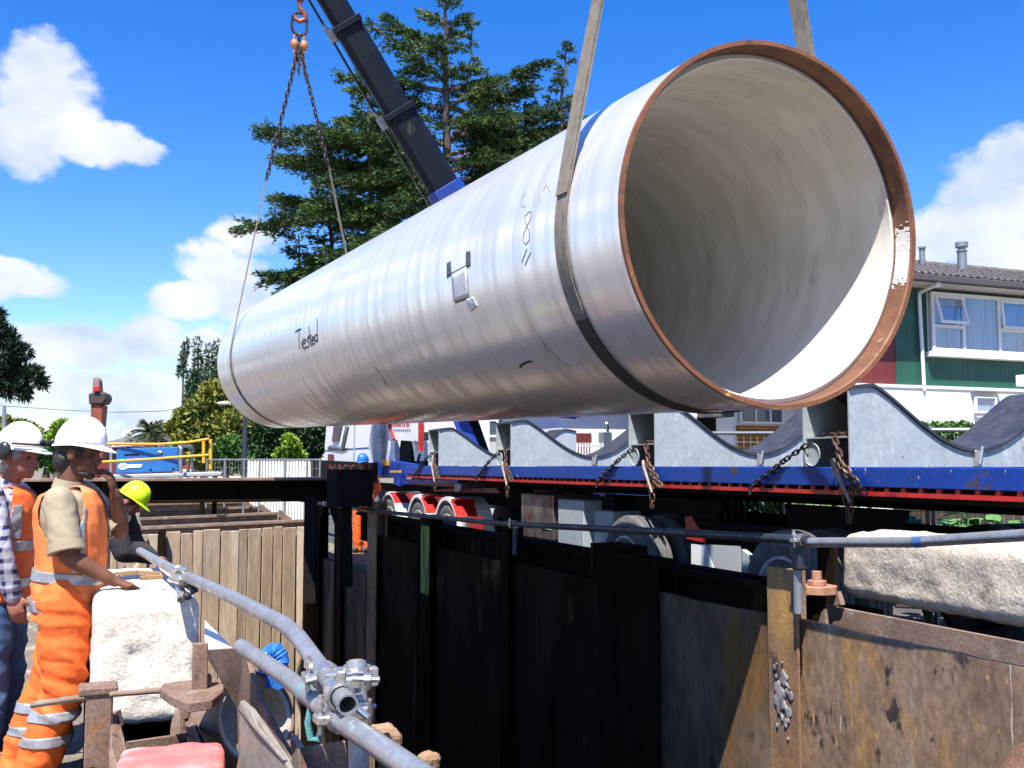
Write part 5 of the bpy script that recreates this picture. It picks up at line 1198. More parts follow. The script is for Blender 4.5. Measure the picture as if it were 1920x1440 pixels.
def garden():
    # strap leaved clump and broad leaved plants seen under the trailer
    for (x, y, d, n, ln, lab) in [(1448, 962, 12.0, 150, .42, 'clump of strap leaved plants under the trailer, left of the axle gap'), (1562, 966, 12.4, 60, .3, 'small clump of strap leaved plants under the trailer, right of the axle gap')]:
        p = P(x, y + 14, d); root = empty('strap_plant', (p.x, p.y, p.z), lab, 'plant')
        c = rng.normal(size=(n, 3)) * (.28, .2, .01); dd = rng.normal(size=(n, 3)) * (.8, .8, .2) + (0, 0, .9)
        kind(tris_leaves(c, dd, ln, .045, 'leaves', 'grassy', root), 'stuff')
        MB().tube([Vector((p.x, p.y, 0)), p], .03, 6).build('stem', 'bark', root)
    spots = [(1735, 975, 10.2, 'left'), (1800, 985, 10.0, 'middle'), (1862, 972, 10.4, 'right')]
    for x, y, d, lab in spots:
        p = P(x, y + 26, d); root = empty('broad_leaf_plant', (p.x, p.y, 0), 'green broad leaved plant by the mesh fence, %s one of three' % lab, 'plant', 'broad leaved plants by the mesh fence')
        st_ = MB()
        for k in range(26):
            an = 2 * math.pi * k / 26 + random.uniform(-.3, .3); h = p.z + random.uniform(-.1, .18); rr = random.uniform(.08, .34); q = Vector((p.x + math.cos(an) * rr, p.y + math.sin(an) * rr * .7, h))
            st_.tube([Vector((p.x, p.y, .0)), q], .008, 5)
            dn = Vector((math.cos(an), math.sin(an), -.25 + random.uniform(-.2, .3))).normalized(); sd = dn.cross(Z).normalized(); up = sd.cross(dn); L_ = random.uniform(.22, .32); w = L_ * .32
            m2 = MB(); vs = []; nn = 6
            for i in range(nn + 1):
                f = i / nn; ww = w * math.sin(min(1, f * 1.15 + .05) * 3.14159) ** .8 if f < .97 else 0; cc = q + dn * L_ * f - Z * (.25 * L_ * f * f)
                vs += [cc - sd * ww + up * ww * .25, cc, cc + sd * ww + up * ww * .25]
            m2.add(vs, [(3 * i, 3 * i + 1, 3 * i + 4, 3 * i + 3) for i in range(nn)] + [(3 * i + 1, 3 * i + 2, 3 * i + 5, 3 * i + 4) for i in range(nn)]); m2.build('leaf', 'hosta', root, smooth=True)
        st_.build('stems', 'hosta', root)
    rw = empty('garden_bank', F(7.6, 9.2, 0), 'dark low garden bank of earth and boards behind the broad leaved plants', 'bank')
    a = P(1672, 952, 11.4); b = P(1990, 952, 10.6); dd = (b - a).normalized(); nn = Z.cross(dd)
    for k in range(6): MB().box((a + b) / 2 + nn * .1 - Z * (.09 + .18 * k), ((b - a).length, .05 + .01 * (k % 2), .172), (dd, nn, Z)).build('board', 'bankboard', rw, bevel=.006)
    # hedge behind the cradles at right
    a = empty('box_hedge', P(1790, 812, 14.4) * Vector((1, 1, 0)) if False else (P(1790, 812, 14.4).x, 14.4, 0), 'clipped green hedge between the two rightmost saddle humps', 'hedge')
    ls = []
    for x in range(1735, 1850, 9):
        for y in (812, 826, 842): p = P(x, y, 14.4 + random.uniform(-.2, .2)); ls.append((p.x, p.y, p.z, .14))
    crown(ls, 6000, .06, .045, 'bush', 'foliage', a, a.location); MB().bar(P(1735, 850, 14.5), P(1850, 850, 14.5), .3, .4).build('branches', 'bark', a)
garden()

# ------------------------------------------------------------------ fences, poles and far things
def fences():
    # steel mesh fence behind the trailer
    def mesh_fence(x0, x1, yt, yb, d0, d1, step, lab, posts, rows=6):
        a, b = P(x0, yt, d0), P(x1, yt, d1); h = a.z - P(x0, yb, d0).z; n = int((b - a).length / step)
        o = empty('mesh_fence', ((a + b) / 2) * Vector((1, 1, 0)) if False else ((a.x + b.x) / 2, (a.y + b.y) / 2, 0), lab, 'fence')
        w = MB()
        for i in range(n + 1): p = a.lerp(b, i / n); w.tube([p, p - Z * h], .0035, 4, cap=False)
        for k in range(rows): w.tube([a - Z * h * k / (rows - 1), b - Z * h * k / (rows - 1)], .0035, 4, cap=False)
        kind(w.build('wire_mesh', 'mesh_wire', o), 'stuff')
        for f in posts: p = a.lerp(b, f); MB().tube([p + Z * .03, Vector((p.x, p.y, 0))], .022, 8).build('post', 'galv', o, smooth=True)
        MB().tube([a, b], .019, 8).build('top_rail', 'galv', o, smooth=True); return o
    mesh_fence(1560, 1930, 806, 1040, 9.9, 9.2, .075, 'galvanised mesh fence panel behind the trailer at the right', (0, .49, .52, 1), 12)
    mesh_fence(1262, 1472, 812, 990, 12.0, 11.2, .075, 'galvanised mesh fence panel behind the third saddle', (0, .97), 12)
    mesh_fence(388, 600, 862, 905, 24, 21, .12, 'distant mesh fence in front of the white pickets', (0, .18, .36, .5, .72, .9, 1), 4)
    # white pickets
    o = empty('picket_fence', (P(520, 880, 27).x, 27, 0), 'white round topped picket fence near the dark bushes', 'fence')
    k = 0
    for x in np.arange(467, 592, 5.6):
        p = P(x, 861 + 2 * abs(math.sin(k * .8)), 27); MB().prism([Vector((p.x - .032, p.y, 0)), Vector((p.x + .032, p.y, 0)), Vector((p.x + .032, p.y, p.z - .06)), Vector((p.x + .018, p.y, p.z - .01)), Vector((p.x, p.y, p.z)), Vector((p.x - .018, p.y, p.z - .01)), Vector((p.x - .032, p.y, p.z - .06))], Vector((0, .02, 0))).build('picket', 'picket', o); k += 1
    for z in (.5, 1.35): MB().bar(Vector((P(466, 870, 27).x, 27.05, z)), Vector((P(592, 870, 27).x, 27.05, z)), .04, .09).build('rail', 'picket', o)
    # lamp post
    o = empty('street_lamp', (P(462, 860, 28).x, 28, 0), 'dark street lamp post beside the far end of the pipe', 'street lamp')
    b = P(459, 860, 28); MB().tube([Vector((b.x, 28, 0)), P(459, 780, 28), P(445, 756, 28), P(425, 756, 28)], [.08, .06, .035, .03], 8).build('post', 'galv_dark', o, smooth=True)
    MB().ell(P(420, 756, 28), (.2, .1, .05)).build('lamp_head', 'white', o, smooth=True)
    # power pole and cable
    o = empty('power_pole', (P(8, 860, 55).x, 55, 0), 'thin grey power pole at the far left', 'pole')
    MB().tube([Vector((P(8, 860, 55).x, 55, 0)), P(8, 762, 55)], [.14, .10], 8).build('pole', 'galv', o)
    o = empty('power_cable', P(200, 770, 55), 'thin overhead cable sagging across the sky to the palm', 'cable')
    MB().tube([P(-200, 740, 55), P(8, 761, 55), P(120, 769, 55), P(220, 773, 55), P(300, 771, 56), P(420, 755, 58)], .018, 5).build('cable', 'black_plastic', o)
    # red piling rig arm
    o = empty('piling_rig_arm', (P(178, 800, 40).x, 40, 0), 'upright red rig arm with dark joint behind the taller worker', 'machine')
    MB().prism([P(170, 800, 40), P(190, 800, 40), P(193, 760, 40), P(170, 755, 40)], Vector((0, .5, 0))).build('boom_lower', 'rigred', o, bevel=.03)
    MB().prism([P(170, 860, 40), P(192, 860, 40), P(190, 802, 40), P(170, 802, 40)], Vector((0, .5, 0))).build('boom_base', 'rigred', o, bevel=.03)
    MB().prism([P(166, 758, 39.9), P(192, 758, 39.9), P(199, 748, 39.9), P(196, 738, 39.9), P(184, 733, 39.9), P(165, 738, 39.9)], Vector((0, .7, 0))).build('joint', 'rigdark', o, bevel=.05)
    MB().prism([P(172, 738, 40), P(187, 738, 40), P(185, 712, 40), P(180, 706, 40), P(174, 709, 40)], Vector((0, .4, 0))).build('boom_tip', 'rigtip', o, bevel=.04)
    MB().prism([P(174, 734, 39.8), P(186, 734, 39.8), P(185, 724, 39.8), P(175, 724, 39.8)], Vector((0, .2, 0))).build('red_collar', 'red', o, bevel=.02)
M['rigred'] = mat('rig_red_brown', (.28, .06, .03), (.18, .04, .02), .6, 0, 2, bump=.1)
M['rigdark'] = mat('rig_dark', (.06, .04, .035), (.04, .03, .025), .6, 0, 2, bump=.1)
M['rigtip'] = mat('rig_tip', (.30, .20, .17), (.22, .13, .11), .6, 0, 3, bump=.1)
fences()
def welder():
    d = 21.0; o = empty('welding_generator', P(270, 888, d), 'blue welding generator cabinet with white badge, in a grey frame', 'generator')
    X = Vector((1, 0, 0)); Y = Vector((0, 1, 0))
    tl, br = P(217, 841, d), P(332, 888, d); yaw = .06
    a, b = P(217, 888, d), P(333, 884, d * 1.01); w = (b - a); ln = w.length; wx = w.normalized(); wy = Z.cross(wx)
    h = tl.z - a.z
    MB().box(a + w / 2 + wy * .35 + Z * h / 2, (ln, .7, h), (wx, wy, Z)).build('cabinet', 'welder_blue', o, bevel=.025, seg=2)
    # badge: ellipse with ribbon
    c = a + wx * (ln * .115) + Z * h * .28 - wy * .012
    mb = MB(); n = 20; mb.prism([c + wx * math.cos(2 * math.pi * k / n) * .10 + Z * math.sin(2 * math.pi * k / n) * .066 for k in range(n)], wy * .006)
    mb.prism([c + wx * .08 - Z * .035, c + wx * .34 - Z * .035, c + wx * .38 + Z * .03, c + wx * .10 + Z * .035], wy * .006); bd = mb.build('badge', 'white', o)
    mb = MB()
    for k in range(4): mb.bar(c - wx * (.05 - .03 * k) - Z * .025 - wy * .006, c - wx * (.04 - .03 * k) + Z * .03 - wy * .006, .010, .004, up=wy)
    mb.build('badge_letters', 'welder_blue', bd)
    for f, g in ((.56, .12), (.93, .12)): MB().box(a + wx * ln * f + Z * h * g - wy * .01, (.05, .02, .02), (wx, wy, Z)).build('latch', 'black', o)
    MB().ell(a + wx * ln * .70 + Z * h * .8 - wy * .01, (.06, .02, .03)).build('filler_cap', 'clamp', o)
    MB().box(a + wx * ln * .25 + Z * h * .74 - wy * .005, (.3, .01, .03), (wx, wy, Z)).build('vent_slot', 'black', o)
    fr = MB()
    for x0 in (208, 339):
        p = P(x0, 888, d); q = P(x0, 841, d); e = Vector((0, .75, 0)); fr.tube([p, q, q + Vector((.05 if x0 < 300 else -.05, .02, .05)), q + e * .9 + Z * .05, q + e, p + e], .03, 8)
    fr.tube([P(210, 838, d), P(338, 830, d)], .022, 8); fr.build('frame', 'galv', o, smooth=True)
    e = empty('work_platform', P(300, 890, d), 'grey work platform with yellow guard rails round the blue generator', 'platform')
    pl0, pl1 = P(170, 893, d * .985), P(398, 887, d * 1.02); dd = (pl1 - pl0); MB().box((pl0 + pl1) / 2 + Vector((0, .6, -.02)), (dd.length, 1.3, .09), (dd.normalized(), Z.cross(dd).normalized(), Z)).build('deck', 'deckgrey', e, bevel=.02)
    for f in (.1, .9):
        for q in (.15, 1.05): MB().bar(pl0.lerp(pl1, f) + Vector((0, q, -.06)), Vector((pl0.lerp(pl1, f).x, pl0.lerp(pl1, f).y + q, 0)), .08, .08).build('leg', 'rust_dark_shade', e)
    for pts in ([(160, 832), (300, 833), (355, 829), (392, 823)], [(160, 868), (280, 861), (392, 853)]):
        MB().tube([P(x, y, d * .975) for x, y in pts], .026, 8).build('rail', 'yellow', e, smooth=True)
    for x, y0, y1, dd_ in ((395, 823, 880, .98), (382, 827, 868, 1.03), (150, 833, 888, .98)): MB().bar(P(x, y0, d * dd_), P(x, y1, d * dd_), .065, .05).build('post', 'yellow', e)
    c = empty('red_car', P(366, 878, 45), 'red car roof glimpsed beyond the platform, behind the right yellow post', 'car'); q = P(366, 874, 45)
    bd = MB(); bd.prism([q + Vector((-.75, 0, -.1)), q + Vector((-.4, 0, .03)), q + Vector((.1, 0, .06)), q + Vector((.6, 0, .02)), q + Vector((.9, 0, -.12))], Vector((0, 1.4, 0))); bd.build('roof', 'red', c, bevel=.03)
    bd = MB(); bd.box(q + Vector((0, .7, -.75)), (4.0, 1.6, .6), (X, Y, Z)); bd.box(q + Vector((0, .7, -.3)), (1.9, 1.45, .4), (X, Y, Z)); bd.build('body', 'greywall', c, bevel=.08)
    for s_ in (-1.2, 1.2):
        mb = MB(); mb.lathe([(.15, -.1), (.32, -.1), (.32, .1), (.15, .1), (0, .05)], q + Vector((s_, 0, -1.1)), Y, 18); mb.build('wheel', 'tyre', c)
M['deckgrey'] = mat('platform_grey', (.40, .43, .45), (.32, .35, .37), .6, .1, 4, bump=.1)
welder()
# ------------------------------------------------------------------ guard rails of scaffold tube
def coupler(parent, p, ax, r=.026, other=None, big=1.0):
    ax = ax.normalized(); s = ax.cross(other or Z).normalized(); t = s.cross(ax)
    mb = MB(); n = 18
    mb.lathe([(r, -.026), (r + .007, -.028), (r + .010, 0), (r + .007, .028), (r, .026)], p, ax, n, closed=True)
    body = mb.build('coupler_ring', 'clamp', parent, smooth=True)
    mb = MB(); mb.box(p + s * (r + .018), (.05, .03, .022), (ax, s, t)); mb.build('coupler_lug', 'clamp', parent, bevel=.004); MB().box(p - s * (r + .014), (.046, .022, .03), (ax, s, t)).build('coupler_hinge', 'clamp', parent, bevel=.004)
    mb = MB(); mb.tube([p + s * (r + .02) - t * .035, p + s * (r + .02) + t * .055], .006, 8); mb.build('bolt', 'clamp', parent)
    mb = MB(); mb.tube([p + s * (r + .02) + t * .026, p + s * (r + .02) + t * .042], .0125, 6); mb.build('nut', 'clamp', parent)
def rails():
    o = empty('guard_rail', Pt(960, 983, 3.55), 'long scaffold tube guard rail along the right edge of the trench', 'railing')
    p = [Pt(560, 938, 3.50), Pt(700, 958, 3.52), Pt(962, 984, 3.55)]; q = [Pt(945, 982, 3.50), Pt(1240, 997, 3.5), Pt(1515, 1013, 3.50)]; r = [Pt(1490, 1017, 3.52), Pt(1700, 1017, 3.5), Pt(1960, 1001, 3.5), Pt(2500, 965, 3.5)]
    MB().tube(p, .025, 14).build('tube', 'galv_dark', o, smooth=True); MB().tube(q, .025, 14).build('tube', 'galv_dark', o, smooth=True); MB().tube(r, .025, 14).build('tube', 'galv', o, smooth=True)
    coupler(o, Pt(965, 983, 3.52), q[1] - q[0]); coupler(o, Pt(1503, 1013, 3.5), r[1] - r[0]); coupler(o, Pt(612, 945, 3.5), p[1] - p[0])
    MB().tube([Pt(1495, 1008, 3.52), Pt(1497, 1150, 3.52)], .024, 14).build('upright', 'galv', o, smooth=True)
    mb = MB(); mb.box(Pt(1500, 1040, 3.52), (.08, .07, .16)); mb.build('clamp_block', 'galv_dark', o, bevel=.01)
    mb = MB(); mb.tube([Pt(966, 984, 3.56), Pt(966, 1040, 3.56)], .022, 10); mb.build('upright', 'galv_dark', o, smooth=True)
    b = MB(); s1, t1, z1 = st(Pt(1720, 1013, 3.49)); mb = MB(); mb.tube([Pt(1716, 1016.5, 3.5), Pt(1734, 1015.5, 3.5)], .0262, 14); mb.build('blue_tape_band', 'blue_tape', o, smooth=True)
    # left rail
    o = empty('guard_rail', P(500, 1160, 3.3), 'grey scaffold tube guard rail on the left, running towards the viewer past the concrete block', 'railing')
    A = [P(262, 1033, 6.7), P(330, 1072, 4.9), P(440, 1122, 3.85), P(535, 1172, 3.12), P(560, 1196, 2.98), P(605, 1258, 2.68), P(652, 1322, 2.38)]
    MB().tube(A[:3] , .024, 20).build('tube', 'galv', o, smooth=True)
    # the long tube ends in an open mouth
    pts = A[2:]; mb = MB(); mb.tube(pts, .0242, 24, cap=False); d = (pts[-1] - pts[-2]).normalized()
    mb.lathe([(.0242, -.0005), (.0242, .002), (.0195, .002), (.0195, -.12), (.0, -.12)], pts[-1], d, 24); mb.build('tube', 'galv', o, smooth=True)
    B = [P(452, 1212, 3.45), P(540, 1272, 2.95), P(632, 1348, 2.48), P(700, 1392, 2.2), P(810, 1470, 1.85)]
    MB().tube(B, .0242, 24).build('tube', 'galv', o, smooth=True)
    MB().tube([P(668, 1240, 2.56), P(672, 1400, 2.5), P(674, 1500, 2.5)], .0242, 20).build('upright', 'galv', o, smooth=True)
    MB().tube([P(668, 1238, 2.56), P(668, 1239.5, 2.56)], .018, 16).build('upright_mouth', 'timber', o)
    C_ = P(640, 1300, 2.45)
    coupler(o, P(612, 1268, 2.64), A[-2] - A[-3], other=Z); coupler(o, P(636, 1302, 2.46), A[-1] - A[-2], other=V); coupler(o, P(637, 1345, 2.48), B[2] - B[1]); coupler(o, P(669, 1270, 2.55), Z, other=U); coupler(o, P(671, 1335, 2.52), Z, other=V)
    mb = MB(); mb.box(P(650, 1338, 2.47), (.05, .09, .03)); mb.box(P(655, 1280, 2.52), (.04, .05, .03)); mb.build('coupler_body', 'clamp', o, bevel=.006)
    for nm_, a_, b_, r_ in (('bolt', (590, 1274, 2.62), (640, 1262, 2.6), .007), ('nut', (576, 1277, 2.6), (596, 1272, 2.6), .011), ('bolt', (660, 1272, 2.45), (712, 1274, 2.45), .007), ('nut', (683, 1273, 2.45), (697, 1273, 2.45), .014), ('bolt', (660, 1320, 2.44), (690, 1345, 2.44), .008)):
        MB().tube([P(*a_), P(*b_)], r_, 8).build(nm_, 'clamp', o, smooth=True)
    mb = MB(); mb.lathe([(.026, -.03), (.036, -.026), (.036, .026), (.026, .03)], P(335, 1074, 4.75), A[1] - A[0], 16, closed=True); mb.build('coupler_ring', 'clamp', o, smooth=True)
    MB().tube([P(325, 1068, 4.7), P(352, 1066, 4.65)], .008, 8).build('bolt', 'clamp', o); mb = MB(); mb.tube([P(318, 1086, 4.7), P(340, 1092, 4.6)], .012, 8); mb.tube([P(336, 1080, 4.7), P(340, 1125, 4.6)], .02, 8); mb.build('coupler_lug', 'clamp', o)
    mb = MB(); mb.tube([P(345, 1090, 4.7), P(362, 1104, 4.6), P(366, 1112, 4.6)], .018, 8); mb.ell(P(351, 1118, 4.55), (.02, .02, .018)); mb.build('black_clip', 'black_plastic', o)
    # teal rope loop tied to the tube
    t = empty('rope_loop', P(590, 1330, 2.7), 'teal rope knotted round the lower scaffold tube with a hanging loop', 'rope')
    pts = [P(578, 1290, 2.68), P(584, 1320, 2.66), P(577, 1355, 2.66), P(582, 1385, 2.66), P(596, 1388, 2.66), P(602, 1368, 2.66), P(598, 1338, 2.66), P(590, 1318, 2.66)]
    mb = MB(); mb.tube(pts, .009, 8); dB = (B[1] - B[0]).normalized()
    for k in range(3): q = P(574 + k * 4, 1299 + k * 3.5, 2.76); mb.lathe([(.0235, -.005), (.0285, 0), (.0235, .005)], q, dB, 16, closed=True)
    mb.build('rope', 'teal', t, smooth=True)
M['blue_tape'] = mat('blue_tape', (.05, .13, .33), (.04, .1, .28), .5, 0, 5, bump=.02)
rails()

# ------------------------------------------------------------------ concrete ballast blocks
def blocks():
    a = P(270, 1122, 4.62); top = 1.545 - .60
    c = F(st(a)[0] + .78, .25, top - .26)
    mb = roughbox(c + V * .012, (1.56, .44, .54), (U, V, Z), (90, 28, 34), .05, .007, 3, 7., .008)
    tag(mb.build('concrete_block', 'concrete', None, smooth=True, loc=c, auto=0), 'sunlit rough concrete block under the hand of the worker in beige sleeves', 'concrete block')
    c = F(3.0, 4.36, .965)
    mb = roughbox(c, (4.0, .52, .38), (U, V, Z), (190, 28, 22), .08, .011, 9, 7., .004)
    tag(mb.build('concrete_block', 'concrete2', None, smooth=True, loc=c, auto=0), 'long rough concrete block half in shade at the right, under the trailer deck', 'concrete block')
    mb = MB(); [mb.tube([P(215 + 6 * k, 1075 + 2 * k, 4.9), P(258, 1071 + 2.5 * k, 5.0), P(300, 1074 + 3 * k, 5.0), P(304, 1080 + 2 * k, 4.95), P(262, 1082 + 2 * k, 4.9)], .006, 6) for k in range(3)]
    tag(mb.build('rope_coil', 'timber', None, loc=P(260, 1078, 4.9)), 'brown cord lying looped on the sunlit block', 'rope')
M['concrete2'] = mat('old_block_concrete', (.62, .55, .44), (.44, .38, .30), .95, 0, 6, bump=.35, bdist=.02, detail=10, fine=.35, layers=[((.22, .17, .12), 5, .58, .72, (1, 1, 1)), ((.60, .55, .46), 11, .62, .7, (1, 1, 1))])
blocks()

# ------------------------------------------------------------------ steel frame and plates at the left edge of the trench
def shield():
    o = empty('trench_shield', F(3, .1, 0), 'rusty steel shoring frame with posts and plates at the lower left below the block', 'shoring frame')
    def plate(name, quad, th, m='rust_left', bev=.004):
        q = [P(*x) for x in quad]; n = (q[1] - q[0]).cross(q[2] - q[0]).normalized()
        return MB().prism(q, n * th).build(name, m, o, bevel=bev)
    # near post: box section with sunlit cap
    p = P(187, 1285, 3.75); MB().box(Vector((p.x, p.y, p.z / 2 - 1)), (.09, .09, p.z + 2)).build('post', 'rust_left', o, bevel=.006)
    MB().box(Vector((p.x - .005, p.y, p.z - .012)), (.11, .13, .03)).build('post_cap', 'rust_left', o, bevel=.006)
    # tie rod and octagonal washer plate
    MB().tube([P(207, 1302, 3.72), P(312, 1294, 3.72)], .010, 10).build('tie_rod', 'rust_beam', o, smooth=True)
    oc = [(300, 1291, 3.66), (306, 1281, 3.9), (345, 1276, 4.02), (405, 1270, 4.02), (420, 1284, 3.85), (418, 1296, 3.6), (398, 1312, 3.45), (352, 1318, 3.42), (318, 1304, 3.5)]
    z = P(*oc[0]).z; pl = []
    for x, y, d in oc: r_ = ray(x, y); k = (z - CAMH) / r_.z; pl.append(Vector((0, 0, CAMH)) + r_ * k)
    MB().prism(pl, -Z * .032).build('octagon_plate', 'rust_left', o, bevel=.003)
    MB().box(P(375, 1252, 3.66), (.03, .05, .17)).build('gusset', 'rust_left', o, bevel=.003)
    MB().box(P(385, 1276, 3.7), (.05, .04, .04)).build('lug', 'rust_left', o, bevel=.004)
    # web plate with rusty face
    plate('web_plate', [(378, 1218, 3.95), (457, 1213, 3.6), (480, 1300, 3.45), (560, 1450, 3.1), (560, 1560, 3.1), (420, 1560, 3.6), (446, 1420, 3.7), (444, 1330, 3.8), (420, 1268, 3.95)], .02)
    plate('side_plate', [(380, 1216, 3.96), (383, 1330, 3.96), (377, 1330, 3.96), (372, 1218, 3.97)], .02)
    plate('front_plate', [(450, 1313, 3.2), (470, 1330, 3.12), (532, 1420, 2.9), (545, 1450, 2.85), (545, 1560, 2.85), (446, 1560, 3.2)], .016, 'grey_plate')
    plate('edge_strip', [(450, 1313, 3.19), (472, 1332, 3.11), (482, 1360, 3.05), (535, 1424, 2.88), (530, 1430, 2.89), (474, 1366, 3.06), (446, 1330, 3.2)], .014, 'grey_plate')
    plate('low_plate', [(560, 1403, 3.0), (640, 1391, 2.9), (655, 1560, 2.9), (555, 1560, 3.0)], .02)
    plate('low_plate_side', [(545, 1378, 3.2), (560, 1404, 3.0), (562, 1560, 3.0), (540, 1560, 3.2)], .02, 'grey_plate')
    # cell beside the post: two sloping side plates, cross plate and bar
    plate('cell_plate', [(210, 1338, 3.85), (222, 1336, 3.9), (250, 1450, 3.2), (262, 1560, 3.0), (205, 1560, 3.0), (207, 1400, 3.5)], .016)
    plate('cell_plate', [(345, 1350, 4.0), (362, 1345, 4.0), (425, 1450, 3.2), (440, 1560, 3.0), (405, 1560, 3.0), (392, 1440, 3.3), (350, 1385, 3.6)], .016)
    plate('corner_plate', [(337, 1328, 3.95), (354, 1325, 3.95), (354, 1347, 3.95), (346, 1350, 3.95), (346, 1387, 3.95), (337, 1389, 3.95)], .04)
    MB().tube([P(368, 1318, 4.0), P(368, 1345, 4.0)], .014, 8).build('rod', 'galv', o)
    MB().bar(P(238, 1400, 3.55), P(352, 1383, 3.7), .02, .03).build('cross_bar', 'rust_left', o)
    MB().bar(P(205, 1352, 4.1), P(225, 1347, 4.1), .05, .06).build('packer', 'rust_beam', o)
    MB().tube([P(60, 1322, 3.9), P(140, 1310, 3.85), P(172, 1306, 3.8)], .012, 8).build('tie_bar', 'rust_beam', o, smooth=True)
    # dark sheet added across the cell to paint its shade, then the outer sheet
    MB().stbox(6.5, 6.55, .06, .52, ZB, .40).build('pit_shade_sheet', 'rust_dark_shade', o)
    MB().stbox(1.5, 6.4, .03, .05, ZB, .50).build('outer_sheet', 'rust_dark_shade', o)
    # red painted timber pad
    c = P(322, 1412, 3.15); mb = roughbox(c - Z * .05, (.30, .26, .09), (Vector((.96, .28, 0)).normalized(), Vector((-.28, .96, 0)).normalized(), Z), (14, 14, 6), .02, .006, 4, 9)
    tag(mb.build('painted_pad', 'pink', None, smooth=True, loc=c, auto=0), 'sun bleached red pad block at the bottom left in the shoring frame', 'pad')
    # left wall sheets running away behind the block, nearer ones painted dark as shade
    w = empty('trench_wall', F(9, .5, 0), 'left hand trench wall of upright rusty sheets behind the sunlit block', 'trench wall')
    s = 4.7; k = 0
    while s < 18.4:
        MB().stbox(s + .01, s + .59, .50 + (k % 2) * .04, .53 + (k % 2) * .04, ZB, .42 + random.uniform(-.03, .03)).build('sheet_pile', 'rust_dark_shade' if s < 11 else 'sheet', w); s += .6; k += 1
    plate2 = [P(383, 1166, 5.0), P(432, 1213, 3.9), P(383, 1216, 3.95)]
    tag(MB().prism([P(384, 1163, 5.2), P(436, 1214, 4.1), P(384, 1218, 4.1)], Z * -.02).build('painted_sunlit_plate', 'white', None, loc=P(390, 1200, 4.2)), 'bright pale board corner wedged beside the sunlit block', 'board')  # sunlight painted in: white colour stands for a brightly lit plate top
    # end of a short lined pipe standing in the trench
    c = P(478, 1345, 3.95); ax = (Vector((.72, -.62, .34))).normalized()
    r = empty('pipe_offcut', c, 'short pipe offcut with pale lining among the plates at lower left', 'pipe')
    mb = MB(); mb.lathe([(.160, 0), (.160, .30), (.142, .30), (.142, 0)], c - ax * .3, ax, 48, closed=True); mb.build('lining', 'lining2', r, smooth=True)
    mb = MB(); mb.lathe([(.168, -.01), (.168, .31), (.1605, .31), (.1605, -.01)], c - ax * .3, ax, 48, closed=True); mb.build('shell', 'rust_beam', r, smooth=True)
    mb = MB(); mb.lathe([(0, 0), (.140, 0), (.140, .01), (0, .01)], c - ax * .12, ax, 40); mb.build('end_cap', 'grey_plate', r, smooth=True)
    # blue corrugated hose bent over the tube
    h = empty('blue_hose', P(515, 1250, 3.9), 'blue ribbed hose hooped behind the lower scaffold tube', 'hose')
    pts = [P(500, 1262, 4.0), P(498, 1240, 4.0), P(505, 1224, 4.0), P(518, 1220, 4.0), P(527, 1234, 4.0), P(524, 1262, 4.0), P(512, 1292, 4.0)]
    path = []
    for a, b in zip(pts[:-1], pts[1:]):
        for k in range(5): path.append(a.lerp(b, k / 5))
    mb = MB(); rs = [.028 + (.006 if i % 2 else 0) for i in range(len(path))]; mb.tube(path, rs, 12); mb.build('hose', 'hose', h, smooth=True)
    mb = MB()
    for k in range(7): a = P(503 + 4.6 * k, 1262, 3.9); b = P(498 + 5.2 * k, 1290, 3.9); mb.tube([a, b], .006, 6)
    mb.build('hose_ribs', 'hose', h, smooth=True)
    # splintered timber packer right of the tube
    c = P(722, 1378, 2.75); mb = roughbox(c, (.16, .05, .04), ((P(755, 1402, 2.6) - P(692, 1357, 2.9)).normalized(), V, Z), (12, 5, 5), .01, .010, 6, 20)
    tag(mb.build('timber_packer', 'timber', None, smooth=False, loc=c), 'splintered brown timber packer just right of the scaffold clamps', 'timber')
    c = P(800, 1432, 2.4); mb = roughbox(c, (.09, .04, .04), ((P(815, 1440, 2.3) - P(785, 1420, 2.5)).normalized(), V, Z), (10, 5, 5), .01, .010, 8, 20)
    tag(mb.build('timber_packer', 'timber', None, smooth=False, loc=c), 'small timber splinter at the bottom edge beside the near scaffold tube', 'timber')
M['rust_left'] = mat('rusty_plate', (.27, .175, .125), (.17, .10, .07), .75, 0, 9, bump=.4, bdist=.006, fine=.4, layers=[((.30, .14, .06), 7, .57, .68, (1, 1, .7)), ((.08, .05, .04), 12, .60, .70, (1, 1, 1)), ((.32, .28, .24), 5, .60, .70, (1, 1, .5))])  # mottled rust colour shared by the plates and post
M['grey_plate'] = mat('scuffed_grey_plate', (.27, .235, .20), (.20, .17, .14), .65, .1, 4, bump=.3, bdist=.004, layers=[((.40, .37, .33), 6, .58, .70, (1, 1, .4)), ((.16, .09, .05), 4, .6, .7, (1, 1, 1))])
M['lining2'] = mat('pale_lining', (.50, .46, .40), (.42, .38, .33), .85, 0, 5, bump=.1)
shield()

def folds(me, amp, fr, zs=.45, seed=0):
    """cloth creases: ridged noise drawn out along slanting lines"""
    me.update(); co = [v.co.copy() for v in me.vertices]; nm = [v.normal.copy() for v in me.vertices]
    for v, c, n in zip(me.vertices, co, nm):
        w = Vector((noise.noise(c * 2.5 + Vector((seed, 0, 0))), noise.noise(c * 2.5 + Vector((0, seed, 7))), noise.noise(c * 2.5 + Vector((3, 1, seed))))) * 1.3
        s_ = c.x * .8 - c.y * .6
        q = Vector((s_ * fr * .28, (c.x * .6 + c.y * .8) * fr * .28, (c.z + s_ * .45) * fr)) + w
        a = noise.noise(q + Vector((0, 0, seed))); b = noise.noise(q * 2.1 + Vector((5, seed, 0)))
        v.co = c + n * amp * ((1 - abs(a) * 3.2) * .8 + (1 - abs(b) * 3) * .3)

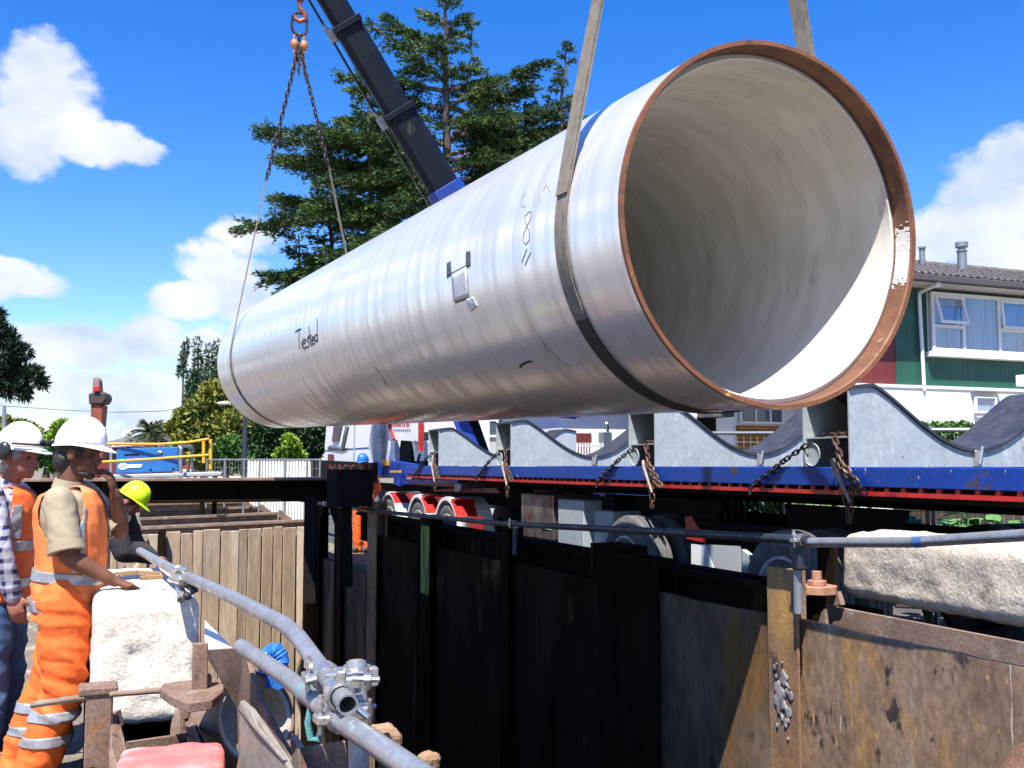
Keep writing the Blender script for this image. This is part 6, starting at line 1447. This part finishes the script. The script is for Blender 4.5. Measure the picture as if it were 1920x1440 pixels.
def right_bits():
    # rusty octagonal bearing cap on its post
    o = empty('bearing_cap', Pt(1532, 1105, 3.9), 'rusty octagonal cap on a bolt beside the near end of the long concrete block', 'cap')
    c = Pt(1532, 1106, 3.85); z = c.z
    mb = MB(); n = 8; pl = [c + (U * math.cos(6.2832 * (k + .5) / n) + V * math.sin(6.2832 * (k + .5) / n)) * .115 for k in range(n)]; mb.prism([p - Z * .02 for p in pl], Z * .045); mb.build('octagon_plate', 'rust_cap', o, bevel=.003)
    mb = MB(); pl = [c + Z * .026 + (U * math.cos(6.2832 * k / 6) + V * math.sin(6.2832 * k / 6)) * .055 for k in range(6)]; mb.prism(pl, Z * .028); mb.build('nut', 'rust_cap', o, bevel=.003)
    MB().tube([c + Z * .05, c + Z * .105], .028, 10).build('bolt', 'rust_cap', o); MB().tube([c - Z * 1.0, c - Z * .03], .045, 10).build('shaft', 'rust_dark_shade', o)
    MB().stbox(c.dot(U) + .06, c.dot(U) + .22, 4.03, 4.05, .3, 1.11).build('back_plate', 'rust_dark_shade', o)
    MB().prism([Pt(1556, 1128, 3.9), Pt(1570, 1108, 3.9), Pt(1578, 1135, 3.9), Pt(1553, 1138, 3.9)], V * .03).build('wedge', 'rust_left', o, bevel=.004)
    for x in (1497, 1540): MB().prism([Pt(x, 1135 if x < 1500 else 1148, 3.70), Pt(x + 5, 1130 if x < 1500 else 1142, 3.70), Pt(x + 12, 1200, 3.70), Pt(x - 14, 1200, 3.70)], V * .02).build('steel_fin', 'rust_left', o)
    # sheets behind the near panel, below the block: sunlit brown strip
    w = empty('rear_sheet', F(3, 3.95, 0), 'dull brown steel sheet between the near panel and the long concrete block', 'steel sheet')
    MB().stbox(1.3, 5.0, 3.93, 3.96, -1, .745).build('sheet', 'rust_beam', w)
    # spill of red earth at the bottom right corner
    vs = []; n = 26; mb = MB(); a = Pt(1905, 1432, 3.60); s0 = a.dot(U)
    for i in range(n + 1):
        for j in range(n + 1):
            s = s0 - .55 + i / n * 1.0; t = 3.10 + j / n * .52; h = a.z + .09 - 2.2 * max(0, (s - s0 + .05)) ** 2 * 2 - 1.1 * (3.62 - t) - .2 * max(0, s - s0) + noise.fractal(Vector((s * 9, t * 9, 0)), 1, 2, 4) * .022
            vs.append(F(s, t, h))
    mb.add(vs, [(i * (n + 1) + j, (i + 1) * (n + 1) + j, (i + 1) * (n + 1) + j + 1, i * (n + 1) + j + 1) for i in range(n) for j in range(n)])
    kind(tag(mb.build('earth_heap', 'redsoil', None, smooth=True, loc=F(s0, 3.4, a.z), auto=0), 'small heap of red brown earth at the bottom right corner', 'earth'), 'stuff')
    # weld scab on near post
    c = Pt(1468, 1305, 3.56); vs = []; mb = MB(); n = 14; ring = []
    for k in range(46):
        a_ = random.gauss(0, .035); h_ = random.gauss(0, .085) - abs(a_) * .3; r_ = random.uniform(.008, .030) * (1.2 - min(1, abs(h_) * 4))
        mb.ell(c + U * a_ + Z * h_, (max(.006, r_), .007, max(.008, r_ * 1.3)), (U, V, Z), 9, 6)
    me_ = remesh(mb, .004, 2); mb = MB(); mb.v = [v.co.copy() for v in me_.vertices]; mb.f = [tuple(p.vertices) for p in me_.polygons]
    kind(mb.build('concrete_splash', 'splash', None, loc=c, smooth=True), 'stuff')
    bpy.data.objects['concrete_splash'].parent = None
M['rust_cap'] = mat('pinkish_rust', (.42, .22, .14), (.32, .15, .09), .75, 0, 9, bump=.3, bdist=.003, layers=[((.5, .27, .08), 6, .58, .7, (1, 1, 1))])
M['splash'] = mat('dried_cement', (.36, .35, .34), (.12, .11, .12), .9, 0, 22, bump=.6, bdist=.006)
right_bits()
for o_ in bpy.data.objects:
    if o_.name == 'concrete_splash':
        w_ = [x for x in bpy.data.objects if x.name.startswith('trench_wall') and 'right' in x['label']][0]
        loc_ = o_.location.copy(); o_.parent = w_; o_.location = loc_ - w_.location; del o_['kind']

# ------------------------------------------------------------------ people
class Rig:
    def __init__(s, loc, yaw, sc=1.0):
        s.o = Vector(loc); s.f = Vector((math.cos(yaw), math.sin(yaw), 0)); s.l = Vector((-math.sin(yaw), math.cos(yaw), 0)); s.sc = sc
    def __call__(s, x, y, z): return s.o + (s.f * x + s.l * y + Z * z) * s.sc
def loft(mb, rings, lat, n=20):
    """rings: (centre, half depth, half width); lat = sideways axis"""
    base = len(mb.v); m = len(rings)
    for i, (c, a, b) in enumerate(rings):
        d = (rings[min(i + 1, m - 1)][0] - rings[max(i - 1, 0)][0]).normalized(); dp = lat.cross(d).normalized(); lt = lat
        for k in range(n):
            q = 2 * math.pi * k / n; cc, ss = math.cos(q), math.sin(q); e = .85
            cc = math.copysign(abs(cc) ** e, cc); ss = math.copysign(abs(ss) ** e, ss); mb.v.append(c + dp * cc * a + lt * ss * b)
    for i in range(m - 1):
        for k in range(n): mb.f.append((base + i * n + k, base + i * n + (k + 1) % n, base + (i + 1) * n + (k + 1) % n, base + (i + 1) * n + k))
    mb.f.append(tuple(base + k for k in reversed(range(n)))); mb.f.append(tuple(base + (m - 1) * n + k for k in range(n))); return mb
def limb(mb, pts, rs, n=14):
    mb.tube(pts, rs, n)
    for p, r in zip(pts, rs): mb.ell(p, (r, r, r), n=12, m=8)
    return mb
def finish(me, name, m, root, smooth=True):
    org = root.location
    me.name = name
    for v in me.vertices: v.co -= org
    me.materials.clear(); me.materials.append(M[m]); me.shade_smooth(); o = bpy.data.objects.new(name, me); col.objects.link(o); o.parent = root; return o
def strip(src, planes, name, m, root, off=.004):
    """cut a band out of a garment and lift it a little: planes = (point, normal) keep the positive side"""
    bm = bmesh.new(); bm.from_mesh(src.data)
    for co, no in planes: bmesh.ops.bisect_plane(bm, geom=bm.verts[:] + bm.edges[:] + bm.faces[:], plane_co=Vector(co) - root.location, plane_no=no, clear_inner=True)
    bm.normal_update()
    for v in bm.verts: v.co += v.normal * off
    me = bpy.data.meshes.new(name); bm.to_mesh(me); bm.free(); me.materials.append(M[m]); me.shade_smooth()
    o = bpy.data.objects.new(name, me); col.objects.link(o); o.parent = root
    if len(me.vertices) == 0: bpy.data.objects.remove(o); return None
    md = o.modifiers.new('thickness', 'SOLIDIFY'); md.thickness = .003; md.offset = 1; return o
def hand(mb, G, wrist, fdir, pnorm, curl=.3, side=1, s=1.0):
    """palm and five fingers; fdir along the fingers, pnorm out of the palm, thumb on the side given"""
    f = fdir.normalized(); n = (pnorm - f * pnorm.dot(f)).normalized(); l = n.cross(f) * side
    mb.tube([wrist - f * .02, wrist + f * .02], [.027 * s, .026 * s], 12); mb.ell(wrist + f * .055 * s, (.055 * s, .041 * s, .018 * s), (f, l, n))
    for k, (off, ln) in enumerate(((-.030, .072), (-.010, .082), (.010, .076), (.029, .060))):
        p0 = wrist + f * .085 * s + l * off * s; a = 0; pts = [p0 - f * .03 * s]
        p = p0; pts.append(p)
        for q in (.46, .31, .23): a += curl * (1 + .08 * k); d = f * math.cos(a) + n * math.sin(a); p = p + d * ln * q * s; pts.append(p)
        mb.tube(pts, [.010 * s, .0095 * s, .009 * s, .0082 * s, .007 * s], 8); mb.ell(pts[-1], (.0072 * s,) * 3, n=8, m=6)
    p0 = wrist + f * .025 * s - l * .030 * s; d = (f * .75 - l * .65 + n * .15).normalized(); p1 = p0 + d * .042 * s; p2 = p1 + (d + f * .5 + n * curl).normalized() * .032 * s
    mb.tube([p0, p1, p2], [.013 * s, .011 * s, .0085 * s], 8); mb.ell(p2, (.0088 * s,) * 3, n=8, m=6)
def person(label, loc, yaw, J, cl, sc=1.0, vox=.009):
    G = Rig(loc, yaw, sc); root = empty('person', loc, label, 'person'); A = (G.f, G.l, Z); g = lambda k: G(*J[k])
    sp = [g('pelvis'), g('waist'), g('chest'), g('neck')]; hd = g('head'); tilt = J.get('nod', 0); F_ = (G.f * math.cos(tilt) - Z * math.sin(tilt)); UZ = F_.cross(G.l) ; HA = (F_, G.l, UZ)
    tw = J.get('turn', 0)
    if tw: F_ = (F_ * math.cos(tw) + G.l * math.sin(tw)); LL = UZ.cross(F_); HA = (F_, LL, UZ)
    else: LL = G.l
    H = lambda x, y, z: hd + (HA[0] * x + HA[1] * y + HA[2] * z) * sc
    b = MB()
    loft(b, [(sp[0] - Z * .06 * sc, .08 * sc, .12 * sc), (sp[0], .10 * sc, .155 * sc), (sp[1], .095 * sc, .135 * sc), (sp[2], .115 * sc, .165 * sc), (sp[2].lerp(sp[3], .7), .09 * sc, .16 * sc), (sp[3], .05 * sc, .06 * sc)], G.l)
    limb(b, [sp[3] - Z * .02 * sc, H(-.02, 0, -.06)], [.060 * sc, .056 * sc])
    b.ell(H(-.012, 0, .028), (.099 * sc, .077 * sc, .100 * sc), HA, 22, 14); b.ell(H(.025, 0, -.045), (.066 * sc, .060 * sc, .066 * sc), HA, 16, 10)
    b.ell(H(.062, 0, -.088), (.026 * sc, .030 * sc, .020 * sc), HA); b.ell(H(.078, 0, .022), (.016 * sc, .048 * sc, .012 * sc), HA); b.ell(H(.072, 0, -.058), (.022 * sc, .026 * sc, .010 * sc), HA); b.ell(H(.070, 0, -.071), (.020 * sc, .023 * sc, .010 * sc), HA)
    b.tube([H(.080, 0, .016), H(.094, 0, -.008), H(.104, 0, -.028)], [.008 * sc, .011 * sc, .013 * sc], 8); b.ell(H(.100, 0, -.030), (.013 * sc, .017 * sc, .010 * sc), HA)
    for sd in (-1, 1):
        b.ell(H(.050, sd * .042, -.022), (.026 * sc, .022 * sc, .022 * sc), HA); b.ell(H(-.012, sd * .080, -.008), (.022 * sc, .010 * sc, .032 * sc), HA); b.ell(H(-.008, sd * .084, .012), (.018 * sc, .008 * sc, .012 * sc), HA)
    for s_ in 'RL':
        sh, el, wr = g('sh' + s_), g('el' + s_), g('wr' + s_); limb(b, [sh, sh.lerp(el, .5), el], [.050 * sc, .049 * sc, .040 * sc]); limb(b, [el, el.lerp(wr, .3), wr], [.041 * sc, .044 * sc, .028 * sc])
        hp, kn, an = g('hip' + s_), g('kn' + s_), g('an' + s_); limb(b, [hp, hp.lerp(kn, .5), kn], [.085 * sc, .076 * sc, .055 * sc]); limb(b, [kn, kn.lerp(an, .35), an], [.054 * sc, .056 * sc, .038 * sc])
        hf, hn, hc = J['hand' + s_]; vf = G.f * hf[0] + G.l * hf[1] + Z * hf[2]; vn = G.f * hn[0] + G.l * hn[1] + Z * hn[2]; hand(b, G, wr, vf, vn, hc, 1 if s_ == 'R' else -1, sc * 1.05)
        b.ell(an + G.f * .05 * sc - Z * .04 * sc, (.11 * sc, .04 * sc, .035 * sc), A)
    finish(remesh(b, vox * sc, 3), 'body', cl['skin'], root)
    # eyes and brows
    for sd in (-1, 1):
        m_ = MB(); m_.ell(H(.074, sd * .031, .003), (.010 * sc, .013 * sc, .008 * sc), HA, 10, 7); m_.build('eye', 'helmet' if cl.get('eyes') else 'black_plastic', root, smooth=True)
    # trousers
    b = MB(); fl = J.get('baggy', 1.0)
    loft(b, [(sp[0] - Z * .10 * sc, .11 * sc, .15 * sc), (sp[0], .128 * sc, .175 * sc), (sp[0].lerp(sp[1], .7), .122 * sc, .165 * sc)], G.l)
    for s_ in 'RL':
        hp, kn, an = g('hip' + s_), g('kn' + s_), g('an' + s_); bt = an - Z * .06 * sc
        limb(b, [hp, hp.lerp(kn, .5), kn, kn.lerp(bt, .5), bt], [.108 * sc * fl, .098 * sc * fl, .082 * sc * fl, .082 * sc * fl, .080 * sc * fl])
    me = remesh(b, .011 * sc, 3); folds(me, cl.get('fold', .009) * sc, 9, seed=3); t = finish(me, 'trousers', cl['trousers'], root)
    if cl.get('leg_strips'):
        an = g('anR'); kz = J['knR'][2]
        for z0 in cl['leg_strips']: strip(t, [(G(0, 0, z0), Z), (G(0, 0, z0 + .045), -Z)], 'reflective_strip', 'reflective', root)
    # shirt
    b = MB(); loft(b, [(sp[0] - Z * .02 * sc, .125 * sc, .165 * sc), (sp[1], .125 * sc, .16 * sc), (sp[2], .138 * sc, .185 * sc), (sp[2].lerp(sp[3], .62), .115 * sc, .185 * sc), (sp[3].lerp(sp[2], .12), .07 * sc, .09 * sc)], G.l)
    for s_ in 'RL':
        sh, el, wr = g('sh' + s_), g('el' + s_), g('wr' + s_)
        if cl.get('short'): e = sh.lerp(el, .90); limb(b, [sh, sh.lerp(e, .45)], [.072 * sc, .068 * sc]); b.tube([sh.lerp(e, .4), e], [.068 * sc, .072 * sc], 16)
        else: bk = cl.get('bulk', 1.0) * sc; limb(b, [sh, sh.lerp(el, .5), el], [.074 * bk, .070 * bk, .060 * bk]); limb(b, [el, el.lerp(wr, .5), wr], [.060 * bk, .055 * bk, .043 * bk])
    me = remesh(b, .010 * sc, 3); folds(me, .006 * sc, 10, seed=8); sh_ = finish(me, 'shirt', cl['shirt'], root)
    mb = MB(); mb.lathe([(.066 * sc, -.03 * sc), (.078 * sc, -.02 * sc), (.070 * sc, .028 * sc), (.062 * sc, .028 * sc)], sp[3] + Z * .005 * sc, H(-.02, 0, -.06) - sp[3], 22, closed=True); mb.build('collar', cl['shirt'], root, smooth=True)
    if cl.get('cuff'):
        for s_ in 'RL':
            sh, el = g('sh' + s_), g('el' + s_); e = sh.lerp(el, .88); mb = MB(); mb.lathe([(.060 * sc, -.03 * sc), (.085 * sc, -.032 * sc), (.087 * sc, .012 * sc), (.062 * sc, .014 * sc)], e, el - sh, 22, closed=True); mb.build('cuff', cl['shirt'], root, smooth=True)
    # vest
    if cl.get('vest'):
        b = MB(); hem = J.get('hem', -.12)
        loft(b, [(sp[0] + Z * hem * sc, .165 * sc, .195 * sc), (sp[0], .162 * sc, .19 * sc), (sp[1], .155 * sc, .18 * sc), (sp[2], .160 * sc, .192 * sc), (sp[2].lerp(sp[3], .45), .150 * sc, .190 * sc), (sp[2].lerp(sp[3], .78), .128 * sc, .172 * sc), (sp[3].lerp(sp[2], .02), .078 * sc, .082 * sc)], G.l)
        me = remesh(b, .010 * sc, 2); folds(me, .008 * sc, 6, seed=5)
        # cut the armholes so the sleeves come out of the sides
        bm = bmesh.new(); bm.from_mesh(me); kill = []
        for s_ in 'RL':
            sh = g('sh' + s_); el = g('el' + s_)
            for v in bm.verts:
                q = v.co - sh; lat = q.dot(G.l) * (1 if s_ == 'L' else -1)
                if lat > -.105 * sc and math.hypot(q.dot(G.f), (q.z + .05 * sc) * .72) < .096 * sc: kill.append(v)
        bmesh.ops.delete(bm, geom=list(set(kill)), context='VERTS')
        bd_ = [v for v in bm.verts if v.is_boundary]
        for _ in range(8): bmesh.ops.smooth_vert(bm, verts=bd_, factor=.5, use_axis_x=True, use_axis_y=True, use_axis_z=True)
        bm.to_mesh(me); bm.free()
        v_ = finish(me, 'vest', cl['vest'], root); md = v_.modifiers.new('thickness', 'SOLIDIFY'); md.thickness = .004
        for z0 in cl.get('vest_strips', ()):
            strip(v_, [(G(0, 0, z0), Z + G.f * .10), (G(0, 0, z0 + .052), -Z - G.f * .10)], 'reflective_strip', 'reflective', root)
        for sd in (-1, 1):
            strip(v_, [(G(.085, 0, 0), G.f), (G(.135, 0, 0), -G.f), (G(0, sd * .05, 0), G.l * sd), (G(0, 0, cl['vest_strips'][-1] + .05), Z), (G(0, 0, 1.34), -Z)], 'front_strip', 'reflective', root, .005)
        for sd in (-1, 1):   # braces over the shoulders
            zc = cl['vest_strips'][-1] + .05
            strip(v_, [(G(0, sd * .085, 0), G.l), (G(0, sd * .135, 0), -G.l), (G(0, 0, zc), Z)], 'shoulder_strip', 'reflective', root, .006)
    # boots
    for s_ in 'RL':
        an = g('an' + s_); b = MB(); fz = Vector((an.x, an.y, max(0, an.z - .10 * sc))) ; b.ell(fz + G.f * .07 * sc + Z * .045 * sc, (.135 * sc, .052 * sc, .045 * sc), A); b.tube([fz + Z * .03 * sc, an + Z * .02 * sc], [.052 * sc, .056 * sc], 12); b.ell(fz + G.f * .15 * sc + Z * .04 * sc, (.06 * sc, .052 * sc, .04 * sc), A)
        me = remesh(b, .010 * sc, 2); finish(me, 'boot', 'leather', root)
        mb = MB(); mb.prism([fz + G.f * (.205 * math.cos(q) * (1 if math.cos(q) > 0 else .38)) * sc + G.l * .056 * math.sin(q) * sc - Z * .002 for q in [6.2832 * k / 20 for k in range(20)]], Z * .024 * sc); mb.build('sole', 'black_plastic', root)
    # hair
    b = MB(); b.ell(H(-.020, 0, .034), (.100 * sc, .083 * sc, .100 * sc), HA); b.ell(H(-.060, 0, -.038), (.060 * sc, .076 * sc, .068 * sc), HA)
    for sd in (-1, 1): b.ell(H(.018, sd * .072, .018), (.018 * sc, .010 * sc, .034 * sc), HA)
    me = remesh(b, .007 * sc, 1); folds(me, .004 * sc, 40, seed=2); finish(me, 'hair', cl['hair'], root)
    if cl.get('beard'):
        b = MB(); b.ell(H(.064, 0, -.098), (.026 * sc, .027 * sc, .020 * sc), HA); b.ell(H(.034, 0, -.092), (.05 * sc, .050 * sc, .017 * sc), HA); b.ell(H(.080, 0, -.048), (.018 * sc, .026 * sc, .006 * sc), HA)
        me = remesh(b, .006 * sc, 1); folds(me, .003 * sc, 50, seed=2); finish(me, 'beard', cl['beard'], root)
    # helmet: domed shell with peak, brim and ridges
    mb = MB(); n = 40; m = 14; hc = H(-.004, 0, .062); base = 0; rows = []
    for i in range(m + 1):
        ph = (math.pi / 2) * i / m; z = math.sin(ph) ** .92; rad = math.cos(ph) ** .86 if i < m else .001
        for k in range(n):
            q = 2 * math.pi * k / n; x = math.cos(q); y = math.sin(q); zz = z * .134; rr = rad
            ridge = .006 * math.exp(-(y * rad / .13) ** 2) * (i > 3); back = -.020 * max(0, -x) * (1 - i / m)
            mb.v.append(hc + (HA[0] * (x * rr * .124) + HA[1] * (y * rr * .103) + HA[2] * (zz + ridge + back - .012)) * sc)
    for i in range(m):
        for k in range(n): mb.f.append((i * n + k, i * n + (k + 1) % n, (i + 1) * n + (k + 1) % n, (i + 1) * n + k))
    mb.f.append(tuple(m * n + k for k in range(n)))
    hel = mb.build('helmet', cl['helmet'], root, smooth=True, auto=0); md = hel.modifiers.new('t', 'SOLIDIFY'); md.thickness = .004; md.offset = -1
    mb = MB(); n = 44
    for k in range(n):
        q = 2 * math.pi * k / n; x = math.cos(q); y = math.sin(q); pk = max(0, x) ** 3 * .048; back = -.020 * max(0, -x)
        for rr, zz in ((.0, .004), (.010 + pk, -.004 - pk * .32), (.010 + pk, -.010 - pk * .32), (0, -.004)):
            mb.v.append(hc + (HA[0] * x * (.123 + rr) + HA[1] * y * (.103 + rr * (1 if pk < .001 else .25)) + HA[2] * (zz + back - .012)) * sc)
    for k in range(n):
        for a in range(4): mb.f.append((4 * k + a, 4 * k + (a + 1) % 4, 4 * ((k + 1) % n) + (a + 1) % 4, 4 * ((k + 1) % n) + a))
    mb.build('helmet_brim', cl['helmet'], root, smooth=True)
    if cl.get('muffs'):
        for sd in (-1, 1):
            mb = MB(); mb.ell(H(-.015, sd * .118, .030), (.038 * sc, .024 * sc, .050 * sc), HA); e = mb.build('ear_defender', 'black_plastic', root, smooth=True)
            mb = MB(); mb.ell(H(-.045, sd * .126, .036), (.020 * sc, .020 * sc, .034 * sc), HA); mb.build('lime_cap', 'lime', e, smooth=True)
        mb = MB(); mb.tube([H(.135 * math.cos(q) * 1.06, .112 * math.sin(q) * 1.06, .072) for q in [R(-80 + 160 * k / 16) for k in range(17)]], .006 * sc, 6); [mb.ell(H(.142, sd * .032, .082), (.010 * sc, .03 * sc, .02 * sc), HA) for sd in (-1, 1)]; mb.build('goggles', 'black_plastic', root, smooth=True)
    return root, G, H

def people():
    # the worker leaning on the block
    L0 = P(110, 1430, 5.15); L0.z = 0; yaw = R(4)
    J = dict(pelvis=(.02, 0, .93), waist=(.025, 0, 1.07), chest=(.02, 0, 1.26), neck=(.005, 0, 1.44), head=(.055, -.005, 1.60), nod=R(8), turn=R(-2),
             shR=(.025, -.185, 1.375), elR=(.09, -.235, 1.12), wrR=(.285, -.16, .995), handR=((.80, .12, -.30), (0, 0, -1), .10),
             shL=(.02, .185, 1.39), elL=(.21, .17, 1.21), wrL=(.215, .045, 1.40), handL=((-.12, -.18, .60), (-.8, -.1, .1), .55),
             hipR=(.035, -.095, .91), knR=(.05, -.11, .48), anR=(-.075, -.12, .13), hipL=(.035, .095, .91), knL=(-.09, .10, .47), anL=(-.235, .10, .13), baggy=1.17, hem=-.13)
    cl = dict(skin='skin', hair='hair', beard='hair', helmet='helmet', shirt='khaki', short=True, cuff=True, vest='hv_faded', vest_strips=(.845, .985), trousers='hv', leg_strips=(.345, .235), fold=.013)
    person('worker in beige rolled sleeves, faded orange vest and orange trousers, hand on the block', L0, yaw, J, cl, 1.0, .0065)
    # plaid shirt worker at the left edge
    L1 = P(-14, 1430, 5.45); L1.z = 0
    J1 = dict(pelvis=(-.02, 0, .92), waist=(-.01, 0, 1.06), chest=(.0, 0, 1.27), neck=(.01, 0, 1.44), head=(.075, 0, 1.585), nod=R(4), turn=R(-12),
              shR=(.0, -.185, 1.39), elR=(.08, -.25, 1.12), wrR=(.14, -.20, .90), handR=((.2, 0, -.9), (0, 1, 0), .3), shL=(.0, .185, 1.39), elL=(.02, .24, 1.12), wrL=(.12, .2, .88), handL=((.2, 0, -.9), (0, -1, 0), .3),
              hipR=(-.01, -.09, .90), knR=(.02, -.10, .49), anR=(-.02, -.11, .12), hipL=(-.01, .09, .90), knL=(.03, .10, .49), anL=(-.06, .11, .12), baggy=1.0, hem=-.06)
    cl1 = dict(skin='skin2', hair='hair_grey', helmet='helmet', muffs=True, shirt='plaid', vest='hv', vest_strips=(.93, 1.12), trousers='denim', fold=.010)
    person('left edge worker in plaid shirt, orange vest, jeans and white helmet with ear defenders', L1, R(6), J1, cl1, 1.0, .009)
    # worker with lime helmet bending over the rail
    L2 = P(190, 1200, 8.7); L2.z = 0
    J2 = dict(pelvis=(-.22, 0, .86), waist=(-.12, 0, .97), chest=(.02, 0, 1.10), neck=(.10, 0, 1.19), head=(.20, 0, 1.24), nod=R(38), turn=R(0),
              shR=(.08, -.18, 1.13), elR=(.20, -.22, .84), wrR=(.40, -.06, .78), handR=((.7, .4, -.1), (0, 0, -1), .5), shL=(.10, .18, 1.13), elL=(.22, .16, .86), wrL=(.38, -.0, .78), handL=((.5, -.6, -.1), (0, 0, -1), .5),
              hipR=(-.22, -.09, .85), knR=(-.12, -.10, .46), anR=(-.25, -.11, .12), hipL=(-.22, .09, .85), knL=(-.10, .10, .46), anL=(-.2, .11, .12), hem=-.02)
    cl2 = dict(skin='skin2', hair='hair', helmet='helmet_y', shirt='black_cloth', bulk=1.3, vest='hv', vest_strips=(.90, 1.02), trousers='hv', fold=.008)
    person('bending worker in lime yellow helmet and black sleeves behind the beige sleeved man', L2, R(8), J2, cl2, 1.0, .012)
    # blue helmet worker far off by the truck
    L3 = P(680, 1030, 18.6); L3.z = 0
    J3 = dict(pelvis=(0, 0, .92), waist=(0, 0, 1.06), chest=(.0, 0, 1.27), neck=(.01, 0, 1.42), head=(.03, 0, 1.575), nod=R(5), turn=R(0),
              shR=(.0, -.185, 1.38), elR=(.0, -.26, 1.12), wrR=(.12, -.22, .92), handR=((.6, 0, -.6), (0, 1, 0), .3), shL=(.0, .185, 1.38), elL=(.0, .28, 1.12), wrL=(.14, .2, .95), handL=((.6, 0, -.6), (0, -1, 0), .3),
              hipR=(0, -.09, .90), knR=(.02, -.10, .49), anR=(-.02, -.11, .12), hipL=(0, .09, .90), knL=(.03, .10, .49), anL=(0, .11, .12))
    cl3 = dict(skin='skin2', hair='hair_grey', beard='hair_grey', helmet='helmet_b', shirt='hv', vest='hv', vest_strips=(.93, 1.12), trousers='hv', fold=.006)
    person('bearded worker in blue helmet and orange jacket standing beside the truck', L3, R(-105), J3, cl3, 1.0, .016)
def plaid():
    m = bpy.data.materials.new('plaid_shirt_cloth'); m.use_nodes = True; N = m.node_tree.nodes; L = m.node_tree.links; b = N['Principled BSDF']; tc = N.new('ShaderNodeTexCoord'); sp = N.new('ShaderNodeSeparateXYZ')
    nz = N.new('ShaderNodeTexNoise'); nz.inputs['Scale'].default_value = 4; L.new(tc.outputs['Object'], nz.inputs['Vector']); ad = N.new('ShaderNodeVectorMath'); ad.operation = 'MULTIPLY_ADD'; L.new(nz.outputs['Color'], ad.inputs[0]); ad.inputs[1].default_value = (.05, .05, .05); L.new(tc.outputs['Object'], ad.inputs[2]); L.new(ad.outputs[0], sp.inputs[0])
    def st_(o, per, lo):
        a = N.new('ShaderNodeMath'); a.operation = 'PINGPONG'; L.new(o, a.inputs[0]); a.inputs[1].default_value = per
        r = N.new('ShaderNodeMapRange'); r.inputs[1].default_value = per * lo; r.inputs[2].default_value = per * (lo + .15); L.new(a.outputs[0], r.inputs[0]); return r.outputs[0]
    s = N.new('ShaderNodeMath'); s.operation = 'ADD'; L.new(st_(sp.outputs[0], .024, .5), s.inputs[0]); L.new(st_(sp.outputs[2], .028, .5), s.inputs[1])
    r = N.new('ShaderNodeValToRGB'); e = r.color_ramp.elements; e[0].color = (.48, .50, .56, 1); e[1].color = (.018, .02, .06, 1); k = e.new(.5); k.color = (.12, .14, .26, 1); e[0].position = .05; e[1].position = .95
    h = N.new('ShaderNodeMath'); h.operation = 'MULTIPLY'; L.new(s.outputs[0], h.inputs[0]); h.inputs[1].default_value = .5; L.new(h.outputs[0], r.inputs[0]); L.new(r.outputs[0], b.inputs['Base Color']); b.inputs['Roughness'].default_value = .9; return m
M['plaid'] = plaid()
people()
